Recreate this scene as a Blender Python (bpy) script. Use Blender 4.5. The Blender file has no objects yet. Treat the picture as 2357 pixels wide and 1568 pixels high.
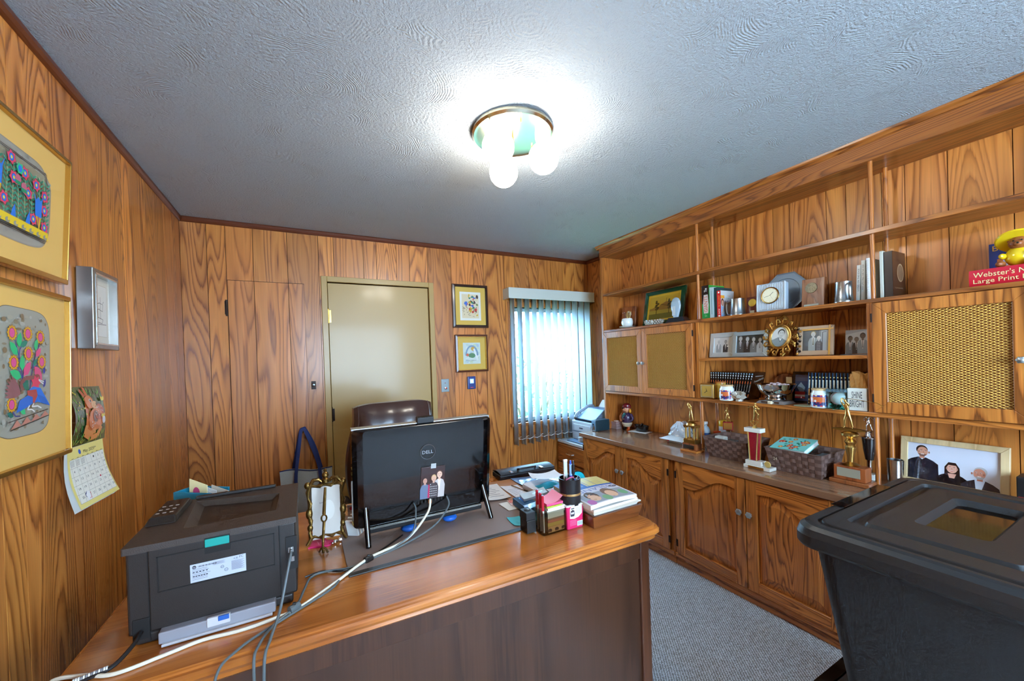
import bpy, bmesh, math, random
from mathutils import Vector, Matrix
random.seed(7)
PI = math.pi
scene = bpy.context.scene
col = scene.collection

# ---------------------------------------------------------------- camera, world, exposure
XL, XR, YB, YF, ZC = -0.687, 2.655, 3.227, -1.75, 2.41      # room shell
cam_d = bpy.data.cameras.new('camera')
cam = bpy.data.objects.new('camera', cam_d); col.objects.link(cam)
cam_d.sensor_width = 36.0
cam_d.lens = 893.58 / 2357 * 36.0
cam_d.shift_y = 49.24 / 2357
cam_d.clip_start = 0.02
_r = Vector((0.881331, -0.471282, -0.033893)); _u = Vector((0.033378, -0.009452, 0.999398)); _f = Vector((0.471319, 0.881932, -0.0074))
cam.matrix_world = Matrix(((_r.x, _u.x, -_f.x, 0), (_r.y, _u.y, -_f.y, 0), (_r.z, _u.z, -_f.z, 1.4089), (0, 0, 0, 1)))
scene.camera = cam

w = bpy.data.worlds.new('sky'); scene.world = w; w.use_nodes = True
w.node_tree.nodes['Background'].inputs[0].default_value = (0.36, 0.66, 1.0, 1)
w.node_tree.nodes['Background'].inputs[1].default_value = 20.0
GLOBE = 37.0
REAR_DAY = 60.0
vs = scene.view_settings
vs.view_transform = 'Standard'; vs.look = 'None'; vs.gamma = 1.0; vs.use_curve_mapping = False
vs.exposure = 0.5
scene.cycles.use_denoising = True
scene.cycles.max_bounces = 6; scene.cycles.diffuse_bounces = 3; scene.cycles.glossy_bounces = 3; scene.cycles.transmission_bounces = 6; scene.cycles.transparent_max_bounces = 6
scene.cycles.caustics_reflective = False; scene.cycles.caustics_refractive = False; scene.cycles.use_light_tree = False
scene.cycles.adaptive_threshold = .04; scene.cycles.adaptive_min_samples = 14
scene.cycles.sample_clamp_indirect = 6.0

# daylight at the tall window behind the photographer (seen mirrored in the computer's glossy back)
al = bpy.data.lights.new('rear_window_daylight', 'AREA'); al.shape = 'RECTANGLE'; al.size = 1.7; al.size_y = 1.5
al.energy = REAR_DAY; al.color = (0.90, 0.96, 1.0)
alo = bpy.data.objects.new('rear_window_daylight', al); col.objects.link(alo)
alo.location = (1.0, YF - 0.16, 1.45); alo.rotation_euler = (PI / 2, 0, 0)

# ---------------------------------------------------------------- helpers
def lin(c):
    def g(x):
        x /= 255.0
        return x / 12.92 if x <= .04045 else ((x + .055) / 1.055) ** 2.4
    return (g(c[0]), g(c[1]), g(c[2]), 1.0)

MATS = {}
def mat(name, rgb=(128, 128, 128), rough=.5, metal=0.0, coat=0.0, emit=0.0, trans=0.0, alpha=1.0, spec=.5, bump=None, var=0.0, ior=1.45, vscale=8.0):
    if name in MATS: return MATS[name]
    m = bpy.data.materials.new(name); m.use_nodes = True
    nt = m.node_tree; b = nt.nodes['Principled BSDF']
    c = lin(rgb)
    b.inputs['Base Color'].default_value = c
    b.inputs['Roughness'].default_value = rough
    b.inputs['Metallic'].default_value = metal
    b.inputs['Coat Weight'].default_value = coat
    b.inputs['Coat Roughness'].default_value = .12
    b.inputs['Specular IOR Level'].default_value = spec
    b.inputs['Transmission Weight'].default_value = trans
    b.inputs['IOR'].default_value = ior
    b.inputs['Alpha'].default_value = alpha
    if emit:
        b.inputs['Emission Color'].default_value = c; b.inputs['Emission Strength'].default_value = emit
    if var or bump:
        tc = nt.nodes.new('ShaderNodeTexCoord')
        n = nt.nodes.new('ShaderNodeTexNoise'); n.inputs['Scale'].default_value = vscale; n.inputs['Detail'].default_value = 5
        nt.links.new(tc.outputs['Object'], n.inputs['Vector'])
        if var:
            mx = nt.nodes.new('ShaderNodeMix'); mx.data_type = 'RGBA'
            mx.inputs['A'].default_value = tuple(v * (1 - var) for v in c[:3]) + (1,)
            mx.inputs['B'].default_value = tuple(min(1, v * (1 + var)) for v in c[:3]) + (1,)
            nt.links.new(n.outputs['Fac'], mx.inputs['Factor']); nt.links.new(mx.outputs['Result'], b.inputs['Base Color'])
        if bump:
            n2 = nt.nodes.new('ShaderNodeTexNoise'); n2.inputs['Scale'].default_value = bump[0]; n2.inputs['Detail'].default_value = 3
            nt.links.new(tc.outputs['Object'], n2.inputs['Vector'])
            bp = nt.nodes.new('ShaderNodeBump'); bp.inputs['Strength'].default_value = bump[1]; bp.inputs['Distance'].default_value = .003
            nt.links.new(n2.outputs['Fac'], bp.inputs['Height']); nt.links.new(bp.outputs['Normal'], b.inputs['Normal'])
    MATS[name] = m
    return m

def wood(name, light, mid, dark, axis='z', rings=9.0, stretch=(5.0, .75), rough=.38, coat=.25, fiber=.25, coat_rough=.2):
    """plain-sawn wood: contour lines of a stretched noise give the cathedral figure, fine noise the pores"""
    if name in MATS: return MATS[name]
    m = bpy.data.materials.new(name); m.use_nodes = True
    nt = m.node_tree; N = nt.nodes; Lk = nt.links.new; b = N['Principled BSDF']
    tc = N.new('ShaderNodeTexCoord'); oi = N.new('ShaderNodeObjectInfo')
    off = N.new('ShaderNodeVectorMath'); off.operation = 'MULTIPLY_ADD'
    cmb = N.new('ShaderNodeCombineXYZ')
    for i in range(3): Lk(oi.outputs['Random'], cmb.inputs[i])
    off.inputs[1].default_value = (17.3, 31.7, 23.9)
    Lk(cmb.outputs[0], off.inputs[0]); Lk(tc.outputs['Object'], off.inputs[2])
    def scaled(ac, al):
        v = N.new('ShaderNodeVectorMath'); v.operation = 'MULTIPLY'
        s = [ac, ac, ac]; s['xyz'.index(axis)] = al
        v.inputs[1].default_value = s
        Lk(off.outputs[0], v.inputs[0]); return v
    n1 = N.new('ShaderNodeTexNoise'); n1.inputs['Scale'].default_value = 1.0; n1.inputs['Detail'].default_value = 1.6; n1.inputs['Roughness'].default_value = .38
    Lk(scaled(*stretch).outputs[0], n1.inputs['Vector'])
    mu = N.new('ShaderNodeMath'); mu.operation = 'MULTIPLY'
    rg = N.new('ShaderNodeMath'); rg.operation = 'MULTIPLY_ADD'; rg.inputs[1].default_value = rings; rg.inputs[2].default_value = rings * .55
    Lk(oi.outputs['Random'], rg.inputs[0]); Lk(rg.outputs[0], mu.inputs[1])
    Lk(n1.outputs['Fac'], mu.inputs[0])
    nf = N.new('ShaderNodeTexNoise'); nf.inputs['Scale'].default_value = 1.0; nf.inputs['Detail'].default_value = 1.0
    Lk(scaled(170.0, 5.0).outputs[0], nf.inputs['Vector'])
    ad = N.new('ShaderNodeMath'); ad.operation = 'MULTIPLY_ADD'; ad.inputs[1].default_value = .35
    Lk(nf.outputs['Fac'], ad.inputs[0]); Lk(mu.outputs[0], ad.inputs[2])
    fr = N.new('ShaderNodeMath'); fr.operation = 'FRACT'; Lk(ad.outputs[0], fr.inputs[0])
    cr = N.new('ShaderNodeValToRGB'); e = cr.color_ramp.elements
    e[0].position = 0.0; e[0].color = lin(mid); e[1].position = 1.0; e[1].color = lin(mid)
    for p, c in ((.18, light), (.62, tuple((a + b_) / 2 for a, b_ in zip(light, mid))), (.93, dark)):
        k = cr.color_ramp.elements.new(p); k.color = lin(c)
    Lk(fr.outputs[0], cr.inputs[0])
    nl = N.new('ShaderNodeTexNoise'); nl.inputs['Scale'].default_value = 1.0; nl.inputs['Detail'].default_value = 1.0
    Lk(scaled(14.0, 1.2).outputs[0], nl.inputs['Vector'])
    # tone and fibre
    mr = N.new('ShaderNodeMapRange'); mr.inputs['To Min'].default_value = 1 - fiber; mr.inputs['To Max'].default_value = 1 + fiber
    mr.inputs['From Min'].default_value = .3; mr.inputs['From Max'].default_value = .7
    av = N.new('ShaderNodeMath'); av.operation = 'MULTIPLY_ADD'; av.inputs[1].default_value = .55
    hf = N.new('ShaderNodeMath'); hf.operation = 'MULTIPLY'; hf.inputs[1].default_value = .45
    Lk(nl.outputs['Fac'], hf.inputs[0]); Lk(nf.outputs['Fac'], av.inputs[0]); Lk(hf.outputs[0], av.inputs[2])
    Lk(av.outputs[0], mr.inputs['Value'])
    # boards differ in how strongly the figure shows
    q1 = N.new('ShaderNodeMath'); q1.operation = 'MULTIPLY'; q1.inputs[1].default_value = 7.31; Lk(oi.outputs['Random'], q1.inputs[0])
    q2 = N.new('ShaderNodeMath'); q2.operation = 'FRACT'; Lk(q1.outputs[0], q2.inputs[0])
    q3 = N.new('ShaderNodeMath'); q3.operation = 'MULTIPLY_ADD'; q3.inputs[1].default_value = .5; q3.inputs[2].default_value = .0; Lk(q2.outputs[0], q3.inputs[0])
    mxc = N.new('ShaderNodeMix'); mxc.data_type = 'RGBA'; Lk(q3.outputs[0], mxc.inputs['Factor']); Lk(cr.outputs[0], mxc.inputs['A']); mxc.inputs['B'].default_value = lin(tuple(.55 * a + .45 * b_ for a, b_ in zip(light, mid)))
    m1 = N.new('ShaderNodeVectorMath'); m1.operation = 'SCALE'; Lk(mxc.outputs['Result'], m1.inputs[0]); Lk(mr.outputs[0], m1.inputs['Scale'])
    m2 = N.new('ShaderNodeVectorMath'); m2.operation = 'MULTIPLY'; Lk(m1.outputs[0], m2.inputs[0]); Lk(oi.outputs['Color'], m2.inputs[1])
    Lk(m2.outputs[0], b.inputs['Base Color'])
    b.inputs['Roughness'].default_value = rough; b.inputs['Coat Weight'].default_value = coat; b.inputs['Coat Roughness'].default_value = coat_rough
    bp = N.new('ShaderNodeBump'); bp.inputs['Strength'].default_value = .25; bp.inputs['Distance'].default_value = .002
    Lk(fr.outputs[0], bp.inputs['Height']); Lk(bp.outputs['Normal'], b.inputs['Normal'])
    MATS[name] = m
    return m

def attr_mat(name, rough=.5, coat=0.0):
    if name in MATS: return MATS[name]
    m = bpy.data.materials.new(name); m.use_nodes = True
    nt = m.node_tree; b = nt.nodes['Principled BSDF']
    a = nt.nodes.new('ShaderNodeVertexColor'); a.layer_name = 'Col'
    nt.links.new(a.outputs['Color'], b.inputs['Base Color'])
    b.inputs['Roughness'].default_value = rough; b.inputs['Coat Weight'].default_value = coat; b.inputs['Coat Roughness'].default_value = .05
    MATS[name] = m
    return m

class MB:
    """collects shapes; build() links them as ONE mesh object"""
    def __init__(s): s.v = []; s.f = []; s.mi = []
    def add(s, vs, fs, M=None, mi=0):
        o = len(s.v)
        s.v += [tuple(M @ Vector(p)) if M is not None else tuple(p) for p in vs]
        s.f += [tuple(i + o for i in f) for f in fs]; s.mi += [mi] * len(fs)
        return s
    def box(s, x0, x1, y0, y1, z0, z1, M=None, mi=0):
        return s.add([(x0,y0,z0),(x1,y0,z0),(x1,y1,z0),(x0,y1,z0),(x0,y0,z1),(x1,y0,z1),(x1,y1,z1),(x0,y1,z1)],
                     [(0,3,2,1),(4,5,6,7),(0,1,5,4),(1,2,6,5),(2,3,7,6),(3,0,4,7)], M, mi)
    def frust(s, a, b, z0, z1, M=None, mi=0):            # a, b = (x0,x1,y0,y1) rectangles at z0, z1
        return s.add([(a[0],a[2],z0),(a[1],a[2],z0),(a[1],a[3],z0),(a[0],a[3],z0),(b[0],b[2],z1),(b[1],b[2],z1),(b[1],b[3],z1),(b[0],b[3],z1)],
                     [(0,3,2,1),(4,5,6,7),(0,1,5,4),(1,2,6,5),(2,3,7,6),(3,0,4,7)], M, mi)
    def cyl(s, p0, p1, r0, r1=None, n=14, mi=0, M=None, caps=True):
        r1 = r0 if r1 is None else r1
        p0 = Vector(p0); p1 = Vector(p1); d = (p1 - p0).normalized()
        a = d.orthogonal().normalized(); b = d.cross(a)
        vs = []
        for p, r in ((p0, r0), (p1, r1)):
            for i in range(n):
                t = 2 * PI * i / n; vs.append(p + a * (r * math.cos(t)) + b * (r * math.sin(t)))
        fs = [(i, (i + 1) % n, n + (i + 1) % n, n + i) for i in range(n)]
        if caps: fs += [tuple(range(n - 1, -1, -1)), tuple(range(n, 2 * n))]
        return s.add(vs, fs, M, mi)
    def lathe(s, prof, n=24, M=None, mi=0, sx=1.0, sy=1.0):
        vs = []; fs = []
        for r, z in prof:
            for i in range(n):
                t = 2 * PI * i / n; vs.append((r * math.cos(t) * sx, r * math.sin(t) * sy, z))
        for k in range(len(prof) - 1):
            for i in range(n):
                j = (i + 1) % n; fs.append((k*n+i, k*n+j, (k+1)*n+j, (k+1)*n+i))
        if prof[0][0] > 1e-5: fs.append(tuple(range(n - 1, -1, -1)))
        if prof[-1][0] > 1e-5: fs.append(tuple((len(prof)-1)*n + i for i in range(n)))
        return s.add(vs, fs, M, mi)
    def ball(s, c, r, n=16, k=10, M=None, mi=0):
        rx, ry, rz = (r, r, r) if not hasattr(r, '__len__') else r
        prof = [(max(math.sin(PI * i / k), 1e-6), -math.cos(PI * i / k)) for i in range(k + 1)]
        vs = []; fs = []
        for a, z in prof:
            for i in range(n):
                t = 2 * PI * i / n; vs.append((c[0] + rx * a * math.cos(t), c[1] + ry * a * math.sin(t), c[2] + rz * z))
        for q in range(k):
            for i in range(n):
                j = (i + 1) % n; fs.append((q*n+i, q*n+j, (q+1)*n+j, (q+1)*n+i))
        return s.add(vs, fs, M, mi)
    def prism(s, poly, h0, h1, M=None, mi=0):            # poly in local xy, extruded along z
        n = len(poly)
        vs = [(p[0], p[1], h0) for p in poly] + [(p[0], p[1], h1) for p in poly]
        fs = [tuple(range(n - 1, -1, -1)), tuple(range(n, 2 * n))] + [(i, (i + 1) % n, n + (i + 1) % n, n + i) for i in range(n)]
        return s.add(vs, fs, M, mi)
    def ring(s, A, B, ha, hb, M=None, mi=0):             # quads between two equal-length contours
        n = len(A)
        return s.add([(p[0], p[1], ha) for p in A] + [(p[0], p[1], hb) for p in B], [(i, (i + 1) % n, n + (i + 1) % n, n + i) for i in range(n)], M, mi)
    def tube(s, pts, r, n=8, mi=0, M=None, closed=False):
        P = [Vector(p) for p in pts]; m = len(P); vs = []; fs = []
        rr = r if hasattr(r, '__len__') else [r] * m
        a = None
        for i in range(m):
            if closed: d = P[(i + 1) % m] - P[i - 1]
            else: d = P[min(i + 1, m - 1)] - P[max(i - 1, 0)]
            d = d.normalized() if d.length > 1e-9 else Vector((0, 0, 1))
            a = d.orthogonal().normalized() if a is None else (a - d * a.dot(d)).normalized()
            b = d.cross(a)
            for k in range(n):
                t = 2 * PI * k / n; vs.append(P[i] + a * (rr[i] * math.cos(t)) + b * (rr[i] * math.sin(t)))
        for i in range(m if closed else m - 1):
            j = (i + 1) % m
            for k in range(n): fs.append((i*n+k, i*n+(k+1)%n, j*n+(k+1)%n, j*n+k))
        if not closed: fs += [tuple(range(n - 1, -1, -1)), tuple((m-1)*n + k for k in range(n))]
        return s.add(vs, fs, M, mi)
    def sheet(s, fn, nu, nv, th=0.0, mi=0, M=None):     # fn(u, v) -> point; th adds a back layer along -normal (approx z)
        vs = [fn(i / nu, j / nv) for j in range(nv + 1) for i in range(nu + 1)]
        q = lambda i, j: j * (nu + 1) + i
        fs = [(q(i, j), q(i+1, j), q(i+1, j+1), q(i, j+1)) for j in range(nv) for i in range(nu)]
        if th:
            o = len(vs); vs += [(p[0], p[1], p[2] - th) for p in vs]
            fs += [tuple(x + o for x in reversed(f)) for f in fs]
            rim = [q(i, 0) for i in range(nu)] + [q(nu, j) for j in range(nv)] + [q(i, nv) for i in range(nu, 0, -1)] + [q(0, j) for j in range(nv, 0, -1)]
            fs += [(rim[(k+1) % len(rim)], rim[k], rim[k] + o, rim[(k+1) % len(rim)] + o) for k in range(len(rim))]
        return s.add(vs, fs, M, mi)
    def build(s, name, mats, parent=None, smooth=False, bev=0.0, loc=None, rot=None, segs=2, tint=None, sub=0):
        me = bpy.data.meshes.new(name); me.from_pydata(s.v, [], s.f)
        if not isinstance(mats, (list, tuple)): mats = [mats]
        for m in mats: me.materials.append(m)
        if any(s.mi): me.polygons.foreach_set('material_index', s.mi)
        if smooth: me.polygons.foreach_set('use_smooth', [True] * len(me.polygons))
        me.update()
        o = bpy.data.objects.new(name, me); col.objects.link(o)
        if parent is not None: o.parent = parent
        if loc is not None: o.location = loc
        if rot is not None: o.rotation_euler = rot
        if tint is not None: o.color = tuple(tint) + (1,)
        if bev:
            b = o.modifiers.new('bevel', 'BEVEL'); b.width = bev; b.segments = segs; b.limit_method = 'ANGLE'; b.angle_limit = .6
        if sub:
            b = o.modifiers.new('sub', 'SUBSURF'); b.levels = sub; b.render_levels = sub
        if smooth:
            try:
                me.set_sharp_from_angle(angle=.7)
            except Exception: pass
        return o

def tag(o, label, cat, group=None):
    o['label'] = label; o['category'] = cat
    if group: o['group'] = group
    return o
class World:
    """a thing authored in room coordinates: builds parts relative to the thing's base"""
    def __init__(s, name, label, cat, loc, group=None): s.loc = Vector(loc); s.o = thing(name, label, cat, loc, group=group)
    def part(s, mb, name, mats, parent=None, **k):
        mb.v = [tuple(Vector(p) - s.loc) for p in mb.v]
        return mb.build(name, mats, parent or s.o, **k)
    def art(s, a, name, M, parent=None, mat_=None, fn=None): return a.build(name, T(*(-s.loc)) @ M, parent or s.o, mat_, fn)
def thing(name, label, cat, loc=(0, 0, 0), rotz=0.0, group=None, rot=None):
    o = bpy.data.objects.new(name, None); col.objects.link(o)
    o.empty_display_size = .05
    o.location = loc; o.rotation_euler = rot if rot else (0, 0, rotz)
    return tag(o, label, cat, group)
def structure(o): o['kind'] = 'structure'; return o
def T(x, y, z): return Matrix.Translation((x, y, z))
def RX(a): return Matrix.Rotation(a, 4, 'X')
def RY(a): return Matrix.Rotation(a, 4, 'Y')
def RZ(a): return Matrix.Rotation(a, 4, 'Z')
# orientation for flat prints: local (u, v, w=outwards) -> facing direction
FACE = {'-x': Matrix(((0,0,-1,0),(-1,0,0,0),(0,1,0,0),(0,0,0,1))),   # seen from -x side: u runs to -y
        '+x': Matrix(((0,0,1,0),(1,0,0,0),(0,1,0,0),(0,0,0,1))),     # u runs to +y
        '-y': Matrix(((1,0,0,0),(0,0,-1,0),(0,1,0,0),(0,0,0,1))),    # u runs to +x
        '+z': Matrix.Identity(4)}

_txt = {}
def text_polys(s):
    if s not in _txt:
        c = bpy.data.curves.new('t', 'FONT'); c.body = s; c.size = 1.0; c.resolution_u = 2
        o = bpy.data.objects.new('t', c); me = bpy.data.meshes.new_from_object(o)
        V = [(v.co.x, v.co.y) for v in me.vertices]
        _txt[s] = ([[V[i] for i in p.vertices] for p in me.polygons], max([v[0] for v in V] or [0]), min([v[0] for v in V] or [0]))
        bpy.data.objects.remove(o); bpy.data.curves.remove(c); bpy.data.meshes.remove(me)
    return _txt[s]

class Art:
    """a flat print: coloured polygons in (u, v), each layer a hair above the last"""
    def __init__(s, dz=2e-5): s.p = []; s.dz = dz; s.k = 0
    def poly(s, pts, c, keep=False):
        if not keep: s.k += 1
        s.p.append((list(pts), c, s.k)); return s
    def rect(s, x0, y0, x1, y1, c): return s.poly([(x0,y0),(x1,y0),(x1,y1),(x0,y1)], c)
    def grid(s, x0, y0, x1, y1, c, n=10):
        s.k += 1
        for i in range(n): s.poly([(x0 + (x1-x0)*(i+p)/n, y0 + (y1-y0)*q) for p, q in ((0,0),(1,0),(1,1),(0,1))], c, True)
        return s
    def ell(s, cx, cy, rx, ry, c, n=18, rot=0.0):
        cr, sr = math.cos(rot), math.sin(rot)
        return s.poly([(cx + rx*math.cos(2*PI*i/n)*cr - ry*math.sin(2*PI*i/n)*sr, cy + rx*math.cos(2*PI*i/n)*sr + ry*math.sin(2*PI*i/n)*cr) for i in range(n)], c)
    def line(s, pts, wd, c):
        s.k += 1
        for (x0, y0), (x1, y1) in zip(pts, pts[1:]):
            l = math.hypot(x1-x0, y1-y0) or 1; nx, ny = -(y1-y0)/l*wd/2, (x1-x0)/l*wd/2
            s.poly([(x0+nx,y0+ny),(x1+nx,y1+ny),(x1-nx,y1-ny),(x0-nx,y0-ny)], c, True)
        return s
    def text(s, t, x, y, h, c, wd=None, rot=0.0, center=False):
        P, mx, mn = text_polys(t)
        sy = h / .7; sx = sy if wd is None else wd / max(mx - mn, 1e-6)
        s.k += 1; cr, sr = math.cos(rot), math.sin(rot)
        ox = -(mx + mn) / 2 * sx if center else -mn * sx
        for p in P:
            q = [(a * sx + ox, b * sy) for a, b in p]
            s.poly([(x + a*cr - b*sr, y + a*sr + b*cr) for a, b in q], c, True)
        return s
    def star(s, cx, cy, r0, r1, n, c, rot=0.0):
        return s.poly([(cx + (r0 if i % 2 == 0 else r1) * math.cos(PI*i/n + rot), cy + (r0 if i % 2 == 0 else r1) * math.sin(PI*i/n + rot)) for i in range(2*n)], c)
    def build(s, name, M=None, parent=None, mat_=None, fn=None):
        vs = []; fs = []; cols = []
        for pts, c, k in s.p:
            o = len(vs)
            for (u, v) in pts:
                p = fn(u, v, k * s.dz) if fn else (u, v, k * s.dz)
                vs.append(tuple(M @ Vector(p)) if M is not None else p)
            fs.append(tuple(range(o, o + len(pts)))); cols.append(lin(c))
        me = bpy.data.meshes.new(name); me.from_pydata(vs, [], fs)
        ca = me.color_attributes.new('Col', 'FLOAT_COLOR', 'CORNER'); i = 0
        buf = []
        for f, c in zip(fs, cols): buf += list(c) * len(f)
        ca.data.foreach_set('color', buf)
        me.materials.append(mat_ or attr_mat('print_ink', .55)); me.update()
        o = bpy.data.objects.new(name, me); col.objects.link(o)
        if parent is not None: o.parent = parent
        return o

def person_print(a, x, y, h, suit, skin, hair, shirt=None, tie=None, hairtop=.25):
    """a small head-and-torso figure inside a printed photograph (x = centre, y = bottom, h = height)"""
    hd = h * .13
    a.poly([(x - h*.20, y), (x - h*.21, y + h*.45), (x - h*.15, y + h*.62), (x - h*.05, y + h*.68), (x + h*.05, y + h*.68), (x + h*.15, y + h*.62), (x + h*.21, y + h*.45), (x + h*.20, y)], suit)
    if shirt: a.poly([(x - h*.06, y + h*.67), (x + h*.06, y + h*.67), (x + h*.015, y + h*.25), (x - h*.015, y + h*.25)], shirt)
    if tie: a.poly([(x - h*.018, y + h*.64), (x + h*.018, y + h*.64), (x + h*.022, y + h*.28), (x - h*.022, y + h*.28)], tie)
    a.rect(x - h*.04, y + h*.64, x + h*.04, y + h*.76, skin)
    a.ell(x, y + h*.86, hd * .85, hd * 1.1, hair, 14)
    a.ell(x, y + h*.83, hd * .72, hd * .95, skin, 14)
    a.rect(x - hd*.42, y + h*.845, x - hd*.15, y + h*.86, hair); a.rect(x + hd*.15, y + h*.845, x + hd*.42, y + h*.86, hair)
    a.rect(x - hd*.25, y + h*.77, x + hd*.25, y + h*.782, tuple(int(q*.6) for q in skin))

# ---------------------------------------------------------------- common materials
PANEL = wood('panel_wood', (206, 134, 64), (180, 106, 44), (122, 64, 24), 'z', 27, (4.8, .5), .36, .3, .15)
PANEL_DK = mat('panel_backing', (40, 22, 12), .8)
OAKZ = wood('oak_upright', (198, 124, 54), (168, 96, 38), (98, 50, 18), 'z', 18, (9.0, .8), .35, .35, .22)
OAKY = wood('oak_lengthwise', (198, 124, 54), (168, 96, 38), (98, 50, 18), 'y', 18, (9.0, .8), .35, .35, .22)
OAKX = wood('oak_crosswise', (198, 124, 54), (168, 96, 38), (98, 50, 18), 'x', 18, (9.0, .8), .35, .35, .22)
DESKX = wood('desk_top_wood', (192, 118, 52), (172, 98, 38), (138, 72, 24), 'x', 5, (4.0, .8), .22, .6, .2, .12)
DESKD = wood('desk_dark_wood', (74, 45, 28), (64, 38, 23), (50, 28, 16), 'z', 4, (8.0, .6), .3, .4, .15)
CHERRY = wood('plaque_wood', (150, 88, 46), (128, 68, 34), (88, 42, 20), 'z', 5, (14.0, 3.0), .3, .4, .15)
TAN = mat('tan_paint', (176, 144, 82), .38, coat=.15)
TRIM = mat('trim_mahogany', (98, 46, 22), .35, coat=.3, var=.2)
BLACK = mat('black_plastic', (26, 25, 26), .45)
BLACKG = mat('black_gloss', (8, 8, 10), .06, coat=.6)
CHAR = mat('charcoal_plastic', (52, 46, 42), .5, bump=(600, .15))
BRASS = mat('brass', (205, 165, 85), .25, metal=1.0)
GOLD = mat('gold_metal', (212, 172, 98), .28, metal=1.0)
GOLDD = mat('dull_gold', (150, 112, 52), .4, metal=.9, bump=(90, .4))
STEEL = mat('steel', (190, 190, 190), .22, metal=1.0)
PEWTER = mat('pewter', (165, 170, 172), .28, metal=1.0)
CHROME = mat('chrome', (225, 225, 225), .08, metal=1.0)
IRON = mat('dark_iron', (48, 38, 34), .45, metal=.6)
WHITE = mat('white_plastic', (225, 228, 226), .4)
PAPER = mat('paper_white', (232, 230, 224), .8, var=.06, vscale=30)
GLASS = mat('clear_glass', (255, 255, 255), .02, trans=1.0, ior=1.5)
CRYSTAL0 = mat('crystal', (250, 252, 255), .03, trans=1.0, ior=1.55)
def thin_glass(name, rgb=(255, 255, 255), lo=.04, hi=.5, tint=(255, 255, 255)):
    m = bpy.data.materials.new(name); m.use_nodes = True; MATS[name] = m
    n = m.node_tree; t = n.nodes.new('ShaderNodeBsdfTransparent'); g = n.nodes.new('ShaderNodeBsdfGlossy'); g.inputs['Roughness'].default_value = .03
    t.inputs[0].default_value = lin(tint)
    x = n.nodes.new('ShaderNodeMixShader'); lw = n.nodes.new('ShaderNodeLayerWeight'); lw.inputs[0].default_value = .5
    p = n.nodes.new('ShaderNodeMath'); p.operation = 'POWER'; p.inputs[1].default_value = 4.0
    q = n.nodes.new('ShaderNodeMath'); q.operation = 'MULTIPLY_ADD'; q.inputs[1].default_value = hi; q.inputs[2].default_value = lo
    n.links.new(lw.outputs['Facing'], p.inputs[0]); n.links.new(p.outputs[0], q.inputs[0]); n.links.new(q.outputs[0], x.inputs[0])
    n.links.new(t.outputs[0], x.inputs[1]); n.links.new(g.outputs[0], x.inputs[2]); n.links.new(x.outputs[0], n.nodes['Material Output'].inputs[0])
    return m
THIN = thin_glass('thin_glass', lo=.02, hi=.22)
CRYSTAL = thin_glass('crystal_thin', lo=.16, hi=.8, tint=(232, 240, 246))
ACRYL = thin_glass('clear_acrylic', lo=.08, tint=(244, 250, 250))
INK = attr_mat('print_ink', .55)
GLOSSY = attr_mat('print_glossy', .25, .5)
MARBLE = mat('white_marble', (222, 220, 208), .25, coat=.3, var=.08, vscale=20)

# ---------------------------------------------------------------- room shell
def node_mat(name):
    m = bpy.data.materials.new(name); m.use_nodes = True; MATS[name] = m
    return m, m.node_tree.nodes, m.node_tree.links.new, m.node_tree.nodes['Principled BSDF']

# carpet: rows of small loops running diagonally
m, N, Lk, b = node_mat('carpet_loop')
tc = N.new('ShaderNodeTexCoord'); mp = N.new('ShaderNodeMapping'); mp.inputs['Rotation'].default_value = (0, 0, math.radians(38))
Lk(tc.outputs['Object'], mp.inputs['Vector'])
wv = N.new('ShaderNodeTexWave'); wv.inputs['Scale'].default_value = 28; wv.inputs['Distortion'].default_value = 5; wv.inputs['Detail'].default_value = 2; wv.inputs['Detail Scale'].default_value = 5
Lk(mp.outputs[0], wv.inputs['Vector'])
n1 = N.new('ShaderNodeTexNoise'); n1.inputs['Scale'].default_value = 260; n1.inputs['Detail'].default_value = 3; Lk(tc.outputs['Object'], n1.inputs['Vector'])
mm = N.new('ShaderNodeMath'); mm.operation = 'MULTIPLY'; Lk(wv.outputs['Fac'], mm.inputs[0]); Lk(n1.outputs['Fac'], mm.inputs[1])
cr = N.new('ShaderNodeValToRGB'); cr.color_ramp.elements[0].position = .06; cr.color_ramp.elements[0].color = lin((140, 136, 132)); cr.color_ramp.elements[1].position = .5; cr.color_ramp.elements[1].color = lin((226, 228, 232))
Lk(mm.outputs[0], cr.inputs[0]); Lk(cr.outputs[0], b.inputs['Base Color']); b.inputs['Roughness'].default_value = .95
bp = N.new('ShaderNodeBump'); bp.inputs['Strength'].default_value = .8; bp.inputs['Distance'].default_value = .006; Lk(mm.outputs[0], bp.inputs['Height']); Lk(bp.outputs[0], b.inputs['Normal'])
structure(MB().box(XL - .1, XR + .1, YF - .1, YB + .1, -.06, 0).build('floor', MATS['carpet_loop']))

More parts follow.
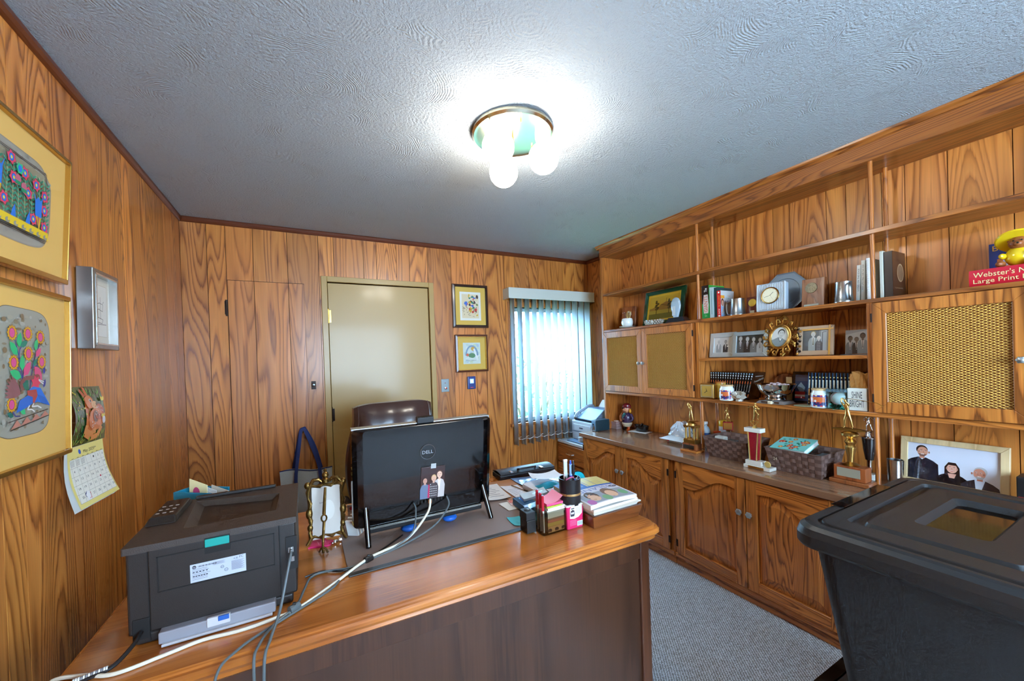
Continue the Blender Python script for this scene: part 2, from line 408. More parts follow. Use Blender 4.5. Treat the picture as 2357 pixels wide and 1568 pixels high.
# ceiling: hand-swirled plaster
m, N, Lk, b = node_mat('ceiling_plaster')
tc = N.new('ShaderNodeTexCoord')
nz = N.new('ShaderNodeTexNoise'); nz.inputs['Scale'].default_value = 7; nz.inputs['Detail'].default_value = 2; Lk(tc.outputs['Object'], nz.inputs['Vector'])
va = N.new('ShaderNodeVectorMath'); va.operation = 'MULTIPLY_ADD'; va.inputs[1].default_value = (.06, .06, .06); Lk(nz.outputs['Color'], va.inputs[0]); Lk(tc.outputs['Object'], va.inputs[2])
vo = N.new('ShaderNodeTexVoronoi'); vo.inputs['Scale'].default_value = 3.4; Lk(va.outputs[0], vo.inputs['Vector'])
ms = N.new('ShaderNodeMath'); ms.operation = 'MULTIPLY'; ms.inputs[1].default_value = 240; Lk(vo.outputs['Distance'], ms.inputs[0])
sn = N.new('ShaderNodeMath'); sn.operation = 'SINE'; Lk(ms.outputs[0], sn.inputs[0])
nm = N.new('ShaderNodeTexNoise'); nm.inputs['Scale'].default_value = 9; nm.inputs['Detail'].default_value = 3; Lk(tc.outputs['Object'], nm.inputs['Vector'])
mk = N.new('ShaderNodeMapRange'); mk.inputs['From Min'].default_value = .46; mk.inputs['From Max'].default_value = .62; Lk(nm.outputs['Fac'], mk.inputs['Value'])
sn2 = N.new('ShaderNodeMath'); sn2.operation = 'MULTIPLY'; sn2.inputs[1].default_value = .26; Lk(sn.outputs[0], sn2.inputs[0])
pr = N.new('ShaderNodeMath'); pr.operation = 'MULTIPLY'; Lk(sn2.outputs[0], pr.inputs[0]); Lk(mk.outputs[0], pr.inputs[1])
nf = N.new('ShaderNodeTexNoise'); nf.inputs['Scale'].default_value = 95; nf.inputs['Detail'].default_value = 5; nf.inputs['Roughness'].default_value = .65; Lk(tc.outputs['Object'], nf.inputs['Vector'])
sm = N.new('ShaderNodeMath'); sm.operation = 'MULTIPLY_ADD'; sm.inputs[1].default_value = 2.2; Lk(nf.outputs['Fac'], sm.inputs[0]); Lk(pr.outputs[0], sm.inputs[2])
bp = N.new('ShaderNodeBump'); bp.inputs['Strength'].default_value = .9; bp.inputs['Distance'].default_value = .006; Lk(sm.outputs[0], bp.inputs['Height']); Lk(bp.outputs[0], b.inputs['Normal'])
b.inputs['Base Color'].default_value = lin((178, 184, 188)); b.inputs['Roughness'].default_value = .8
structure(MB().box(XL - .1, XR + .1, YF - .1, YB + .1, ZC, ZC + .06).build('ceiling', MATS['ceiling_plaster']))

def rect_minus(x0, x1, z0, z1, holes):
    """split a rectangle round rectangular openings"""
    out = [(x0, x1, z0, z1)]
    for hx0, hx1, hz0, hz1 in holes:
        nx = []
        for a, b_, c, d in out:
            if hx1 <= a or hx0 >= b_ or hz1 <= c or hz0 >= d: nx.append((a, b_, c, d)); continue
            if hx0 > a: nx.append((a, hx0, c, d))
            if hx1 < b_: nx.append((hx1, b_, c, d))
            if hz1 < d: nx.append((max(a, hx0), min(b_, hx1), hz1, d))
            if hz0 > c: nx.append((max(a, hx0), min(b_, hx1), c, hz0))
        out = nx
    return [r for r in out if r[1] - r[0] > .004 and r[3] - r[2] > .004]

G = .0016        # half groove between boards
rb = random.Random(3)
def tint(v=None):
    v = rb.uniform(.82, 1.16) if v is None else v
    return (v, v * rb.uniform(.96, 1.03), v * rb.uniform(.9, 1.06))

# --- left wall
wl = structure(MB().box(XL - .12, XL - .008, YF - .1, YB + .1, 0, ZC).build('wall_left', PANEL_DK))
ys = [3.227, 3.06, 2.905, 2.74, 2.6, 2.403, 2.322, 2.189, 2.084, 1.941, 1.757, 1.567, 1.48, 1.3, 1.17, .98, .8, .7, .5, .33, .1, -.1, -.28, -.5, -.66, -.9, -1.05, -1.3, -1.5, -1.75]
for i, (a, c) in enumerate(zip(ys, ys[1:])):
    tv = {5: 1.42, 11: 1.2, 10: 1.22, 9: .98, 4: 1.05}.get(i)
    MB().box(XL - .012, XL, c + G, a - G, 0, ZC).build('board', PANEL, wl, tint=tint(tv))

# --- back wall
DOORH = (.128, .986, -.01, 2.06); WINH = (1.745, 2.56, .80, 1.90)
mb = MB()
for a, c, d, e in rect_minus(XL - .1, XR + .1, 0, ZC, [(.168, .946, -.01, 2.036), WINH]): mb.box(a, c, YB + .008, YB + .10, d, e)
wb = structure(mb.build('wall_back', PANEL_DK))
structure(MB().box(.1, 1.02, YB + .10, YB + .12, 0, 2.1).build('wall_beyond', mat('dark_void', (20, 16, 12), .9)))
xs = [-.687, -.549, -.446, -.291, -.084, .118, .221, .434, .532, .688, .793, .946, 1.151, 1.362, 1.46, 1.673, 1.783, 1.936, 2.045, 2.198, 2.34, 2.483, 2.655]
CL = (-.4445, .0165, -.01, 2.012)
for i, (a, c) in enumerate(zip(xs, xs[1:])):
    ps = rect_minus(a + G, c - G, 0, ZC, [DOORH, WINH, CL])
    if not ps: continue
    mb = MB()
    for p in ps: mb.box(p[0], p[1], YB, YB + .012, p[2], p[3])
    mb.build('board', PANEL, wb, tint=tint({12: 1.18, 0: .86, 1: 1.02}.get(i)))
# closet door cut from the same panelling
cd = structure(MB().box(-.443, .015, YB + .012, YB + .05, 0, 2.009).build('door_2', PANEL_DK))
for a, c, tv in ((-.443, -.291 - G, .98), (-.291 + G, -.084 - G, 1.08), (-.084 + G, .015, .95)):
    MB().box(a, c, YB + .001, YB + .012, .01, 2.009).build('board', PANEL, cd, tint=tint(tv))
MB().cyl((-.452, YB - .004, 1.765), (-.452, YB - .004, 1.875), .006, n=8).box(-.462, -.445, YB - .003, YB + .003, 1.775, 1.868).build('hinge', IRON, cd)
MB().lathe([(.004, 0), (.006, .012), (.016, .02), (.019, .03), (.012, .037), (0, .038)], 16, T(-.027, YB, .942) @ RX(PI / 2)).build('knob', BRASS, cd, smooth=True)

# --- right wall (panelling shows behind the shelves)
wr = structure(MB().box(XR + .008, XR + .12, YF - .1, YB + .1, 0, ZC).build('wall_right', PANEL_DK))
ys = [3.227, 3.0, 2.72, 2.437, 2.246, 1.998, 1.80, 1.576, 1.387, 1.289, 1.102, 1.01, .86, .773, .627, .439, .27, .1, -.12, -.3, -.52, -.7, -.95, -1.2, -1.4, -1.75]
for i, (a, c) in enumerate(zip(ys, ys[1:])):
    MB().box(XR, XR + .012, c + G, a - G, 0, ZC).build('board', PANEL, wr, tint=tint(rb.uniform(.92, 1.18)))

# --- wall behind the photographer, with the window that lets in the daylight
RW = (.15, 1.85, .70, 2.20)
mb = MB()
for a, c, d, e in rect_minus(XL - .1, XR + .1, 0, ZC, [RW]): mb.box(a, c, YF - .1, YF, d, e)
structure(mb.build('wall_front', PANEL, tint=(1, 1, 1)))
mb = MB()
for a, c, d, e in ((.15, .21, .70, 2.20), (1.79, 1.85, .70, 2.20), (.21, 1.79, .70, .76), (.21, 1.79, 2.14, 2.20), (.98, 1.02, .76, 2.14)): mb.box(a, c, YF - .07, YF - .02, d, e)
w2 = structure(mb.build('window_2', mat('white_paint', (220, 220, 214), .4)))
MB().box(.21, 1.79, YF - .05, YF - .046, .76, 2.14).build('pane', THIN, w2)

# --- trims
PROF = [(0, 0), (.014, 0), (.018, -.008), (.018, -.020), (.012, -.030), (.006, -.034), (0, -.034)]
def trim(name, p0, p1, inward, parent=None):
    mb = MB(); P0 = Vector(p0); P1 = Vector(p1); I = Vector(inward); n = len(PROF)
    vs = [tuple(P + I * a + Vector((0, 0, b_))) for P in (P0, P1) for a, b_ in PROF]
    mb.add(vs, [(i, (i + 1) % n, n + (i + 1) % n, n + i) for i in range(n)] + [tuple(range(n)), tuple(range(2 * n - 1, n - 1, -1))])
    return structure(mb.build(name, TRIM))
trim('trim_1', (XL, YF, ZC), (XL, YB, ZC), (1, 0, 0))
trim('trim_2', (XL, YB, ZC), (XR, YB, ZC), (0, -1, 0))
trim('trim_3', (XR, YB, ZC), (XR, 2.76, ZC), (-1, 0, 0))
structure(MB().box(XL, XL + .012, YF, YB, 0, .07).build('baseboard_left', PANEL, bev=.003))
structure(MB().box(XL, .128, YB - .012, YB, 0, .07).box(.986, 2.19, YB - .012, YB, 0, .07).build('baseboard_back', PANEL, bev=.003))

# --- tan door with its casing
mb = MB()
mb.box(.128, .169, YB - .016, YB + .012, 0, 2.077); mb.box(.945, .986, YB - .016, YB + .012, 0, 2.077); mb.box(.169, .945, YB - .016, YB + .012, 2.036, 2.077)
mb.box(.150, .169, YB + .012, YB + .09, 0, 2.05); mb.box(.945, .964, YB + .012, YB + .09, 0, 2.05); mb.box(.169, .945, YB + .012, YB + .09, 2.036, 2.05)
cas = structure(mb.build('trim_4', TAN, bev=.003))
d1 = structure(MB().box(.173, .940, YB + .006, YB + .045, .008, 2.030).build('door_1', TAN, bev=.002))
for z in (1.725, .98, .25):
    MB().cyl((.171, YB - .002, z), (.171, YB - .002, z + .105), .0065, n=10).ball((.171, YB - .002, z + .107), .006, 8, 6).box(.171, .190, YB + .003, YB + .0065, z + .006, z + .099).build('hinge', BRASS if z > 1.5 else IRON, d1)
MB().lathe([(.030, 0), (.030, .006), (.014, .012), (.012, .03), (.026, .042), (.029, .055), (.022, .066), (0, .069)], 20, T(.880, YB + .006, 1.035) @ RX(PI / 2)).build('knob', BRASS, d1, smooth=True)

# --- window
mb = MB()
x0, x1, z0, z1 = WINH
for a, c, d, e in ((x0 - .045, x0, z0 - .04, z1 + .05), (x1, x1 + .045, z0 - .04, z1 + .05), (x0, x1, z1, z1 + .05)): mb.box(a, c, YB - .012, YB + .10, d, e)
win = structure(mb.build('window_1', PANEL, bev=.003, tint=(.8, .78, .75)))
MB().box(x0 - .06, x1 + .06, YB - .03, YB + .10, z0 - .03, z0).box(x0 - .03, x1 + .03, YB - .010, YB + .0, z0 - .11, z0 - .03).build('window_sill', PANEL, win, bev=.003, tint=(.75, .72, .7))
ALU = mat('pale_sash', (170, 190, 196), .35, metal=.3)
mb = MB()
for a, c, d, e in ((x0, x0 + .03, z0, z1), (x1 - .03, x1, z0, z1), (x0 + .03, x1 - .03, z0, z0 + .035), (x0 + .03, x1 - .03, z1 - .035, z1)): mb.box(a, c, YB + .05, YB + .08, d, e)
MB.box(mb, x0, x1, YB + .045, YB + .06, z1 - .012, z1 - .006)
mb.build('sash', ALU, win, bev=.002)
MB().box(x0 + .03, x1 - .03, YB + .062, YB + .066, z0 + .035, z1 - .035).build('pane', THIN, win)

# vertical blind: valance, rail, twelve vanes standing open, bead chains
vb = thing('vertical_blind', 'pale vertical blind with open vanes hanging over the window', 'blind', (2.145, YB, 2.0))
VAN = mat('vane_fabric', (222, 228, 230), .6)
vn = VAN.node_tree; tr = vn.nodes.new('ShaderNodeBsdfTranslucent'); tr.inputs[0].default_value = lin((214, 230, 240)); mx = vn.nodes.new('ShaderNodeMixShader'); mx.inputs[0].default_value = .48
vn.links.new(vn.nodes['Principled BSDF'].outputs[0], mx.inputs[1]); vn.links.new(tr.outputs[0], mx.inputs[2]); vn.links.new(mx.outputs[0], vn.nodes['Material Output'].inputs[0])
VAL = mat('valance_plastic', (200, 206, 196), .45)
mb = MB()
mb.box(-.495, .495, -.122, -.116, -.038, .060).box(-.495, -.489, -.116, -.001, -.038, .060).box(.489, .495, -.116, -.001, -.038, .060).box(-.489, .489, -.116, -.001, .054, .060)
mb.box(-.495, .495, -.1245, -.122, .052, .060).box(-.495, .495, -.1245, -.122, -.038, -.030)
mb.build('valance', VAL, vb, bev=.002)
MB().box(-.475, .475, -.09, -.05, .005, .035).build('head_rail', mat('white_rail', (215, 215, 210), .4), vb, bev=.003)
for i in range(12):
    xx = 1.708 + .0795 * i - 2.145
    def vf(u, v, xx=xx): return (xx + .010 * math.sin(PI * u) - .003, -.115 + .088 * u, .004 - (1.395 + .004 * math.sin(i)) * v)
    mb = MB().sheet(vf, 6, 1)
    o = mb.build('vane', VAN, vb, smooth=True)
    sm_ = o.modifiers.new('solid', 'SOLIDIFY'); sm_.thickness = .0012
for yy in (-.112, -.031):
    MB().tube([(1.708 - 2.145 + .0795 * i / 2, yy, -1.325 - (.012 if i % 2 else 0)) for i in range(23)], .0022, 5).build('bead_chain', WHITE, vb)
MB().tube([(.462, -.05, .0), (.466, -.05, -.55), (.468, -.05, -.80)], .002, 5).tube([(.478, -.05, .0), (.480, -.05, -.55), (.470, -.05, -.80)], .002, 5).build('cord', mat('cord_grey', (160, 160, 150), .7), vb)
MB().cyl((.469, -.05, -.80), (.469, -.05, -.95), .007, .009, 10).build('cord_weight', WHITE, vb, bev=.002)

# garden seen through the vanes
GRASS = mat('lawn', (110, 150, 90), .9, var=.4, vscale=3)
structure(MB().box(-6, 12, YB + .3, 14, -.5, -.4).build('ground_outside', GRASS))
def shrub(x, y, h, wd, n, label, rgb, seed):
    r = random.Random(seed)
    t = thing('shrub', label, 'shrub', (x, y, -.4), group='shrubs outside the window')
    mb = MB()
    for i in range(n):
        a, q = r.uniform(0, 2 * PI), r.random() ** .5
        p = Vector((math.cos(a) * q * wd, math.sin(a) * q * wd * .6, h * (.12 + .88 * r.random()) * (1 - .35 * q * q)))
        s_ = r.uniform(.05, .11); M = T(*p) @ Matrix.Rotation(r.uniform(0, 6.3), 4, 'Z') @ Matrix.Rotation(r.uniform(-1.2, 1.2), 4, 'X')
        mb.add([(-s_ * .45, 0, 0), (0, -s_ * .2, .01), (s_ * .45, 0, 0), (0, s_, -.012)], [(0, 1, 3), (1, 2, 3)], M)
    mb.build('foliage', mat('leaf_' + str(seed), rgb, .6, var=.35, vscale=5), t)
    mb = MB()
    for k in range(5):
        a = 2 * PI * k / 5; mb.tube([(0, 0, 0), (math.cos(a) * wd * .3, math.sin(a) * wd * .2, h * .45), (math.cos(a) * wd * .6, math.sin(a) * wd * .35, h * .8)], [.03, .02, .006], 6)
    mb.build('stem', mat('bark', (90, 70, 50), .9), t)
shrub(3.3, 5.6, 1.9, .95, 900, 'leafy green shrub low outside the window on the left', (120, 190, 140), 21)
shrub(5.4, 6.9, 1.75, 1.0, 900, 'leafy green shrub outside the window behind the closed vanes', (120, 190, 140), 22)
shrub(3.6, 8.8, 3.6, 1.5, 700, 'tall pale tree-like shrub farther out past the window', (130, 180, 150), 23)

# ---------------------------------------------------------------- ceiling light with three globes
cl = thing('ceiling_light', 'round brass ceiling light with three lit white globes', 'ceiling light', (.838, 1.49, ZC))
MB().lathe([(0, 0), (.165, 0), (.176, -.006), (.178, -.018), (.170, -.027), (.155, -.024), (.06, -.020), (0, -.02)], 48).build('base_plate', mat('light_brass', (226, 220, 196), .16, metal=1.0), cl, smooth=True)
GLB = mat('lit_globe', (255, 250, 240), .4, emit=GLOBE)
for gx, gy in ((-.112, -.075), (.006, .108), (.106, -.078)):
    MB().lathe([(.034, -.022), (.034, -.05), (.03, -.062), (.026, -.07)], 20, T(gx, gy, 0)).build('socket', mat('socket_white', (235, 232, 220), .4), cl, smooth=True)
    MB().ball((gx, gy, -.135), .066, 18, 12).build('globe', GLB, cl, smooth=True)
MB().cyl((0, 0, -.02), (0, 0, -.05), .004, n=8).ball((0, 0, -.053), .007, 10, 8).build('finial', BRASS, cl, smooth=True)
for k in range(6):
    a = k * PI / 3 + .3
    MB().cyl((.125 * math.cos(a), .125 * math.sin(a), -.024), (.125 * math.cos(a), .125 * math.sin(a), -.036), .003, n=6).build('screw', BRASS, cl)

# ================================================================ built-in shelving along the right wall
XS = 2.41            # shelf front
S1, S2, S3, S4 = 1.972, 1.640, 1.370, 1.092      # top faces of the shelves
CT = .740            # worktop
shf = World('wall_shelving', 'long oak wall shelving with crown moulding above the cabinets', 'shelving', (2.53, 1.3, CT))
YE = -.40
shf.part(MB().box(XS, XR - .002, 2.720, 2.742, CT + .001, 2.305), 'side_panel', OAKZ, bev=.002, tint=(.9, .88, .85))
for z, a, c, th in ((S1, YE, 2.718, .022), (S2, YE, 2.718, .020)):
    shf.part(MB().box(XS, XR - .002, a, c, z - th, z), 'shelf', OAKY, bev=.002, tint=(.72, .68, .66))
shf.part(MB().box(XS, XR - .002, .850, 1.760, S3 - .018, S3), 'shelf', OAKY, bev=.002)
shf.part(MB().box(XS, XR - .002, YE, 2.718, S4 - .022, S4), 'shelf', OAKY, bev=.002)
for y in (1.772, .838):
    shf.part(MB().box(XS, XR - .002, y - .011, y + .011, S4 + .0005, S2 - .0205), 'divider', OAKZ, bev=.002)
# crown: fascia board with a flared moulding along the ceiling
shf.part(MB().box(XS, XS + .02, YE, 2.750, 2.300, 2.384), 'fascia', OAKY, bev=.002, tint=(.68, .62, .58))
mb = MB(); pr_ = [(XS, 2.382), (XS - .006, 2.384), (XS - .012, 2.392), (XS - .024, 2.400), (XS - .026, ZC - .001), (XS + .02, ZC - .001), (XS + .02, 2.382)]
n = len(pr_); y0, y1 = YE, 2.776
mb.add([(x, y0, z) for x, z in pr_] + [(x, y1, z) for x, z in pr_], [(i, (i + 1) % n, n + (i + 1) % n, n + i) for i in range(n)] + [tuple(range(n)), tuple(range(2*n-1, n-1, -1))])
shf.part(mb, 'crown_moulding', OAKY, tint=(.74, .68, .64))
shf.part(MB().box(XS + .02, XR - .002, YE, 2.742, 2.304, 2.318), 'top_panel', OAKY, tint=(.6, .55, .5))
for y in (1.766, .828):
    for x in (2.432, 2.600):
        for a, c in ((S1, 2.304), (S2, S1 - .022)):
            shf.part(MB().cyl((x, y, a), (x, y, c), .0095, n=14), 'dowel_post', OAKZ, smooth=True, tint=(.9, .85, .8))
        shf.part(MB().cyl((x, y, CT + .001), (x, y, S4 - .022), .0105, n=14), 'dowel_post', OAKZ, smooth=True, tint=(1.05, 1, .95))

# ---- wall cabinets with brass grille doors
GR = mat('grille_brass', (226, 188, 112), .35, metal=.6)
def grille(y0, y1, z0, z1, x):
    mb = MB(); px, pz = .0196, .0108; nrow = int((z1 - z0) / (pz / 2)); ncol = int((y1 - y0) / px) + 1
    for r in range(nrow):
        z = z0 + r * pz / 2 + pz * .25; sh = (r % 2) * px / 2
        pts = []
        for c_ in range(ncol * 2 + 1):
            y = y0 + c_ * px / 2
            up = (c_ + r) % 2
            pts.append((x - (.0018 if up else 0), min(y, y1), z + (pz * .25 if up else -pz * .25)))
        # flat strand: 3-sided
        vs = []; fs = []
        for p in pts: vs += [(p[0] - .0018, p[1], p[2] - .0004), (p[0] + .0008, p[1], p[2] + .0018), (p[0] + .0008, p[1], p[2] - .0020)]
        for i in range(len(pts) - 1):
            for k in range(3): fs.append((i*3+k, i*3+(k+1) % 3, (i+1)*3+(k+1) % 3, (i+1)*3+k))
        mb.add(vs, fs)
    return mb
def knob(W, x, y, z, parent, r=.015):
    mb = MB().lathe([(.005, 0), (.005, .010), (r * .75, .014), (r, .020), (r * .9, .026), (r * .4, .030), (0, .0305)], 16, T(x, y, z) @ RY(-PI / 2))
    for k in range(6):
        a = k * PI / 3; mb.ball((x - .022, y + r * .8 * math.cos(a), z + r * .8 * math.sin(a)), r * .34, 8, 6)
    return W.part(mb, 'knob', mat('knob_pewter', (168, 174, 174), .3, metal=.8), parent, smooth=True)
def hinge(W, x, y, z, parent, h=.042):
    return W.part(MB().cyl((x, y, z), (x, y, z + h), .0038, n=8).box(x - .001, x + .004, y - .006, y + .006, z, z + h), 'hinge', IRON, parent)
def grille_door(W, y0, y1, z0, z1, knob_y, hinge_y, fw=.05):
    x0, x1 = XS - .018, XS - .001
    mb = MB()
    # mitred frame
    for P in ([(y0,z0),(y1,z0),(y1-fw,z0+fw),(y0+fw,z0+fw)], [(y1,z0),(y1,z1),(y1-fw,z1-fw),(y1-fw,z0+fw)], [(y1,z1),(y0,z1),(y0+fw,z1-fw),(y1-fw,z1-fw)], [(y0,z1),(y0,z0),(y0+fw,z0+fw),(y0+fw,z1-fw)]):
        vs = [(x1, a, b_) for a, b_ in P] + [(x0, a, b_) for a, b_ in P]
        mb.add(vs, [(3, 2, 1, 0), (4, 5, 6, 7)] + [(i, (i+1) % 4, 4 + (i+1) % 4, 4 + i) for i in range(4)])
    d = W.part(mb, 'door', OAKZ, bev=.0015, segs=1)
    W.part(grille(y0 + fw, y1 - fw, z0 + fw, z1 - fw, x0 + .010), 'brass_grille', GR, d)
    W.part(MB().box(x1 - .004, x1 - .002, y0 + fw - .005, y1 - fw + .005, z0 + fw - .005, z1 - fw + .005), 'backing_panel', mat('grille_backing', (158, 104, 52), .8), d)
    knob(W, x0, knob_y, z0 + (z1 - z0) * .47, d, .0125)
    for zz in (z0 + .045, z1 - .09): hinge(W, x0 + .004, hinge_y, zz, d)
    return d
wc = World('wall_cabinet', 'oak wall cabinet with two brass grille doors beside the window', 'cabinet', (2.5, 2.25, S4))
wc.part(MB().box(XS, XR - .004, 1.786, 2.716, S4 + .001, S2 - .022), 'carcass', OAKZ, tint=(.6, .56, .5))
grille_door(wc, 2.262, 2.714, S4 + .004, S2 - .024, 2.282, 2.7145)
grille_door(wc, 1.800, 2.258, S4 + .004, S2 - .024, 2.238, 1.7995)
wc2 = World('wall_cabinet', 'oak wall cabinet with brass grille doors under the red dictionary', 'cabinet', (2.5, .4, S4))
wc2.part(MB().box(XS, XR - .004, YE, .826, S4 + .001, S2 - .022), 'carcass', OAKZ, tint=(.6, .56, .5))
grille_door(wc2, .355, .823, S4 + .004, S2 - .024, .385, .8235, .052)
grille_door(wc2, -.115, .349, S4 + .004, S2 - .024, .325, -.1155, .052)

# ---- base cabinets with raised wave-top panels
FX = 2.15
def wave_door(W, y0, y1, z0, z1, high_y):
    """hinge side low, knob side high; y0 < y1"""
    xo, xi = FX - .021, FX - .001
    fw = .058
    lowz, highz = z1 - .160, z1 - .062
    hi_at_low_y = abs(high_y - y0) < abs(high_y - y1)
    a, c = y0 + fw, y1 - fw
    def top(y, drop=0):
        t = (y - a) / (c - a)
        if not hi_at_low_y: t = 1 - t          # t = 0 at knob side
        if t < .22: s_ = 1 - .10 * ((.22 - t) / .22) ** 2
        elif t > .86: s_ = 0.0 + .06 * ((t - .86) / .14) ** 2
        else: s_ = .5 + .5 * math.cos(PI * (t - .22) / .64)
        return lowz + (highz - lowz) * s_ - drop
    NS = 18; ysamp = [a + (c - a) * i / NS for i in range(NS + 1)]
    mb = MB()
    mb.box(xi - .003, xi, y0 + .001, y1 - .001, z0 + .001, z1 - .001)
    # shaped top rail
    vs = []; fs = []
    for x in (xo, xi - .0031):
        vs += [(x, y, top(y)) for y in ysamp] + [(x, y, z1) for y in ysamp]
    m_ = NS + 1
    for i in range(NS):
        fs += [(i, i+1, m_+i+1, m_+i), (2*m_+i+1, 2*m_+i, 3*m_+i, 3*m_+i+1), (i+1, i, 2*m_+i, 2*m_+i+1), (m_+i, m_+i+1, 3*m_+i+1, 3*m_+i)]
    d = W.part(mb, 'door', OAKZ, tint=(.7, .66, .6))
    for a0, a1 in ((y0, a), (c, y1)): W.part(MB().box(xo, xi - .0031, a0, a1, z0, z1), 'stile', OAKZ, d, bev=.002, segs=1, tint=(1, .98, .95))
    W.part(MB().add(vs, fs), 'top_rail', OAKY, d, tint=(1.06, 1.0, .92))
    W.part(MB().box(xo, xi - .0031, a, c, z0, z0 + fw), 'lower_rail', OAKY, d, bev=.0015, segs=1, tint=(1.02, .98, .92))
    # raised panel
    e = .004; k = .050
    outer = [(c - e, z0 + fw - e)] + [(y, top(y)) for y in reversed(ysamp)] + [(a, z0 + fw)]
    outer = [(a, z0 + fw), (c, z0 + fw)] + [(y, top(y)) for y in reversed(ysamp)]
    yin = [a + k + (c - a - 2*k) * i / NS for i in range(NS + 1)]
    inner = [(a + k, z0 + fw + k), (c - k, z0 + fw + k)] + [(y, top(a + (y - a - k) * (c - a) / (c - a - 2*k), k)) for y in reversed(yin)]
    MM = Matrix(((0,0,1,0),(1,0,0,0),(0,1,0,0),(0,0,0,1)))
    pm = MB(); pm.ring(outer, inner, xi - .0035, xo + .003, MM)
    q = len(inner); pm.add([(p[0], p[1], xo + .003) for p in inner], [tuple(range(q))], MM)
    pm.ring(inner, inner, xo + .003, xo + .0035, MM)
    W.part(pm, 'raised_panel', OAKZ, d, tint=(.98, .92, .86))
    ky = (y0 + .026) if hi_at_low_y else (y1 - .026)
    knob(W, xo, ky, .512, d, .016)
    hy = y1 - .001 if hi_at_low_y else y0 + .001
    for zz in (z0 + .05, z1 - .11): hinge(W, xo - .001, hy, zz, d, .045)
def base_cab(label, y0, y1, doors):
    W = World('base_cabinet', label, 'cabinet', (2.4, (y0 + y1) / 2, 0))
    W.part(MB().box(FX + .001, XR - .004, y0 + .001, y1 - .001, .052, .704), 'carcass', OAKZ, tint=(.9, .86, .82))
    W.part(MB().box(FX - .012, FX + .002, y0 + .001, y1 - .001, .056, .086), 'bottom_rail', OAKY, bev=.002)
    W.part(MB().box(FX + .006, FX + .02, y0 + .001, y1 - .001, .002, .05), 'plinth', OAKY, bev=.002, tint=(.85, .8, .75))
    for a, c, h in doors: wave_door(W, a, c, .089, .700, h)
base_cab('oak base cabinet with wave-top doors nearest the window', 1.787, 2.742, [(2.260, 2.712, 2.26), (1.817, 2.256, 2.256)])
base_cab('oak base cabinet with wave-top doors below the red trophy', .832, 1.785, [(1.298, 1.757, 1.298), (.850, 1.294, 1.294)])
base_cab('oak base cabinet hidden behind the black tote', -.13, .830, [(.352, .800, .352), (-.1, .348, .348)])
tag(MB().box(2.118, XR - .002, YE, 2.755, .705, CT).build('worktop', wood('worktop_laminate', (150, 112, 84), (138, 100, 74), (118, 82, 58), 'y', 6, (14, .7), .16, .5, .15, .1), bev=.003), 'long glossy brown worktop over the base cabinets', 'worktop')

# ---- small drawer cabinet in the corner under the fax machine
dc = World('drawer_cabinet', 'low wooden drawer cabinet in the corner under the fax machine', 'cabinet', (2.42, 2.98, 0))
dc.part(MB().box(2.20, XR - .004, 2.762, 3.19, .02, .575), 'carcass', OAKZ, bev=.003, tint=(.8, .75, .72))
dc.part(MB().box(2.19, XR - .004, 2.760, 3.195, .576, .60), 'top', mat('pale_laminate', (196, 200, 200), .3), bev=.002)
for z0, z1 in ((.40, .565), (.21, .385), (.03, .195)):
    d = dc.part(MB().box(2.182, 2.199, 2.775, 3.18, z0, z1), 'drawer', OAKY, bev=.003, tint=(.82, .72, .68))
    dc.part(MB().tube([(2.180, 3.02, z1 - .07), (2.160, 3.01, z1 - .072), (2.158, 2.97, z1 - .074), (2.160, 2.93, z1 - .072), (2.180, 2.92, z1 - .07)], .006, 8), 'handle', CHROME, d, smooth=True)

# ================================================================ desk
dk = World('desk', 'large wooden desk with moulded edge and dark panelled front', 'desk', (.36, 1.5, 0))
DX0, DX1, DY0, DY1, DZ = -.487, 1.197, 1.055, 1.965, .762
def rrect(x0, x1, y0, y1, r, n=6):
    P = []
    for cx, cy, a0 in ((x1 - r, y0 + r, -PI/2), (x1 - r, y1 - r, 0), (x0 + r, y1 - r, PI/2), (x0 + r, y0 + r, PI)):
        for i in range(n + 1):
            a = a0 + PI/2 * i / n; P.append((cx + r * math.cos(a), cy + r * math.sin(a)))
    return P
levels = [(.016, 0), (.011, -.003), (.010, -.008), (.004, -.010), (0, -.016), (-.001, -.024), (.003, -.031), (.010, -.034), (.012, -.038), (.010, -.046), (.016, -.052), (.028, -.056), (.030, -.060)]
mb = MB(); prev = None
for k, (ins, dz) in enumerate(levels):
    c_ = rrect(DX0 + ins, DX1 - ins, DY0 + ins, DY1 - ins, .05)
    if k == 0: mb.add([(p[0], p[1], DZ) for p in c_], [tuple(range(len(c_)))])
    if prev: mb.ring(c_, prev[0], DZ + dz, DZ + prev[1])
    prev = (c_, dz)
mb.add([(p[0], p[1], DZ + prev[1]) for p in prev[0]], [tuple(range(len(prev[0]) - 1, -1, -1))])
top = dk.part(mb, 'desktop', DESKX, smooth=True)
FYF = DY0 + .045
dk.part(MB().box(DX0 + .085, DX1 - .083, FYF + .012, FYF + .024, .10, .702), 'front_panel', DESKD, tint=(.95, .95, 1))
dk.part(MB().box(DX0 + .085, DX1 - .083, FYF + .004, FYF + .012, .630, .702), 'front_rail', DESKD, bev=.002, tint=(1.05, 1.0, 1.0))
dk.part(MB().box(DX0 + .085, DX1 - .083, FYF + .002, FYF + .024, .03, .10), 'bottom_rail', DESKD, bev=.003, tint=(1.3, 1.2, 1.1))
for x0 in (DX0 + .037, DX1 - .083):
    dk.part(MB().box(x0, x0 + .046, FYF, FYF + .05, .0, .702), 'corner_post', DESKD, bev=.006, segs=3, tint=(1.5, 1.25, 1.1))
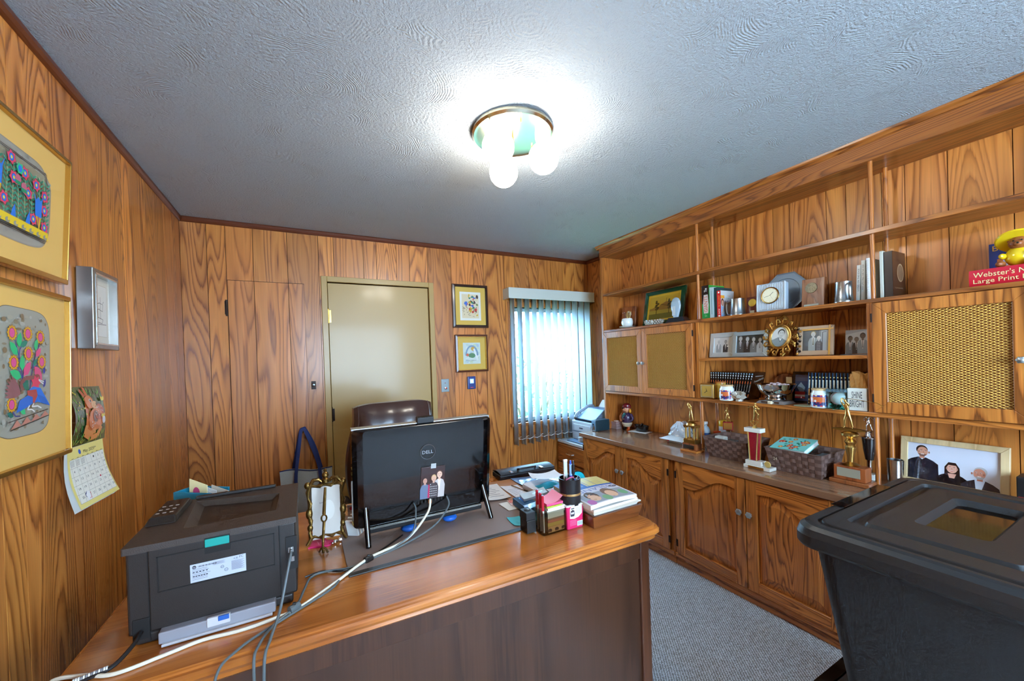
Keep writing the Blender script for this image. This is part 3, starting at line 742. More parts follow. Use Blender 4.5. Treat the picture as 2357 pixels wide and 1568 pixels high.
for x0 in (DX0 + .045, DX1 - .062):
    dk.part(MB().box(x0, x0 + .02, FYF + .05, DY1 - .05, .05, .702), 'side_panel', DESKD, tint=(1.3, 1.1, 1.0))
for x0, x1 in ((DX0 + .065, DX0 + .45), (DX1 - .44, DX1 - .062)):
    p_ = dk.part(MB().box(x0, x1, FYF + .03, DY1 - .06, .06, .70), 'pedestal', DESKD)
    for z0, z1 in ((.10, .36), (.37, .53), (.54, .69)):
        d = dk.part(MB().box(x0 + .01, x1 - .01, DY1 - .06, DY1 - .042, z0, z1), 'drawer', DESKD, bev=.003)
dk.o.rotation_euler.z = -.028
# brown blotter pad lying on the desk
bl = World('desk_pad', 'brown leatherette desk pad under the computer', 'desk pad', (.5, 1.5, DZ))
bl.part(MB().box(.098, 1.02, 1.298, 1.80, DZ + .0005, DZ + .0035), 'pad', mat('pad_brown', (132, 112, 104), .5, bump=(300, .2)), bev=.001)
bl.part(MB().box(.098, 1.02, 1.276, 1.298, DZ + .0005, DZ + .0045).box(1.02, 1.045, 1.276, 1.80, DZ + .0005, DZ + .0045), 'edging', mat('pad_edge', (40, 34, 30), .4), bev=.001)

# ================================================================ things on the desk
# ---- laser printer seen from behind
pt = World('laser_printer', 'dark brown laser printer with white rating label, seen from behind', 'printer', (-.21, 1.38, DZ))
PRB = mat('printer_body', (36, 31, 29), .45, bump=(500, .12)); PRT = mat('printer_top', (60, 51, 46), .5, bump=(400, .3), var=.12, vscale=60)
DARK = mat('gap_dark', (12, 10, 10), .6)
pt.part(MB().box(-.372, -.048, 1.225, 1.560, DZ + .002, .790).box(-.383, -.037, 1.222, 1.560, .790, .986), 'body', PRB, bev=.006, segs=3)
# top shell with the sunken paper-out tray
mb = MB()
o_ = [(-.388, 1.215), (-.033, 1.215), (-.033, 1.560), (-.388, 1.560)]
i_ = [(-.290, 1.285), (-.085, 1.300), (-.085, 1.470), (-.310, 1.530)]
i2 = [(-.270, 1.335), (-.105, 1.335), (-.105, 1.455), (-.285, 1.510)]
mb.ring(o_, o_, .984, 1.000); mb.ring(o_, i_, 1.000, 1.0005); mb.ring(i_, i2, 1.0005, .985)
mb.add([(p[0], p[1], .985) for p in i2], [(0, 1, 2, 3)]); mb.add([(p[0], p[1], .984) for p in o_], [(3, 2, 1, 0)])
pt.part(mb, 'top_cover', PRT, bev=.004)
pt.part(MB().box(-.315, -.10, 1.545, 1.558, 1.001, 1.010), 'tray_flap', PRB, bev=.002)
cp = pt.part(MB().frust((-.386, -.318, 1.350, 1.535), (-.380, -.325, 1.375, 1.530), 1.0005, 1.016), 'control_panel', PRB, bev=.004)
a = Art()
for k in range(9):
    a.rect(-.374 + (k % 3) * .015, 1.40 + (k // 3) * .03, -.366 + (k % 3) * .015, 1.407 + (k // 3) * .03, (200, 200, 205))
pt.art(a, 'button_marks', T(0, 0, 1.0165), cp)
# rear door and its relief lines
rd = pt.part(MB().box(-.341, -.076, 1.2165, 1.222, .795, .984), 'rear_door', PRB, bev=.002)
fr_ = MB()
for x0, x1, z0, z1 in ((-.325, -.087, .964, .9665), (-.325, -.087, .881, .8835), (-.326, -.3235, .881, .9665), (-.0885, -.086, .881, .9665)):
    fr_.box(x0, x1, 1.2150, 1.2170, z0, z1)
pt.part(fr_, 'relief_line', DARK, rd)
pt.part(MB().box(-.234, -.182, 1.214, 1.2165, .950, .989), 'latch_recess', DARK, rd)
pt.part(MB().box(-.233, -.183, 1.2095, 1.2145, .967, .987), 'latch', mat('teal_latch', (24, 146, 136), .4), rd, bev=.002)
for q_ in ((-.3445, -.3425, .77, .984), (-.0755, -.0735, .77, .984)): pt.part(MB().box(q_[0], q_[1], 1.2205, 1.2222, q_[2], q_[3]), 'panel_gap', DARK)
a = Art(); Wd, Ht = .1135, .0445
a.rect(0, 0, Wd, Ht, (178, 184, 198))
K_ = (48, 48, 56)
a.ell(.008, .037, .0042, .0042, K_, 20); a.text('hp', .0052, .0352, .0040, (178, 184, 198), .0056)
for k in range(18): a.rect(.0155 + k * .0021, .0352, .0155 + k * .0021 + (.0013 if k % 3 else .0007), .0388, K_)
for k in range(7): a.rect(.004, .0312 - k * .0041, .004 + (.036 if k % 2 else .030) - .003 * (k % 3), .0320 - k * .0041, (95, 95, 105))
for k in range(5): a.rect(.005 + k * .0065, .0235, .0085 + k * .0065, .0258, K_)
for k in range(6): a.rect(.005 + k * .0052, .0135, .0085 + k * .0052, .0160, K_)
for k in range(5): a.rect(.046, .0395 - k * .0016, .070 - .002 * (k % 2), .0400 - k * .0016, (110, 110, 120))
for k in range(13): a.rect(.083, .0320 - k * .0018, .110 - .003 * (k % 3), .0327 - k * .0018, (120, 120, 130))
a.text('CE', .088, .0365, .0042, K_, .009); a.text('FC', .100, .0375, .0052, K_, .0085)
a.ell(.064, .024, .0036, .0036, K_, 16); a.ell(.064, .024, .0028, .0028, (178, 184, 198), 16); a.rect(.062, .0236, .066, .0244, K_)
a.ell(.072, .015, .0040, .0040, K_, 16); a.ell(.072, .015, .0032, .0032, (178, 184, 198), 16); a.text('UL', .0698, .0136, .0028, K_, .0044)
pt.art(a, 'rating_label', T(-.264, 1.2158, .8855) @ FACE['-y'], rd)
GRY = mat('printer_grey', (138, 136, 142), .5); LGR = mat('printer_light_grey', (190, 188, 190), .5)
tr_ = pt.part(MB().box(-.323, -.088, 1.195, 1.225, .768, .795), 'duplex_tray', GRY, bev=.003)
pt.part(MB().box(-.316, -.095, 1.188, 1.2, .764, .770), 'tray_lip', LGR, tr_, bev=.001)
pt.part(MB().box(-.231, -.184, 1.190, 1.199, .778, .800), 'tray_latch', LGR, tr_, bev=.002)
pt.part(MB().box(-.208, -.186, 1.187, 1.192, .789, .800), 'release_tab', mat('blue_tab', (40, 92, 170), .4), tr_, bev=.001)
sk_ = pt.part(MB().box(-.374, -.343, 1.219, 1.223, .780, .828), 'power_inlet', DARK, bev=.001)
pt.part(MB().box(-.061, -.035, 1.219, 1.223, .858, .947), 'port_recess', DARK)
pt.part(MB().box(-.056, -.043, 1.2165, 1.221, .905, .919).box(-.054, -.042, 1.2165, 1.221, .880, .893), 'usb_port', STEEL)

def smooth_path(pts, n=8):
    P = [Vector(p) for p in pts]; out = []
    for i in range(len(P) - 1):
        p0, p1, p2, p3 = P[max(i-1, 0)], P[i], P[i+1], P[min(i+2, len(P)-1)]
        for k in range(n):
            t = k / n
            out.append(.5 * ((2*p1) + (p2-p0)*t + (2*p0-5*p1+4*p2-p3)*t*t + (3*p1-p0-3*p2+p3)*t**3))
    out.append(P[-1]); return out
def cable(label, pts, r, m_, name='cable'):
    return tag(MB().tube(smooth_path(pts), r, 8).build(name, m_, smooth=True), label, 'cable')
CBW = mat('cable_cream', (216, 208, 188), .45); CBG = mat('cable_grey', (84, 92, 94), .4); CBK = mat('cable_black', (24, 22, 22), .4)
cable('thick cream cable running from the computer across the desk front', [(.407, 1.462, .884), (.385, 1.43, .845), (.30, 1.40, .782), (.165, 1.347, .774), (.06, 1.262, .768), (-.035, 1.182, .768), (-.09, 1.165, .768), (-.16, 1.158, .767), (-.235, 1.165, .767), (-.30, 1.150, .767), (-.38, 1.135, .767), (-.44, 1.165, .767), (-.497, 1.185, .760), (-.535, 1.18, .70), (-.55, 1.16, .45)], .0042, CBW)
cable('grey cable from the right computer port curving down to the cable tie', [(.472, 1.462, .882), (.470, 1.44, .85), (.40, 1.41, .80), (.28, 1.385, .770), (.172, 1.350, .7675), (.10, 1.328, .768), (.03, 1.345, .768), (-.005, 1.330, .768), (-.022, 1.27, .768), (-.042, 1.190, .770), (-.09, 1.135, .768), (-.115, 1.075, .766), (-.122, 1.040, .745), (-.118, 1.035, .60), (-.105, 1.03, .30)], .0033, CBG)
cable('grey cable from the left computer port with a round ferrite', [(.344, 1.462, .880), (.345, 1.44, .86), (.32, 1.40, .80), (.235, 1.375, .768), (.160, 1.343, .768), (.085, 1.295, .768), (.05, 1.235, .768), (-.03, 1.178, .767), (-.10, 1.13, .767), (-.155, 1.085, .766), (-.19, 1.042, .748), (-.20, 1.035, .62), (-.22, 1.03, .30)], .0030, CBG)
cable('grey printer cable hanging from the port over the desk edge', [(-.049, 1.214, .910), (-.050, 1.190, .905), (-.058, 1.170, .87), (-.075, 1.13, .800), (-.092, 1.075, .772), (-.102, 1.038, .745), (-.104, 1.033, .60), (-.10, 1.03, .30)], .0034, CBG)
cable('black power cord with striped sleeve leaving the printer to the left', [(-.357, 1.215, .800), (-.365, 1.185, .788), (-.39, 1.155, .772), (-.435, 1.145, .768), (-.49, 1.150, .765), (-.525, 1.16, .74), (-.545, 1.15, .45)], .0045, CBK, 'power_cord')
cable('thin black cord lying on the desk right of the printer', [(-.02, 1.345, .767), (.03, 1.352, .767), (.09, 1.322, .767), (.155, 1.353, .767), (.22, 1.40, .769), (.30, 1.47, .769)], .0028, CBK)
st = thing('striped_sleeve', 'white and grey ringed sleeve on the black power cord', 'sleeve', (-.412, 1.149, .770))
mb = MB(); 
for k in range(14):
    t = k / 13; p = Vector((-.395 - .048 * t, 1.1545 - .0085 * t, .7712 - .0025 * t)); q = p + Vector((-.0028, -.0006, 0))
    (MB.cyl)(mb, p - Vector((-.412, 1.149, .770)), q - Vector((-.412, 1.149, .770)), .0062, n=10, mi=0 if (k in (0, 1, 12, 13) or k % 2) else 1)
mb.build('ring', [WHITE, mat('ring_grey', (130, 130, 135), .5)], st)
for lab, p, ax in (('black cable tie around the computer cables on the pad', (.163, 1.345, .772), (.09, .05, 0)), ('grey ferrite clamp on the cables by the printer corner', (-.045, 1.18, .772), (.07, .05, 0))):
    tt = thing('cable_tie', lab, 'cable tie', p)
    d = Vector(ax).normalized() * .014
    MB().cyl(-d, d, .0105, n=12).build('band', CBK if 'black' in lab else CBG, tt, bev=.002)
    MB().box(-.004, .004, -.004, .004, .009, .014).build('lug', CBK, tt, bev=.001)

# ---- all-in-one computer seen from behind
cp_ = thing('computer', 'glossy black all-in-one computer standing on tube legs, seen from behind', 'computer', (.40, 1.505, .7668))
Mt = T(0, 0, .045) @ RX(math.radians(6.5))
def shell(y, w_, z0, z1, r): 
    return [(p[0], y, p[1]) for p in rrect(-w_ / 2, w_ / 2, z0, z1, r, 4)]
secs = [shell(.028, .530, .012, .366, .012), shell(.004, .536, .008, .370, .014), shell(-.012, .530, .010, .3685, .014), shell(-.022, .500, .012, .3675, .014), shell(-.026, .46, .016, .366, .012)]
mb = MB(); n = len(secs[0])
for A_, B_ in zip(secs, secs[1:]):
    mb.add(list(A_) + list(B_), [(i, (i + 1) % n, n + (i + 1) % n, n + i) for i in range(n)], Mt)
mb.add(secs[-1], [tuple(range(n - 1, -1, -1))], Mt); mb.add(secs[0], [tuple(range(n))], Mt)
mb.build('back_shell', BLACKG, cp_, smooth=True)
MB().box(-.262, .262, .0285, .031, .03, .36, Mt).build('screen', mat('screen_glass', (5, 5, 7), .08), cp_)
MB().box(-.265, .265, -.002, .028, .3655, .3715, Mt).build('top_strip', mat('silver_strip', (176, 180, 184), .3, metal=.8), cp_, bev=.001)
MB().box(-.225, .225, -.03, .03, -.012, .010, Mt).build('speaker_bar', BLACK, cp_, bev=.004)
MB().box(-.215, .220, -.0335, -.029, .006, .013, Mt).build('silver_line', mat('silver_line', (200, 202, 196), .25, metal=.9), cp_)
MB().box(-.035, .028, -.012, .012, .370, .391, Mt).build('webcam_cap', BLACK, cp_, bev=.002)
for k in range(14): MB().box(-.0335 + k * .0044, -.0313 + k * .0044, -.010, .010, .391, .3935, Mt).build('rib', BLACK, cp_)
mb = MB().tube([(.0 + .028 * math.cos(2*PI*k/32), -.0275, .262 + .028 * math.sin(2*PI*k/32)) for k in range(32)], .0014, 6, M=Mt, closed=True)
em = mb.build('logo_ring', mat('logo_grey', (120, 122, 126), .25, metal=.8), cp_, smooth=True)
a = Art(); a.text('DELL', 0, -.007, .013, (150, 152, 156), .042, center=True)
a.build('logo', Mt @ T(.0, -.0272, .262) @ FACE['-y'], em, GLOSSY)
for k in range(9):
    MB().box(-.052 + k * .013, -.047 + k * .013, -.0285, -.0262, .062, .074, Mt).build('port', DARK, cp_)
MB().box(.002, .012, -.034, -.026, .058, .072, Mt).build('network_plug', mat('plug_amber', (225, 140, 70), .3, emit=.3), cp_, bev=.001)
for sx, xb in ((-1, -.224), (1, .246)):
    MB().tube([(sx * .225, .01, .165), (sx * .225, -.012, .168), ((sx * .225 + xb) / 2, -.04, .085), (xb, -.070, .004), (xb, -.071, .0005)], [.010, .011, .011, .0095, .009], 12).build('leg', BLACKG, cp_, smooth=True)
    MB().tube([(sx * .20, .03, .05), (sx * .20, .075, .012), (sx * .20, .09, .006)], .008, 10).build('front_foot', BLACKG, cp_, smooth=True)
# photograph taped to its back
ph = thing('taped_photo', 'small colour photo of a couple taped to the black computer back', 'photograph', (.418, 1.505, .7665))
Mp = Mt @ T(0, -.0290, .140) @ RZ(0) @ FACE['-y'] @ RZ(math.radians(-3))
MB().box(-.0465, .0465, -.062, .062, -.0004, .0, Mp).build('card', PAPER, ph)
a = Art(); a.rect(-.0465, -.062, .0465, .062, (52, 30, 30)); a.rect(-.0465, -.062, .0465, -.03, (70, 66, 72))
person_print(a, .026, -.062, .108, (188, 178, 172), (214, 170, 145), (70, 45, 35), (225, 215, 205))
person_print(a, .004, -.062, .092, (62, 54, 56), (208, 160, 135), (196, 160, 110))
for k in range(26): a.rect(-.010 + (k % 5) * .006, -.055 + (k // 5) * .009, -.007 + (k % 5) * .006, -.051 + (k // 5) * .009, (180, 175, 172))
person_print(a, -.030, -.062, .085, (96, 110, 134), (190, 140, 120), (40, 24, 22))
a.poly([(-.018, -.06), (-.010, -.06), (-.012, -.01), (-.017, -.005)], (170, 40, 80))
a.build('print', Mp @ T(0, 0, .0002), ph, GLOSSY)
MB().box(-.010, .010, .055, .074, .0006, .0009, Mp).build('tape', mat('clear_tape', (215, 218, 215), .15, alpha=.45), ph)
# blue rounded shapes under the computer
BLU = mat('blue_foam', (30, 92, 180), .4)
for x, y, lab in ((.33, 1.500, 'blue rounded cushion under the computer, the one nearer the easel'), (.495, 1.505, 'blue rounded cushion under the computer, the one nearer the papers')):
    tag(MB().ball((0, 0, .0145), (.030, .026, .0142), 20, 10).build('blue_cushion', BLU, smooth=True, loc=(x, y, DZ + .0035)), lab, 'cushion')

# ---- brass easel frame standing with its back to us
ez = thing('easel_frame', 'ornate brass easel photo frame seen from the back', 'photo frame', (.052, 1.575, DZ), rot=(0, 0, math.radians(-4)))
OBR = mat('old_brass', (112, 84, 42), .35, metal=.9, bump=(120, .5))
Me = T(0, .004, .004) @ RX(math.radians(-9))
def wav(p0, p1, amp, n=9, r=.006):
    P0, P1 = Vector(p0), Vector(p1); d = (P1 - P0); side = Vector((-d.z, 0, d.x)).normalized()
    return [P0 + d * (i / n) + side * amp * math.sin(i * 1.9) for i in range(n + 1)], [r * (1 + .45 * math.sin(i * 2.3 + 1)) for i in range(n + 1)]
mb = MB()
for p0, p1 in (((-.052, 0, .02), (-.058, 0, .20)), ((.052, 0, .02), (.056, 0, .20)), ((-.052, 0, .02), (.052, 0, .02)), ((-.058, 0, .20), (.056, 0, .20))):
    q, rr = wav(p0, p1, .004); mb.tube(q, rr, 8, M=Me)
for sx in (-1, 1):
    mb.ball((sx * .060, 0, .205), (.011, .007, .013), 10, 8, Me); mb.ball((sx * .056, 0, .105), (.012, .007, .020), 10, 8, Me); mb.ball((sx * .054, 0, .055), (.010, .007, .014), 10, 8, Me)
    mb.tube([Me @ Vector(p) for p in ((sx * .055, 0, .20), (sx * .040, 0, .222), (sx * .022, 0, .222), (sx * .012, 0, .212))], [.006, .007, .007, .004], 8)
    mb.tube([Me @ Vector(p) for p in ((sx * .050, 0, .025), (sx * .060, -.01, .008), (sx * .066, -.014, .0))], [.006, .005, .004], 8)
mb.lathe([(.012, .208), (.014, .220), (.008, .226), (.012, .234), (.010, .243), (.004, .248), (.007, .254), (.0, .260)], 12, Me)
mb.build('frame', OBR, ez, smooth=True)
mb = MB().tube([(0, -.010, .205), (-.004, -.03, .150), (-.006, -.045, .120)], [.0045, .0055, .006], 8)
mb.tube([(-.006 + .0085 * math.cos(2*PI*k/12), -.05, .108 + .012 * math.sin(2*PI*k/12)) for k in range(12)], .003, 6, closed=True)
mb.tube([(-.006, -.052, .097), (-.010, -.065, .05), (-.012, -.078, .015), (-.010, -.088, .003)], [.005, .0045, .004, .004], 8)
mb.tube([(-.024, -.072, .002), (-.018, -.075, .014), (-.011, -.08, .02), (-.002, -.083, .014), (.004, -.092, .003)], .003, 6)
mb.build('easel_strut', OBR, ez, smooth=True)
MB().box(-.047, .047, -.002, .001, .012, .195, Me).build('backing_paper', mat('backing_paper', (196, 184, 172), .8, var=.08, vscale=12), ez)
a = Art(); a.text('Summer', -.022, .115, .006, (90, 84, 84), .022, rot=.1); a.ell(.008, .09, .020, .035, (206, 196, 184), 20)
a.build('pencil_note', Me @ T(0, -.0022, .02) @ FACE['-y'], ez)
# things around it
ht = thing('heart_box', 'flat pink heart-shaped card with writing lying under the brass easel', 'card', (.030, 1.575, DZ))
hp = [(.046 * math.sin(t) ** 3 * 1.0, (.036 * math.cos(t) - .014 * math.cos(2*t) - .006 * math.cos(3*t) - .003 * math.cos(4*t))) for t in [2*PI*k/32 for k in range(32)]]
Mh = RZ(math.radians(-60))
MB().prism(hp, .0005, .006, Mh).build('card', mat('pink_card', (196, 34, 92), .4), ht, bev=.001)
a = Art(); a.text('I Heart', -.02, .006, .006, (235, 170, 190), .034); a.text('Mom', -.014, -.006, .006, (235, 170, 190), .026); a.text('Read', -.012, -.017, .005, (235, 170, 190), .02)
a.build('lettering', T(0, 0, .0062) @ RZ(math.radians(100)), ht)
kc = thing('candy', 'small silver wrapped candy beside the pink heart card', 'candy', (.078, 1.545, DZ))
MB().ball((0, 0, .008), (.010, .007, .008), 12, 8, RZ(.6)).build('sweet', CHROME, kc, smooth=True)
for s_ in (-1, 1): MB().lathe([(.002, 0), (.004, .006), (.008, .012)], 8, RZ(.6) @ T(s_ * .008, 0, .008) @ RY(s_ * PI / 2)).build('twist', CHROME, kc)
# leaning cards left of the computer
cb = thing('card_stack', 'thick stack of pale cards leaning by the computer leg', 'cards', (.158, 1.600, DZ), rot=(0, 0, math.radians(-35)))
for k in range(9):
    MB().box(-.020, .022, -.030 + k * .0062, -.0245 + k * .0062, .002, .076 - .003 * (k % 3), RX(math.radians(16))).build('card', [PAPER, mat('card_grey', (150, 150, 160), .7), mat('card_tan', (196, 178, 150), .7)][k % 3], cb)
tb = thing('leaflet', 'folded leaflet with red and blue print tucked behind the card stack', 'leaflet', (.155, 1.655, DZ), rot=(0, 0, math.radians(-20)))
MB().box(-.022, .026, -.001, .001, .0, .100, RX(math.radians(10))).build('sheet', PAPER, tb)
a = Art(); a.rect(-.022, .07, .026, .10, (200, 190, 190)); a.ell(.006, .074, .012, .010, (20, 140, 200)); a.ell(-.006, .085, .008, .008, (200, 40, 90))
a.build('print', RX(math.radians(10)) @ T(0, -.0013, 0) @ FACE['-y'], tb)

# ---- letter sorter behind the printer
og = thing('letter_sorter', 'teal letter sorter standing behind the printer', 'letter sorter', (-.345, 1.70, DZ), rot=(0, 0, math.radians(-38)))
TEAL = mat('teal_card', (22, 130, 165), .5)
MB().box(-.05, .10, -.04, .04, .0, .012).build('base', TEAL, og, bev=.003)
for y in (-.036, .030): MB().box(-.05, .10, y, y + .006, .012, .235).build('side', TEAL, og, bev=.002)
MB().box(-.05, -.042, -.030, .030, .012, .235).build('end', TEAL, og, bev=.002)
for k, (x, y, hgt, c_, lab) in enumerate(((.02, -.018, .262, (236, 225, 170), 'tall yellow patterned greeting card in the teal sorter'), (.045, -.006, .228, (230, 230, 225), 'short white envelope in the teal sorter'), (.03, .006, .236, (225, 228, 230), 'white folded letter at the back of the teal sorter'), (.07, .016, .232, (214, 206, 190), 'cream ragged paper at the end of the teal sorter'))):
    t = thing('letter', lab, 'letter', (-.345, 1.70, DZ + .0125), rot=(0, 0, math.radians(-38)), group='letters in the teal sorter')
    MB().add([(x - .035, y, 0), (x + .035, y, 0), (x + .042, y + .004, hgt - .02), (x - .028, y + .004, hgt), (x - .035, y + .002, 0), (x + .035, y + .002, 0), (x + .042, y + .006, hgt - .02), (x - .028, y + .006, hgt)], [(0,1,2,3),(7,6,5,4),(0,4,5,1),(1,5,6,2),(2,6,7,3),(3,7,4,0)]).build('sheet', mat('letter_%d' % k, c_, .7), t)
    if k == 0:
        a = Art(); a.ell(x, .215, .014, .020, (196, 70, 120)); a.ell(x + .012, .20, .012, .012, (240, 150, 60)); a.ell(x - .015, .19, .010, .016, (110, 90, 190))
        a.build('print', T(0, y - .0005 + .003, 0) @ FACE['-y'], t)

# ---- right-hand cluster
# wooden letter tray with a pile of magazines
tr = World('letter_tray', 'brown wooden letter tray holding the magazine pile', 'letter tray', (1.05, 1.26, DZ))
mb = MB(); zt = DZ + .048
A0 = (.934, 1.164, 1.142, 1.375); A1 = (.924, 1.176, 1.132, 1.385)
tw = .008
mb.frust(A0, (A0[0] , A0[1], A0[2], A0[3]), DZ + .001, DZ + .006)
for q in range(4):
    o1 = [(A0[0], A0[2]), (A0[1], A0[2]), (A0[1], A0[3]), (A0[0], A0[3])]; o2 = [(A1[0], A1[2]), (A1[1], A1[2]), (A1[1], A1[3]), (A1[0], A1[3])]
    def ins(P, d=tw):
        cx = sum(p[0] for p in P) / 4; cy = sum(p[1] for p in P) / 4
        return [(p[0] + (d if p[0] < cx else -d), p[1] + (d if p[1] < cy else -d)) for p in P]
mb.ring(o1, o2, DZ + .001, zt); i1, i2_ = ins(o1), ins(o2); mb.ring(i2_, i1, zt, DZ + .004); mb.ring(o2, i2_, zt, zt)
tr.part(mb, 'tray', wood('tray_wood', (120, 66, 30), (108, 58, 26), (84, 42, 18), 'x', 4, (10, 2), .35, .4, .15), bev=.0015)
rr_ = random.Random(5)
mags = [(.935, 1.165, 1.150, 1.372, .010), (.930, 1.162, 1.140, 1.366, .006), (.938, 1.168, 1.150, 1.37, .012), (.936, 1.182, 1.146, 1.372, .005), (.925, 1.158, 1.136, 1.366, .010), (.920, 1.150, 1.132, 1.372, .010), (.914, 1.146, 1.132, 1.374, .016)]
z = DZ + .024
for k, (x0, x1, y0, y1, th) in enumerate(mags):
    last = k == len(mags) - 1
    if last: break
    c_ = [(216, 212, 204), (232, 230, 226), (204, 198, 188), (226, 230, 240), (190, 176, 156), (224, 220, 210)][k]
    t = World('magazine', ['lowest white booklet in the wooden tray', 'thin white papers second from the tray bottom', 'grey-edged magazine third from the tray bottom', 'bluish sheet sticking out to the right of the magazine pile', 'tan magazine third from the top of the pile', 'thick pale magazine under the cover magazine'][k], 'magazine', ((x0 + x1) / 2, (y0 + y1) / 2, z), group='magazines in the wooden tray')
    Mr = T((x0 + x1) / 2, (y0 + y1) / 2, 0) @ RZ(math.radians(rr_.uniform(-2.5, 2.5)))
    hw, hd = (x1 - x0) / 2, (y1 - y0) / 2
    t.part(MB().box(-hw, hw, -hd, hd, z + .0008, z + th - .0008, Mr), 'pages', mat('pages_%d' % k, c_, .8, bump=(350, .5)))
    t.part(MB().box(-hw - .001, hw + .001, -hd - .001, hd + .001, z + th - .0007, z + th - .0001, Mr), 'cover', PAPER if k % 2 else mat('cover_tan', (190, 180, 165), .6))
    z += th
x0, x1, y0, y1, th = mags[-1]
mg = World('magazine', 'top magazine with blue and yellow cover and an upside-down title', 'magazine', ((x0 + x1) / 2, (y0 + y1) / 2, z), group='magazines in the wooden tray')
def curl(u, v, h):       # slight sag of the stack's top
    return (x0 + u * (x1 - x0), y0 + v * (y1 - y0), z + .0165 + .022 * (1 - (2*u - 1) ** 2) * .25 + .010 * v + h)
mb = MB().sheet(lambda u, v: curl(u, v, 0), 10, 8, .015)
mg.part(mb, 'pages', mat('magazine_pages', (222, 220, 214), .7, bump=(350, .5)), smooth=False)
a = Art()
def cell(x0_, y0_, x1_, y1_, c, nx=6, ny=6):
    a.k += 1
    for i in range(nx):
        for j in range(ny):
            a.poly([(x0_ + (x1_-x0_)*(i+p)/nx, y0_ + (y1_-y0_)*(j+q)/ny) for p, q in ((0,0),(1,0),(1,1),(0,1))], c, True)
cell(0, 0, 1, 1, (226, 226, 232)); cell(0, .56, 1, 1, (60, 104, 176)); cell(.46, .62, 1, 1, (214, 200, 128)); cell(0, .38, 1, .55, (206, 208, 222))
for k in range(5): cell(.08, .66 + k * .05, .40, .675 + k * .05, (150, 180, 225), 4, 1)
for k in range(3): cell(.62, .68 + k * .05, .86, .69 + k * .05, (170, 156, 96), 4, 1)
cell(.03, .02, .97, .37, (150, 160, 172))
for cx, cy, r_, c_ in ((.25, .20, .13, (212, 168, 140)), (.25, .27, .15, (70, 52, 48)), (.25, .18, .11, (222, 180, 152)), (.62, .26, .17, (120, 96, 84)), (.62, .20, .13, (226, 184, 156)), (.45, .10, .10, (120, 170, 130)), (.86, .18, .10, (110, 170, 130)), (.10, .08, .09, (180, 110, 170))): a.ell(cx, cy, r_ * .8, r_, c_, 14)
a.text('ISLAND', .80, .53, .11, (120, 130, 180), .70, rot=PI); a.ell(.90, .47, .085, .045, (30, 62, 110), 16); a.text('SA', .94, .50, .05, (230, 235, 245), .08, rot=PI)
mg.art(a, 'cover', T(0, 0, 0), None, GLOSSY, fn=lambda u, v, h: curl(u, v, .0006 + h))

# pink carton used as pen holder base + black pencil cup
pk = World('pink_carton', 'pink paper carton with a white label and barcode', 'carton', (.882, 1.215, DZ))
PINK = mat('carton_pink', (206, 32, 92), .45)
o1 = rrect(.846, .918, 1.186, 1.252, .006, 3); o2 = rrect(.842, .922, 1.182, 1.256, .008, 3); i1 = rrect(.848, .916, 1.188, 1.250, .006, 3)
mb = MB(); mb.ring(o1, o2, DZ + .001, .852); mb.add([(p[0], p[1], DZ + .001) for p in o1], [tuple(range(len(o1) - 1, -1, -1))]); mb.ring(i1, i1, .852, .815); mb.add([(p[0], p[1], .815) for p in i1], [tuple(range(len(i1)))])
pk.part(mb, 'box', PINK)
pk.part(MB().ring(rrect(.841, .923, 1.181, 1.257, .008, 3), i1, .8525, .8535).ring(rrect(.841, .923, 1.181, 1.257, .008, 3), rrect(.841, .923, 1.181, 1.257, .008, 3), .848, .8525), 'rim', WHITE)
a = Art()
a.poly([(.010, .040), (.010, .078), (.016, .083), (.066, .083), (.066, .052), (.050, .040), (.030, .036)], (222, 216, 206))
a.poly([(.014, .046), (.030, .046), (.033, .056), (.030, .068), (.022, .072), (.014, .068), (.012, .056)], (52, 44, 56)); a.rect(.015, .055, .030, .062, (200, 190, 200)); a.rect(.015, .074, .030, .078, (40, 36, 46))
for k in range(5): a.rect(.036, .075 - k * .005, .062, .0765 - k * .005, (150, 146, 144))
for k in range(5): a.rect(.010, .030 - k * .0045, .040, .0312 - k * .0045, (225, 130, 165))
a.rect(.044, .006, .069, .024, (214, 226, 216))
for k in range(9): a.rect(.046 + k * .0024, .008, .0472 + k * .0024, .022, (30, 60, 50))
pk.art(a, 'label', T(.8455, 1.1853, DZ + .002) @ FACE['-y'] @ RX(math.radians(2.6)), None, INK)
cup = World('pencil_cup', 'black cylindrical pencil cup standing in the pink carton', 'pen cup', (.886, 1.220, .816))
cupM = T(.886, 1.220, 0)
cup.part(MB().lathe([(.036, .8165), (.037, .845), (.040, .848), (.041, .872), (.041, .915), (.042, .945), (.039, .945), (.038, .875), (.034, .822), (0, .821)], 28, cupM), 'cup', mat('cup_black', (30, 27, 28), .3), smooth=True)
cup.part(MB().lathe([(.0412, .884), (.0416, .886), (.0416, .890), (.0412, .892)], 28, cupM), 'gold_band', mat('cup_band', (170, 130, 80), .4, metal=.5), smooth=True)
pens = [(.872, 1.226, 1.012, .006, (190, 196, 186), 'tall silver ruler-like pen in the black cup', 1), (.887, 1.212, 1.012, .0055, (40, 90, 200), 'blue clicker ballpoint standing tall in the black cup', 0), (.903, 1.216, 1.008, .005, (28, 28, 30), 'black marker behind the blue ballpoint in the cup', 0), (.858, 1.214, .972, .004, (200, 190, 190), 'pale pencil leaning on the left rim of the cup', 0), (.893, 1.196, .945, .0045, (50, 120, 190), 'short blue pen leaning in front of the cup rim', 0), (.903, 1.200, .946, .0045, (190, 178, 150), 'short beige pen leaning in the black cup', 0), (.915, 1.208, .948, .0045, (120, 135, 150), 'grey pen leaning on the right rim of the cup', 0)]
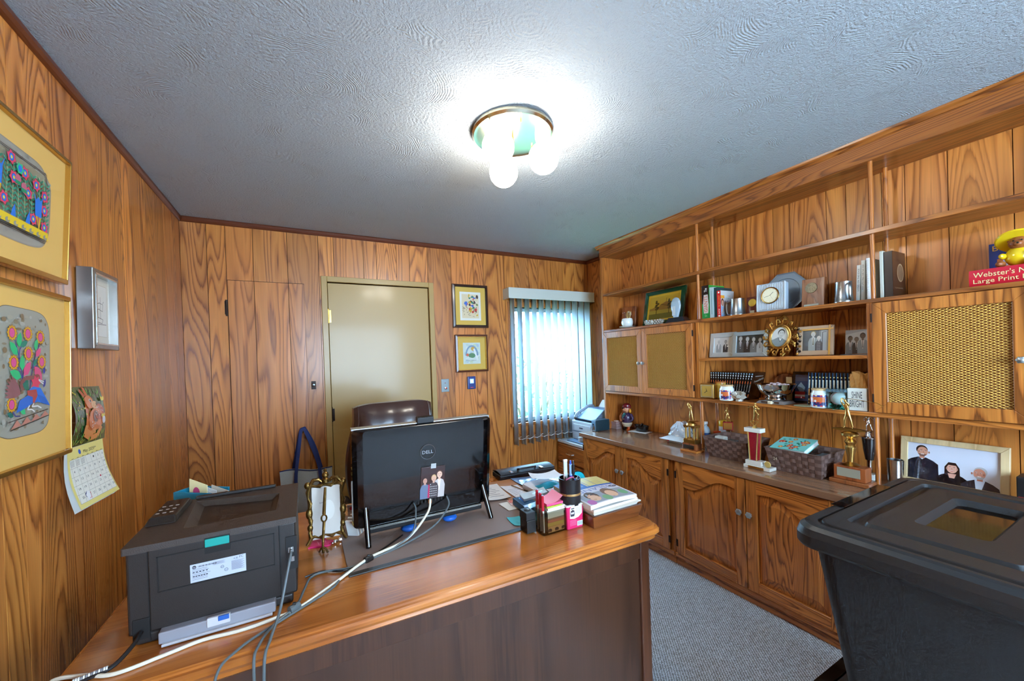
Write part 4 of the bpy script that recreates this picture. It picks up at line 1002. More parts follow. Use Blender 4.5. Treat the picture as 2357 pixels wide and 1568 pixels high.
for k, (x, y, zt_, r_, c_, lab, kind) in enumerate(pens):
    t = World('pen', lab, 'pen', (x, y, .826), group='pens in the black cup')
    pm_ = mat('pen_%d' % k, c_, .3, coat=.4)
    dx, dy = (x - .886) * .35, (y - 1.22) * .35
    if kind:
        t.part(MB().box(x - .008, x + .008, y - .003, y + .003, .87, zt_), 'blade', pm_, bev=.001); t.part(MB().box(x - .0082, x + .0082, y - .0035, y + .0035, zt_ - .004, zt_ + .003), 'cap', WHITE)
    else:
        t.part(MB().cyl((x - dx, y - dy, .83), (x, y, zt_ - .014), r_, n=10), 'barrel', pm_ if k != 1 else mat('pen_clear', (150, 185, 235), .1, coat=.6), smooth=True)
        t.part(MB().cyl((x, y, zt_ - .014), (x + dx * .05, y, zt_), r_ * .7, r_ * .5, 10), 'cap', mat('pen_blue_tip', (20, 70, 220), .3) if k == 1 else pm_, smooth=True)
        if k == 1: t.part(MB().cyl((x - dx * .6, y - dy * .6, .89), (x - dx * .1, y - dy * .1, .955), r_ * 1.06, n=10), 'refill', mat('pen_ink_blue', (20, 50, 200), .3), smooth=True)
        t.part(MB().box(x - .0012, x + .0012, y - r_ - .0018, y - r_ - .0005, zt_ - .05, zt_ - .016), 'clip', STEEL)
# glasses case leaning out of the cup: black loop
lp = World('glasses_case', 'black padded glasses case stuck in the pencil cup', 'glasses case', (.862, 1.202, .826))
lp.part(MB().sheet(lambda u, v: (.852 + .036 * u, 1.196 - .012 * math.sin(PI * u), .87 + .078 * v + .010 * math.sin(PI * u) * v), 8, 8), 'pouch', mat('case_black', (22, 20, 22), .5), smooth=True)
lp.part(MB().tube([(.852, 1.196, .948), (.860, 1.187, .955), (.870, 1.184, .958), (.880, 1.187, .955), (.888, 1.196, .948)], .003, 6), 'piping', mat('case_pink', (150, 70, 100), .5), smooth=True)

# clear acrylic memo holder full of note paper, with three red pens
ac = World('memo_holder', 'clear acrylic memo holder packed with note pads', 'memo holder', (.79, 1.235, DZ))
ax0, ax1, ay0, ay1 = .742, .842, 1.190, 1.285
mb = MB(); t_ = .003
mb.box(ax0, ax1, ay0, ay1, DZ + .001, DZ + .004); mb.box(ax0, ax1, ay0, ay0 + t_, DZ + .004, .845); mb.box(ax0, ax0 + t_, ay0 + t_, ay1, DZ + .004, .852); mb.box(ax1 - t_, ax1, ay0 + t_, ay1, DZ + .004, .845); mb.box(ax0 + .018, ax0 + .021, ay0 + t_, ay1, DZ + .004, .852)
ac.part(mb, 'tray', ACRYL)
z = DZ + .0045
for k, (th, c_, lab) in enumerate(((.022, (206, 150, 92), 'orange printed note block lowest in the acrylic holder'), (.014, (196, 160, 80), 'mustard note pad low in the acrylic holder'), (.010, (196, 112, 88), 'salmon note pad in the acrylic holder'), (.006, (150, 120, 100), 'brown note pad in the acrylic holder'), (.018, (222, 216, 196), 'cream note pad stack in the acrylic holder'), (.012, (236, 232, 218), 'white memo cards above the cream pads'), (.008, (226, 222, 200), 'cream memo sheets near the top of the holder'), (.006, (166, 178, 60), 'lime sticky notes near the top of the holder'))):
    x_a, x_b = ax0 + .024, ax1 - .004 + (.006 if k > 4 else 0)
    if k == 7: x_b -= .012
    o = tag(MB().box(-(x_b - x_a) / 2, (x_b - x_a) / 2, -(ay1 - ay0) / 2 + .006, (ay1 - ay0) / 2 - .004, 0, th - .0005, RZ(math.radians((-1) ** k * (.6 if k < 5 else 2)))).build('note_pad', mat('notes_%d' % k, c_, .75, bump=(500, .4)), loc=((x_a + x_b) / 2, (ay0 + ay1) / 2 + .001, z)), lab, 'note pad', 'note pads in the acrylic holder')
    if k == 0:
        a = Art()
        for q in range(3): a.ell(-.028 + q * .03, .009, .009, .006, (70, 40, 20), 10); a.rect(-.036 + q * .03, .003, -.02 + q * .03, .006, (110, 60, 30))
        a.build('print', T(0, -.0425, 0) @ FACE['-y'], o)
    z += th
pn = World('sticky_notes', 'bright pink sticky note block with a curling top sheet', 'sticky notes', (.795, 1.237, z))
pn.part(MB().box(.766, .838, 1.200, 1.272, z, z + .008), 'block', mat('hot_pink', (232, 70, 120), .6), bev=.0005)
pn.part(MB().sheet(lambda u, v: (.766 + .072 * u, 1.200 + .072 * v, z + .0085 + .024 * max(0, u - .35) ** 2 * 2.0 + .004 * v), 8, 4), 'top_sheet', mat('light_pink', (244, 150, 172), .6), smooth=True)
for k, y in enumerate((1.205, 1.222, 1.243)):
    t = World('red_pen', ['red capped ballpoint nearest us in the acrylic holder', 'red capped ballpoint in the middle of the acrylic holder slot', 'red capped ballpoint at the back of the acrylic holder slot'][k], 'pen', (.7525, y, DZ + .005), group='red pens in the acrylic holder')
    zt_ = .905 + .006 * k
    t.part(MB().cyl((.7525, y, DZ + .0065), (.7515, y, zt_ - .05), .0043, n=6), 'barrel', mat('pen_cream', (216, 206, 190), .3), bev=.0005)
    t.part(MB().cyl((.7515, y, zt_ - .055), (.751, y, zt_), .0052, n=10).box(.7457, .7467, y - .0015, y + .0015, zt_ - .075, zt_ - .01), 'cap', mat('pen_red', (176, 20, 44), .3, coat=.4), smooth=True)
    t.part(MB().cyl((.751, y, zt_), (.751, y, zt_ + .003), .003, n=8), 'end_plug', mat('pen_plug', (140, 150, 170), .3))
# black magnetic clip dispenser
bb = World('clip_dispenser', 'square black paper clip dispenser left of the acrylic holder', 'dispenser', (.715, 1.255, DZ))
bb.part(MB().box(.698, .737, 1.232, 1.285, DZ + .0035, .812), 'base', mat('dispenser_black', (30, 29, 28), .35, var=.3, vscale=60), bev=.002)
tp_ = bb.part(MB().box(.696, .735, 1.232, 1.285, .8125, .842), 'head', BLACK, bev=.002)
bb.part(MB().lathe([(.013, .8421), (.013, .8428), (.011, .8432), (0, .8432)], 18, T(.7155, 1.2585, 0)), 'magnet', DARK, tp_)
bb.part(MB().tube([(.7155 + .008 * math.cos(k), 1.2585 + .008 * math.sin(k), .8436 + .0005 * k) for k in range(7)], .0009, 5), 'paper_clips', STEEL, tp_)
cc = tag(MB().box(0, .016, 0, .0015, 0, .045).build('clear_tab', mat('clear_blue_tab', (190, 210, 235), .2, alpha=.6), loc=(.722, 1.29, .812 - .0085)), 'small clear plastic strip standing behind the clip dispenser', 'plastic strip')

# loose papers on the right half of the desk
def sheet_(name, label, cat, P, z0, th, rgb, art=None, curl_=0.0, mt=None, group='loose papers beside the computer'):
    """P: four corners (x, y); a thin real sheet or pad"""
    c = Vector((sum(p[0] for p in P) / 4, sum(p[1] for p in P) / 4, z0))
    t = World(name, label, cat, c, group=group)
    def f(u, v):
        a_ = Vector(P[0]).lerp(Vector(P[1]), u); b_ = Vector(P[3]).lerp(Vector(P[2]), u); q = a_.lerp(b_, v)
        return (q.x, q.y, z0 + th + curl_ * (2*u - 1) ** 2 * (2*v - 1) ** 2 + abs(curl_) * .3)
    t.part(MB().sheet(f, 6, 6, th), 'paper', mt or mat('sheet_%d_%d_%d' % rgb, rgb, .6))
    if art: t.art(art, 'print', T(0, 0, 0), None, GLOSSY, fn=lambda u, v, h: (f(u, v)[0], f(u, v)[1], f(u, v)[2] + .0003 + h))
    return t
PZ = DZ + .0045
def lines(n=6, x0=.15, x1=.8, c=(120, 124, 140)):
    a = Art()
    for k in range(n): a.rect(x0, .18 + k * .11, x1 - .12 * (k % 3), .20 + k * .11, c)
    return a
sheet_('folder', 'open brown paper folder under the bills on the desk', 'folder', [(.80, 1.56), (.93, 1.62), (.95, 1.84), (.80, 1.85)], PZ, .002, (176, 122, 84))
sheet_('bill', 'white bill with purple stamp nearest the computer', 'paper', [(.715, 1.60), (.82, 1.585), (.845, 1.79), (.755, 1.83)], PZ + .003, .001, (226, 224, 222), lines(6), .004)
sheet_('statement', 'white statement lying in the brown folder with a slim pen', 'paper', [(.835, 1.560), (.918, 1.600), (.925, 1.72), (.842, 1.75)], PZ + .004, .001, (222, 220, 226), lines(5), .002)
sheet_('envelope', 'white envelope corner sticking out toward us', 'envelope', [(.742, 1.462), (.795, 1.462), (.80, 1.555), (.74, 1.558)], PZ + .0002, .001, (232, 230, 226), None, .0)
sheet_('flyer', 'red and white flyer on the envelope', 'flyer', [(.775, 1.50), (.806, 1.475), (.83, 1.555), (.785, 1.565)], PZ + .003, .0006, (224, 190, 180), Art().rect(.1, .5, .6, .95, (206, 76, 60)).rect(.55, .1, .95, .5, (170, 180, 214)))
sheet_('green_paper', 'lime green paper sticking out under the booklets', 'paper', [(.778, 1.425), (.812, 1.405), (.832, 1.52), (.798, 1.535)], PZ + .0042, .0008, (166, 196, 40))
sheet_('glossy_leaflet', 'glossy blue leaflet catching the window light', 'leaflet', [(.945, 1.70), (1.160, 1.665), (1.165, 1.79), (.945, 1.83)], PZ + .003, .0015, (110, 150, 205), None, .003, mat('leaflet_gloss', (120, 150, 200), .12, coat=.6))
sheet_('booklet', 'dark blue booklet pile behind the clip dispenser', 'booklet', [(.775, 1.355), (.845, 1.375), (.850, 1.50), (.785, 1.505)], PZ + .0055, .028, (52, 96, 140), Art().rect(.3, .5, .8, .9, (40, 120, 210)).rect(.0, .0, 1, .3, (30, 34, 40)))
sheet_('grey_booklet', 'pale blue envelope lying on the dark booklets', 'envelope', [(.80, 1.430), (.935, 1.455), (.955, 1.52), (.815, 1.495)], PZ + .0345, .010, (196, 214, 226), Art().rect(.45, .4, .85, .6, (120, 140, 180)), .002)
sheet_('note_stack', 'thick white paper pad in the middle of the papers', 'paper pad', [(.925, 1.560), (1.095, 1.600), (1.06, 1.690), (.925, 1.665)], PZ + .005, .022, (224, 224, 230))
sheet_('curled_sheet', 'large white sheet curling over the teal case', 'paper', [(.960, 1.600), (1.13, 1.57), (1.12, 1.67), (.98, 1.70)], PZ + .0485, .0008, (226, 228, 234), None, .012)
tc_ = World('teal_case', 'teal zip case lying among the papers', 'zip case', (1.02, 1.575, PZ + .0275))
tc_.part(MB().sheet(lambda u, v: (.955 + .125 * u, 1.525 + .075 * v + .02 * u, PZ + .0275 + .018 * math.sin(PI * min(1, u * 1.1)) * math.sin(PI * v) + .001), 10, 6, .0), 'shell', mat('teal_fabric', (0, 140, 170), .45), smooth=True)
tc_.part(MB().tube([(.955 + .125 * u, 1.525 + .02 * u, PZ + .0290) for u in (0, .3, .6, 1)], .0018, 6), 'zip', BLACK)
sheet_('card_pile', 'pile of pale cards beside the pencil cup', 'cards', [(.935, 1.41), (.985, 1.40), (1.00, 1.48), (.95, 1.49)], PZ + .0002, .045, (200, 200, 208))
sheet_('mint_note', 'turquoise sticky note curling on the desk pad', 'sticky note', [(.690, 1.315), (.738, 1.300), (.768, 1.385), (.698, 1.398)], DZ + .0038, .0006, (70, 184, 196), lines(3, .3, .7, (50, 150, 165)), .004)
tp = World('teal_pouch', 'turquoise zip pouch standing behind the magazines', 'pouch', (1.215, 1.60, .70))
# stands on the floor side of the desk? it leans on the desk edge, so keep it on the desktop corner
tp.loc = Vector((1.13, 1.50, PZ)); tp.o.location = tp.loc
tp.part(MB().ball((1.13, 1.50, PZ + .046), (.052, .022, .047), 18, 10), 'body', mat('turquoise', (10, 175, 190), .5), smooth=True)
tp.part(MB().tube([(1.13 + .052 * math.cos(t), 1.50, PZ + .046 + .047 * math.sin(t)) for t in [PI * k / 10 for k in range(11)]], .003, 6), 'zip', BLACK)
pb = World('slim_pen', 'slim dark pen lying on the statement', 'pen', (.905, 1.665, PZ + .006)); pb.part(MB().cyl((.895, 1.725, PZ + .0085), (.915, 1.615, PZ + .0085), .003, n=8), 'barrel', STEEL, smooth=True); pb.part(MB().cyl((.9125, 1.628, PZ + .0085), (.917, 1.604, PZ + .0085), .0042, n=8), 'grip', CBK, smooth=True)
# black briefcase at the far edge
bc = thing('briefcase', 'black leather briefcase with metal clasps at the far edge of the desk', 'briefcase', (1.065, 1.895, DZ), rot=(0, 0, math.radians(-3)))
LTH = mat('briefcase_leather', (26, 24, 27), .4, bump=(220, .3), coat=.15)
MB().box(-.17, .17, -.055, .055, .0008, .030).build('body', LTH, bc, bev=.008, segs=3)
MB().sheet(lambda u, v: (-.165 + .33 * u, -.058 + .116 * v, .0305 + .010 * math.sin(PI * v) + .002), 8, 8, .004).build('flap', LTH, bc, smooth=True)
for x in (-.10, .085):
    c_ = MB().box(x - .008, x + .008, -.060, -.02, .034, .040).build('clasp', STEEL, bc, bev=.001)
MB().tube([(-.055, -.03, .042), (-.05, -.045, .047), (.0, -.050, .048), (.05, -.045, .047), (.055, -.03, .042)], .005, 8).build('handle', LTH, bc, smooth=True)

# ---- office chair behind the desk
ch = thing('office_chair', 'high-back brown leather office chair behind the computer', 'chair', (.482, 2.42, 0), rot=(0, 0, math.radians(3)))
LEA = mat('chair_leather', (66, 46, 42), .28, coat=.25, bump=(140, .12))
def back(u, v):
    wd_ = .246 + .045 * math.sin(PI * min(1, v * 1.2)) - .012 * v
    x = (2*u - 1) * wd_
    z = .52 + .650 * v - .020 * abs(2*u - 1) ** 5 * (v > .95)
    y = -.115 * math.sin(v * 1.7) * 0 + .10 * (v - .5) ** 2 + .05 * abs(2*u - 1) ** 2.2 * .4
    y += -.055 * (1 - abs(2*u - 1) ** 6) * (1 - abs(2*v - 1) ** 8) - .006 * math.sin(u * 19) * max(0, v - .6) * 2
    return (x, y, z)
mb = MB().sheet(back, 24, 20)
mb.sheet(lambda u, v: (lambda p: (p[0], p[1] * .3 + .085, p[2]))(back(1 - u, v)), 24, 20)
A_ = [back(0, j / 20) for j in range(21)] + [back(i / 24, 1) for i in range(1, 25)] + [back(1, 1 - j / 20) for j in range(1, 21)]
vs_ = A_ + [(p[0], p[1] * .3 + .085, p[2]) for p in A_]; n = len(A_)
mb.add(vs_, [(i, i + 1, n + i + 1, n + i) for i in range(n - 1)])
bk = mb.build('backrest', LEA, ch, smooth=True)
for q_ in (.045, .955): MB().tube([back(q_, j / 20) for j in range(21)], .0035, 6).build('piping', LEA, bk, smooth=True)
MB().ball((0, -.20, .47), (.27, .27, .07), 24, 12).build('seat', LEA, ch, smooth=True)
for s_ in (-1, 1):
    MB().tube([(s_ * .28, .02, .46), (s_ * .31, .02, .60), (s_ * .31, -.05, .655), (s_ * .31, -.25, .655), (s_ * .30, -.30, .62), (s_ * .28, -.28, .46)], .022, 10).build('armrest', BLACK, ch, smooth=True)
MB().cyl((0, -.15, .10), (0, -.15, .42), .03, n=14).build('gas_column', BLACK, ch)
for k in range(5):
    a_ = 2 * PI * k / 5 + .3; ex, ey = .30 * math.cos(a_), -.15 + .30 * math.sin(a_)
    l = MB().tube([(0, -.15, .12), (ex, ey, .075)], [.025, .016], 8).build('leg', BLACK, ch)
    MB().cyl((ex - .015, ey, .028), (ex + .015, ey, .028), .027, n=14).build('caster', BLACK, l)

# ---- tote bag hanging on the closet knob
tg = World('tote_bag', 'grey linen tote bag with navy straps hanging on the closet knob', 'bag', (-.01, 3.165, .32))
LIN = mat('linen', (176, 186, 186), .85, var=.15, vscale=220, bump=(300, .4)); NAVY = mat('navy_strap', (36, 52, 108), .7)
def bagf(sg):
    def f(u, v):
        x = (-.175 + .335 * u) * (1 - .10 * (1 - v)) - .004
        y = 3.172 + sg * (.010 + .026 * math.sin(PI * u)) * (.55 + .45 * (1 - v)) + .006 * math.sin(u * 9) * v
        return (x, min(y, 3.205), .33 + (.345 - .020 * u + .008 * math.sin(u * 7)) * v)
    return f
mb = MB().sheet(bagf(-1), 16, 10).sheet(bagf(1), 16, 10)
mb.add([bagf(-1)(i / 16, 0) for i in range(17)] + [bagf(1)(i / 16, 0) for i in range(17)], [(i + 1, i, 17 + i, 17 + i + 1) for i in range(16)])
bg = tg.part(mb, 'body', LIN, smooth=True)
tg.part(MB().tube([bagf(-1)(i / 16, 1) for i in range(17)], .004, 6), 'binding', NAVY, smooth=True)
def ribbon(pts, wv):
    mb = MB(); P = [Vector(p) for p in pts]; W_ = Vector(wv)
    vs = []
    for p in P: vs += [p - W_, p + W_]
    return mb.add(vs, [(2*i, 2*i+1, 2*i+3, 2*i+2) for i in range(len(P) - 1)])
def strap_(pts, wv):
    o = tg.part(ribbon(smooth_path(pts, 5), wv), 'strap', NAVY); m_ = o.modifiers.new('s', 'SOLIDIFY'); m_.thickness = .002; return o
strap_([(-.082, 3.138, .50), (-.080, 3.138, .62), (-.072, 3.143, .70), (-.055, 3.155, .82), (-.040, 3.17, .935), (-.027, 3.175, .962), (-.012, 3.17, .945), (.030, 3.155, .82), (.065, 3.143, .70), (.075, 3.138, .62), (.078, 3.138, .50)], (.011, 0, .002))
strap_([(-.098, 3.195, .66), (-.066, 3.192, .82), (-.042, 3.186, .94), (-.027, 3.184, .968), (-.010, 3.186, .95), (.045, 3.192, .82), (.085, 3.195, .655)], (.010, 0, .003))

# ================================================================ pictures and fittings on the walls
GF = mat('gold_frame', (196, 150, 70), .25, metal=.8); MATG = mat('mustard_mat', (238, 190, 104), .7); MATO = mat('ochre_mat', (216, 178, 82), .7)
def frame_on(name, label, cat, M, w_, h_, fw, depth, fmat, bmat, group=None, glass=True, lip=None, outer=.85):
    """framed picture: local u,v centred, w outwards; M places it in the room. Returns (thing, M local)"""
    o = bpy.data.objects.new(name, None); col.objects.link(o); o.empty_display_size = .05
    o.matrix_world = M; tag(o, label, cat, group)
    mb = MB(); X, Y = w_ / 2, h_ / 2
    for P in ([(-X,-Y),(X,-Y),(X-fw,-Y+fw),(-X+fw,-Y+fw)], [(X,-Y),(X,Y),(X-fw,Y-fw),(X-fw,-Y+fw)], [(X,Y),(-X,Y),(-X+fw,Y-fw),(X-fw,Y-fw)], [(-X,Y),(-X,-Y),(-X+fw,-Y+fw),(-X+fw,Y-fw)]):
        mb.add([(a, b_, 0) for a, b_ in P] + [(P[0][0], P[0][1], depth * outer), (P[1][0], P[1][1], depth * outer), (P[2][0], P[2][1], depth), (P[3][0], P[3][1], depth)], [(3,2,1,0),(4,5,6,7)] + [(i, (i+1) % 4, 4 + (i+1) % 4, 4 + i) for i in range(4)])
    f = mb.build('frame', fmat, o, bev=.002)
    if lip:
        mb = MB(); q = fw * .86
        for x0, x1, y0, y1 in ((-X+q, X-q, -Y+q, -Y+fw+.003), (-X+q, X-q, Y-fw-.003, Y-q), (-X+q, -X+fw+.003, -Y+fw, Y-fw), (X-fw-.003, X-q, -Y+fw, Y-fw)): mb.box(x0, x1, y0, y1, depth * .5, depth + .001)
        mb.build('inner_lip', lip, f)
    MB().box(-X+fw*.5, X-fw*.5, -Y+fw*.5, Y-fw*.5, .001, depth * .5).build('mat_board', bmat, o)
    if glass: MB().add([(-X+fw, -Y+fw, depth * .72), (X-fw, -Y+fw, depth * .72), (X-fw, Y-fw, depth * .72), (-X+fw, Y-fw, depth * .72)], [(0, 1, 2, 3)]).build('glass', THIN, o)
    return o

def blob(cx, cy, rx, ry, n=40, amp=.05, seed=1, sq=.35):
    r = random.Random(seed); ph = [r.uniform(0, 6.28) for _ in range(5)]; out = []
    for i in range(n):
        t = 2 * PI * i / n; c, s_ = math.cos(t), math.sin(t)
        e = (abs(c) ** (2 / (2 - sq * 4 + 2.6)) if False else abs(c) ** .36 * (1 if c > 0 else -1), abs(s_) ** .36 * (1 if s_ > 0 else -1))
        k = 1 + amp * sum(math.sin((j + 3) * t + ph[j]) for j in range(5)) / 5
        out.append((cx + rx * e[0] * k, cy + ry * e[1] * k))
    return out
BARK = (158, 150, 134)
def flower(a, x, y, r, petal=(222, 160, 40), core=(226, 84, 150), n=12):
    a.star(x, y, r, r * .78, n, (120, 80, 20)); a.star(x, y, r * .95, r * .74, n, petal); a.ell(x, y, r * .52, r * .6, (60, 40, 40)); a.ell(x, y, r * .47, r * .55, core)
def leaf(a, x, y, l, ang, c, wd=.35):
    ca, sa = math.cos(ang), math.sin(ang)
    P = [(0, 0), (l * .3, l * wd * .5), (l * .7, l * wd * .45), (l, 0), (l * .7, -l * wd * .4), (l * .3, -l * wd * .45)]
    a.poly([(x + p * ca - q * sa, y + p * sa + q * ca) for p, q in P], c)
# -- upper bark painting: garden with birds (extends out of view to the left)
tilt = math.radians(3.0)
def left_wall(yc, zc, w_, h_, off, tl): return T(XL + off, yc, zc) @ RY(tl) @ FACE['+x']
# FACE['+x']: u -> +y (away from camera = right in view), w -> +x
f1w, f1h = .62, .395
f1 = frame_on('bark_painting', 'gold-framed bark painting of birds and flowers, the upper one', 'painting', left_wall(1.757 - f1w / 2, 1.693 + f1h / 2, f1w, f1h, .018, tilt), f1w, f1h, .014, .028, GF, MATG, 'bark paintings on the left wall')
a = Art()
aw, ah = .235, .125; rg_b = random.Random(2)
a.poly(blob(-.02, 0, aw, ah, 80, .035, 4), BARK); a.poly(blob(-.02, 0, aw * .97, ah * .97, 80, .035, 4), (164, 160, 148))
for k in range(150): a.ell(rg_b.uniform(-.25, .21), rg_b.uniform(-.118, .118), rg_b.uniform(.004, .014), rg_b.uniform(.003, .008), [(150, 144, 130), (172, 170, 160), (158, 154, 144)][k % 3], 7)
x0, x1, y0, y1 = -.235, .190, -.098, .102
for d in (0, .004): a.line([(x0 + d, y0 + d), (x1 - d, y0 + d), (x1 - d, y1 - d), (x0 + d, y1 - d), (x0 + d, y0 + d)], .0016, (62, 54, 48))
a.rect(x0 + .008, y0 + .012, x1 - .008, y1 - .008, (156, 148, 122))
rg_ = random.Random(9)
for k in range(15):
    xx = x0 + .02 + k * .0275
    a.line([(xx, y0 + .03), (xx + .008 * math.sin(k), y0 + .10), (xx + .012 * math.sin(k * 1.7), y1 - .025)], .0028, (150, 190, 140))
    for j in range(11):
        for sg in (-1, 1): leaf(a, xx + .006 * math.sin(k), y0 + .035 + j * .0125, .019, PI / 2 - sg * .9, (42, 132, 106) if (k + j) % 2 else (60, 150, 120), .3)
PK, BL_, GN = (226, 70, 100), (40, 120, 215), (38, 190, 130)
for (x, y) in ((-.20, .075), (-.13, .065), (-.06, .075), (.02, .078), (.075, .060), (.125, .048), (.165, .030), (.165, -.010), (.167, -.058), (.09, .012), (.115, -.050), (.03, .030), (-.005, -.035), (-.09, .01), (-.15, -.04), (-.2, 0)):
    a.star(x, y, .0195, .014, 6, (90, 30, 40), x * 40); a.star(x, y, .0185, .0130, 6, PK, x * 40); a.ell(x, y, .009, .010, (40, 70, 150)); a.ell(x, y, .0078, .0088, BL_); a.ell(x, y, .0038, .0044, (230, 210, 70))
a.star(.052, .062, .016, .012, 6, GN); a.ell(.052, .062, .008, .009, BL_)
for x, y in ((-.03, .03), (.135, -.002), (-.16, .03)):
    a.poly([(x - .014, y - .035), (x + .014, y - .035), (x + .016, y + .010), (x + .024, y + .035), (x + .010, y + .012), (x - .002, y + .020), (x - .012, y + .010), (x - .022, y + .032), (x - .016, y + .006)], BL_)
    a.poly([(x - .012, y - .035), (x + .013, y - .035), (x + .006, y - .075)], (214, 170, 40)); a.poly([(x - .004, y - .035), (x + .004, y - .035), (x + .002, y - .07)], (170, 90, 90))
for x, y in ((.045, .03), (.07, .018)): a.ell(x, y, .012, .014, (196, 100, 120)); a.rect(x - .011, y - .012, x + .011, y - .002, (30, 140, 100))
for x in (.02, .08): a.poly([(x, -.070), (x + .02, -.070), (x + .016, -.035), (x + .006, -.052)], BL_)
a.rect(x0 + .006, y0 + .006, x1 - .006, y0 + .028, (232, 196, 44))
for k in range(13):
    xx = x0 + .02 + k * .032; a.ell(xx, y0 + .012, .009, .007, (150, 146, 130)); a.ell(xx + .004, y0 + .015, .004, .004, (232, 196, 44))
a.build('painting', T(0, 0, .0152), f1)
# -- lower bark painting: peacock and sunflowers
f2w, f2h = .60, .487
f2 = frame_on('bark_painting', 'gold-framed bark painting of a blue bird under sunflowers, the lower one', 'painting', left_wall(1.727 - f2w / 2, 1.163 + f2h / 2, f2w, f2h, .018, math.radians(1.3)), f2w, f2h, .014, .028, GF, MATG, 'bark paintings on the left wall')
a = Art()
cx, cy = .085, .012
a.poly(blob(cx, cy, .118, .168, 70, .03, 8), (120, 104, 82)); a.poly(blob(cx, cy, .1165, .1665, 70, .03, 8), (168, 166, 152))
rg_ = random.Random(12)
for k in range(170):
    xx, yy = cx + rg_.uniform(-.10, .10), cy + rg_.uniform(-.15, .15); a.ell(xx, yy, rg_.uniform(.003, .013), rg_.uniform(.002, .008), [(146, 134, 108), (182, 182, 172), (134, 116, 88), (174, 170, 152), (160, 158, 146)][k % 5], 8)
V_ = (52, 62, 150)
def fp(px, py):          # painting's own layout grid: 0..440 across, 0..1250 down
    return (-.0108 + px * .000475, .1938 - py * .000287)
for P in (((110, 345), (150, 520), (170, 690), (225, 800)), ((205, 330), (150, 430), (140, 520)), ((330, 365), (270, 540), (250, 680), (235, 790)), ((222, 540), (180, 640), (170, 690)), ((135, 590), (165, 690)), ((310, 570), (270, 590)), ((85, 980), (110, 1025), (150, 1030))):
    a.line([fp(*p) for p in P], .0030, V_)
for x, y in ((88, 285), (222, 278), (338, 298), (225, 462), (98, 547), (348, 538), (78, 918)): flower(a, *fp(x, y), .0215)
for x, y, l, an, c_ in ((140, 410, .040, 1.4, (40, 190, 120)), (130, 480, .045, 2.3, (40, 190, 120)), (150, 400, .034, .4, (20, 130, 110)), (165, 620, .042, 1.5, (40, 190, 120)), (285, 430, .034, 1.3, (40, 190, 120)), (265, 580, .026, .9, (20, 130, 110)), (290, 490, .034, .8, (226, 84, 130)), (180, 670, .048, .9, (226, 84, 130)), (275, 580, .055, -.9, (226, 84, 130)), (160, 680, .048, 2.8, (40, 190, 120)), (205, 790, .030, 1.6, (20, 120, 100)), (225, 800, .034, 2.5, (20, 120, 100)), (190, 1020, .032, 2.4, (40, 190, 120)), (90, 1025, .026, 2.7, (20, 120, 110)), (365, 660, .022, 1.4, V_), (360, 790, .026, 1.2, V_)):
    leaf(a, *fp(x, y), l, an, c_, .5)
for an in range(7): leaf(a, *fp(150, 830), .062, 2.2 + an * .17, (150, 96, 100), .22)
a.line([fp(170, 800), fp(150, 740), fp(190, 690), fp(290, 685)], .011, (140, 84, 80))
a.ell(*fp(300, 690), .013, .010, (150, 80, 76)); a.line([fp(305, 710), fp(360, 755)], .0035, (232, 232, 230)); a.line([fp(310, 705), fp(365, 735)], .0025, (232, 232, 230))
a.star(*fp(285, 740), .022, .014, 7, (226, 66, 96))
a.poly([fp(210, 810), fp(260, 770), fp(330, 790), (fp(425, 975)), fp(300, 920), fp(260, 930)], (40, 120, 215))
a.poly([fp(205, 805), fp(290, 800), fp(300, 860), fp(270, 930), fp(215, 900)], (186, 76, 70))
a.poly([fp(110, 1000), fp(140, 890), fp(210, 850), fp(255, 870), fp(255, 930), fp(200, 960)], (40, 110, 205))
for k in range(6): a.line([fp(300 + k * 12, 850 + k * 6), fp(340 + k * 14, 940 + k * 6)], .0010, (24, 60, 130))
for P in (((225, 945), (205, 980), (245, 985), (270, 1010)), ((265, 930), (245, 960), (300, 960), (335, 985))): a.line([fp(*p) for p in P], .0040, (236, 236, 232))
a.line([fp(40, 1070), fp(400, 1005)], .0020, (60, 50, 46)); a.line([fp(60, 1145), fp(410, 1068)], .0020, (60, 50, 46))
for k in range(4): a.poly([fp(65 + k * 85, 1135 - k * 18), fp(115 + k * 85, 1060 - k * 14), fp(150 + k * 85, 1115 - k * 18)], (196, 130, 112))
a.build('painting', T(0, 0, .0152), f2)
# -- small silver frame with a ship sketch
sf = frame_on('ship_sketch', 'small deep silver frame with a sketched sailing ship', 'picture', left_wall(1.982, 1.638, 0, 0, .003, math.radians(.8)), .208, .285, .018, .045, mat('antique_silver', (150, 148, 144), .3, metal=.8, bump=(40, .3)), mat('cream_mat', (226, 222, 208), .8), lip=mat('silver_lip', (190, 190, 186), .2, metal=.9), outer=.95)
a = Art(); a.rect(-.056, -.095, .056, .095, (176, 160, 128)); a.rect(-.055, -.094, .055, .094, (230, 228, 220))
for P in (((-.03, -.022), (.025, -.03), (.018, -.045), (-.022, -.042), (-.03, -.022)), ((-.015, -.03), (-.018, .045)), ((.006, -.03), (.004, .052)), ((-.03, .0), (-.002, .008)), ((-.03, .022), (.0, .03)), ((-.006, .005), (.024, .0)), ((-.006, .03), (.024, .026)), ((-.026, .0), (-.028, .022)), ((.022, .0), (.024, .026)), ((.024, .03), (.032, .038)), ((-.04, -.05), (.05, -.048))): a.line(P, .0018, (70, 68, 66))
a.build('sketch', T(0, 0, .0235), sf)

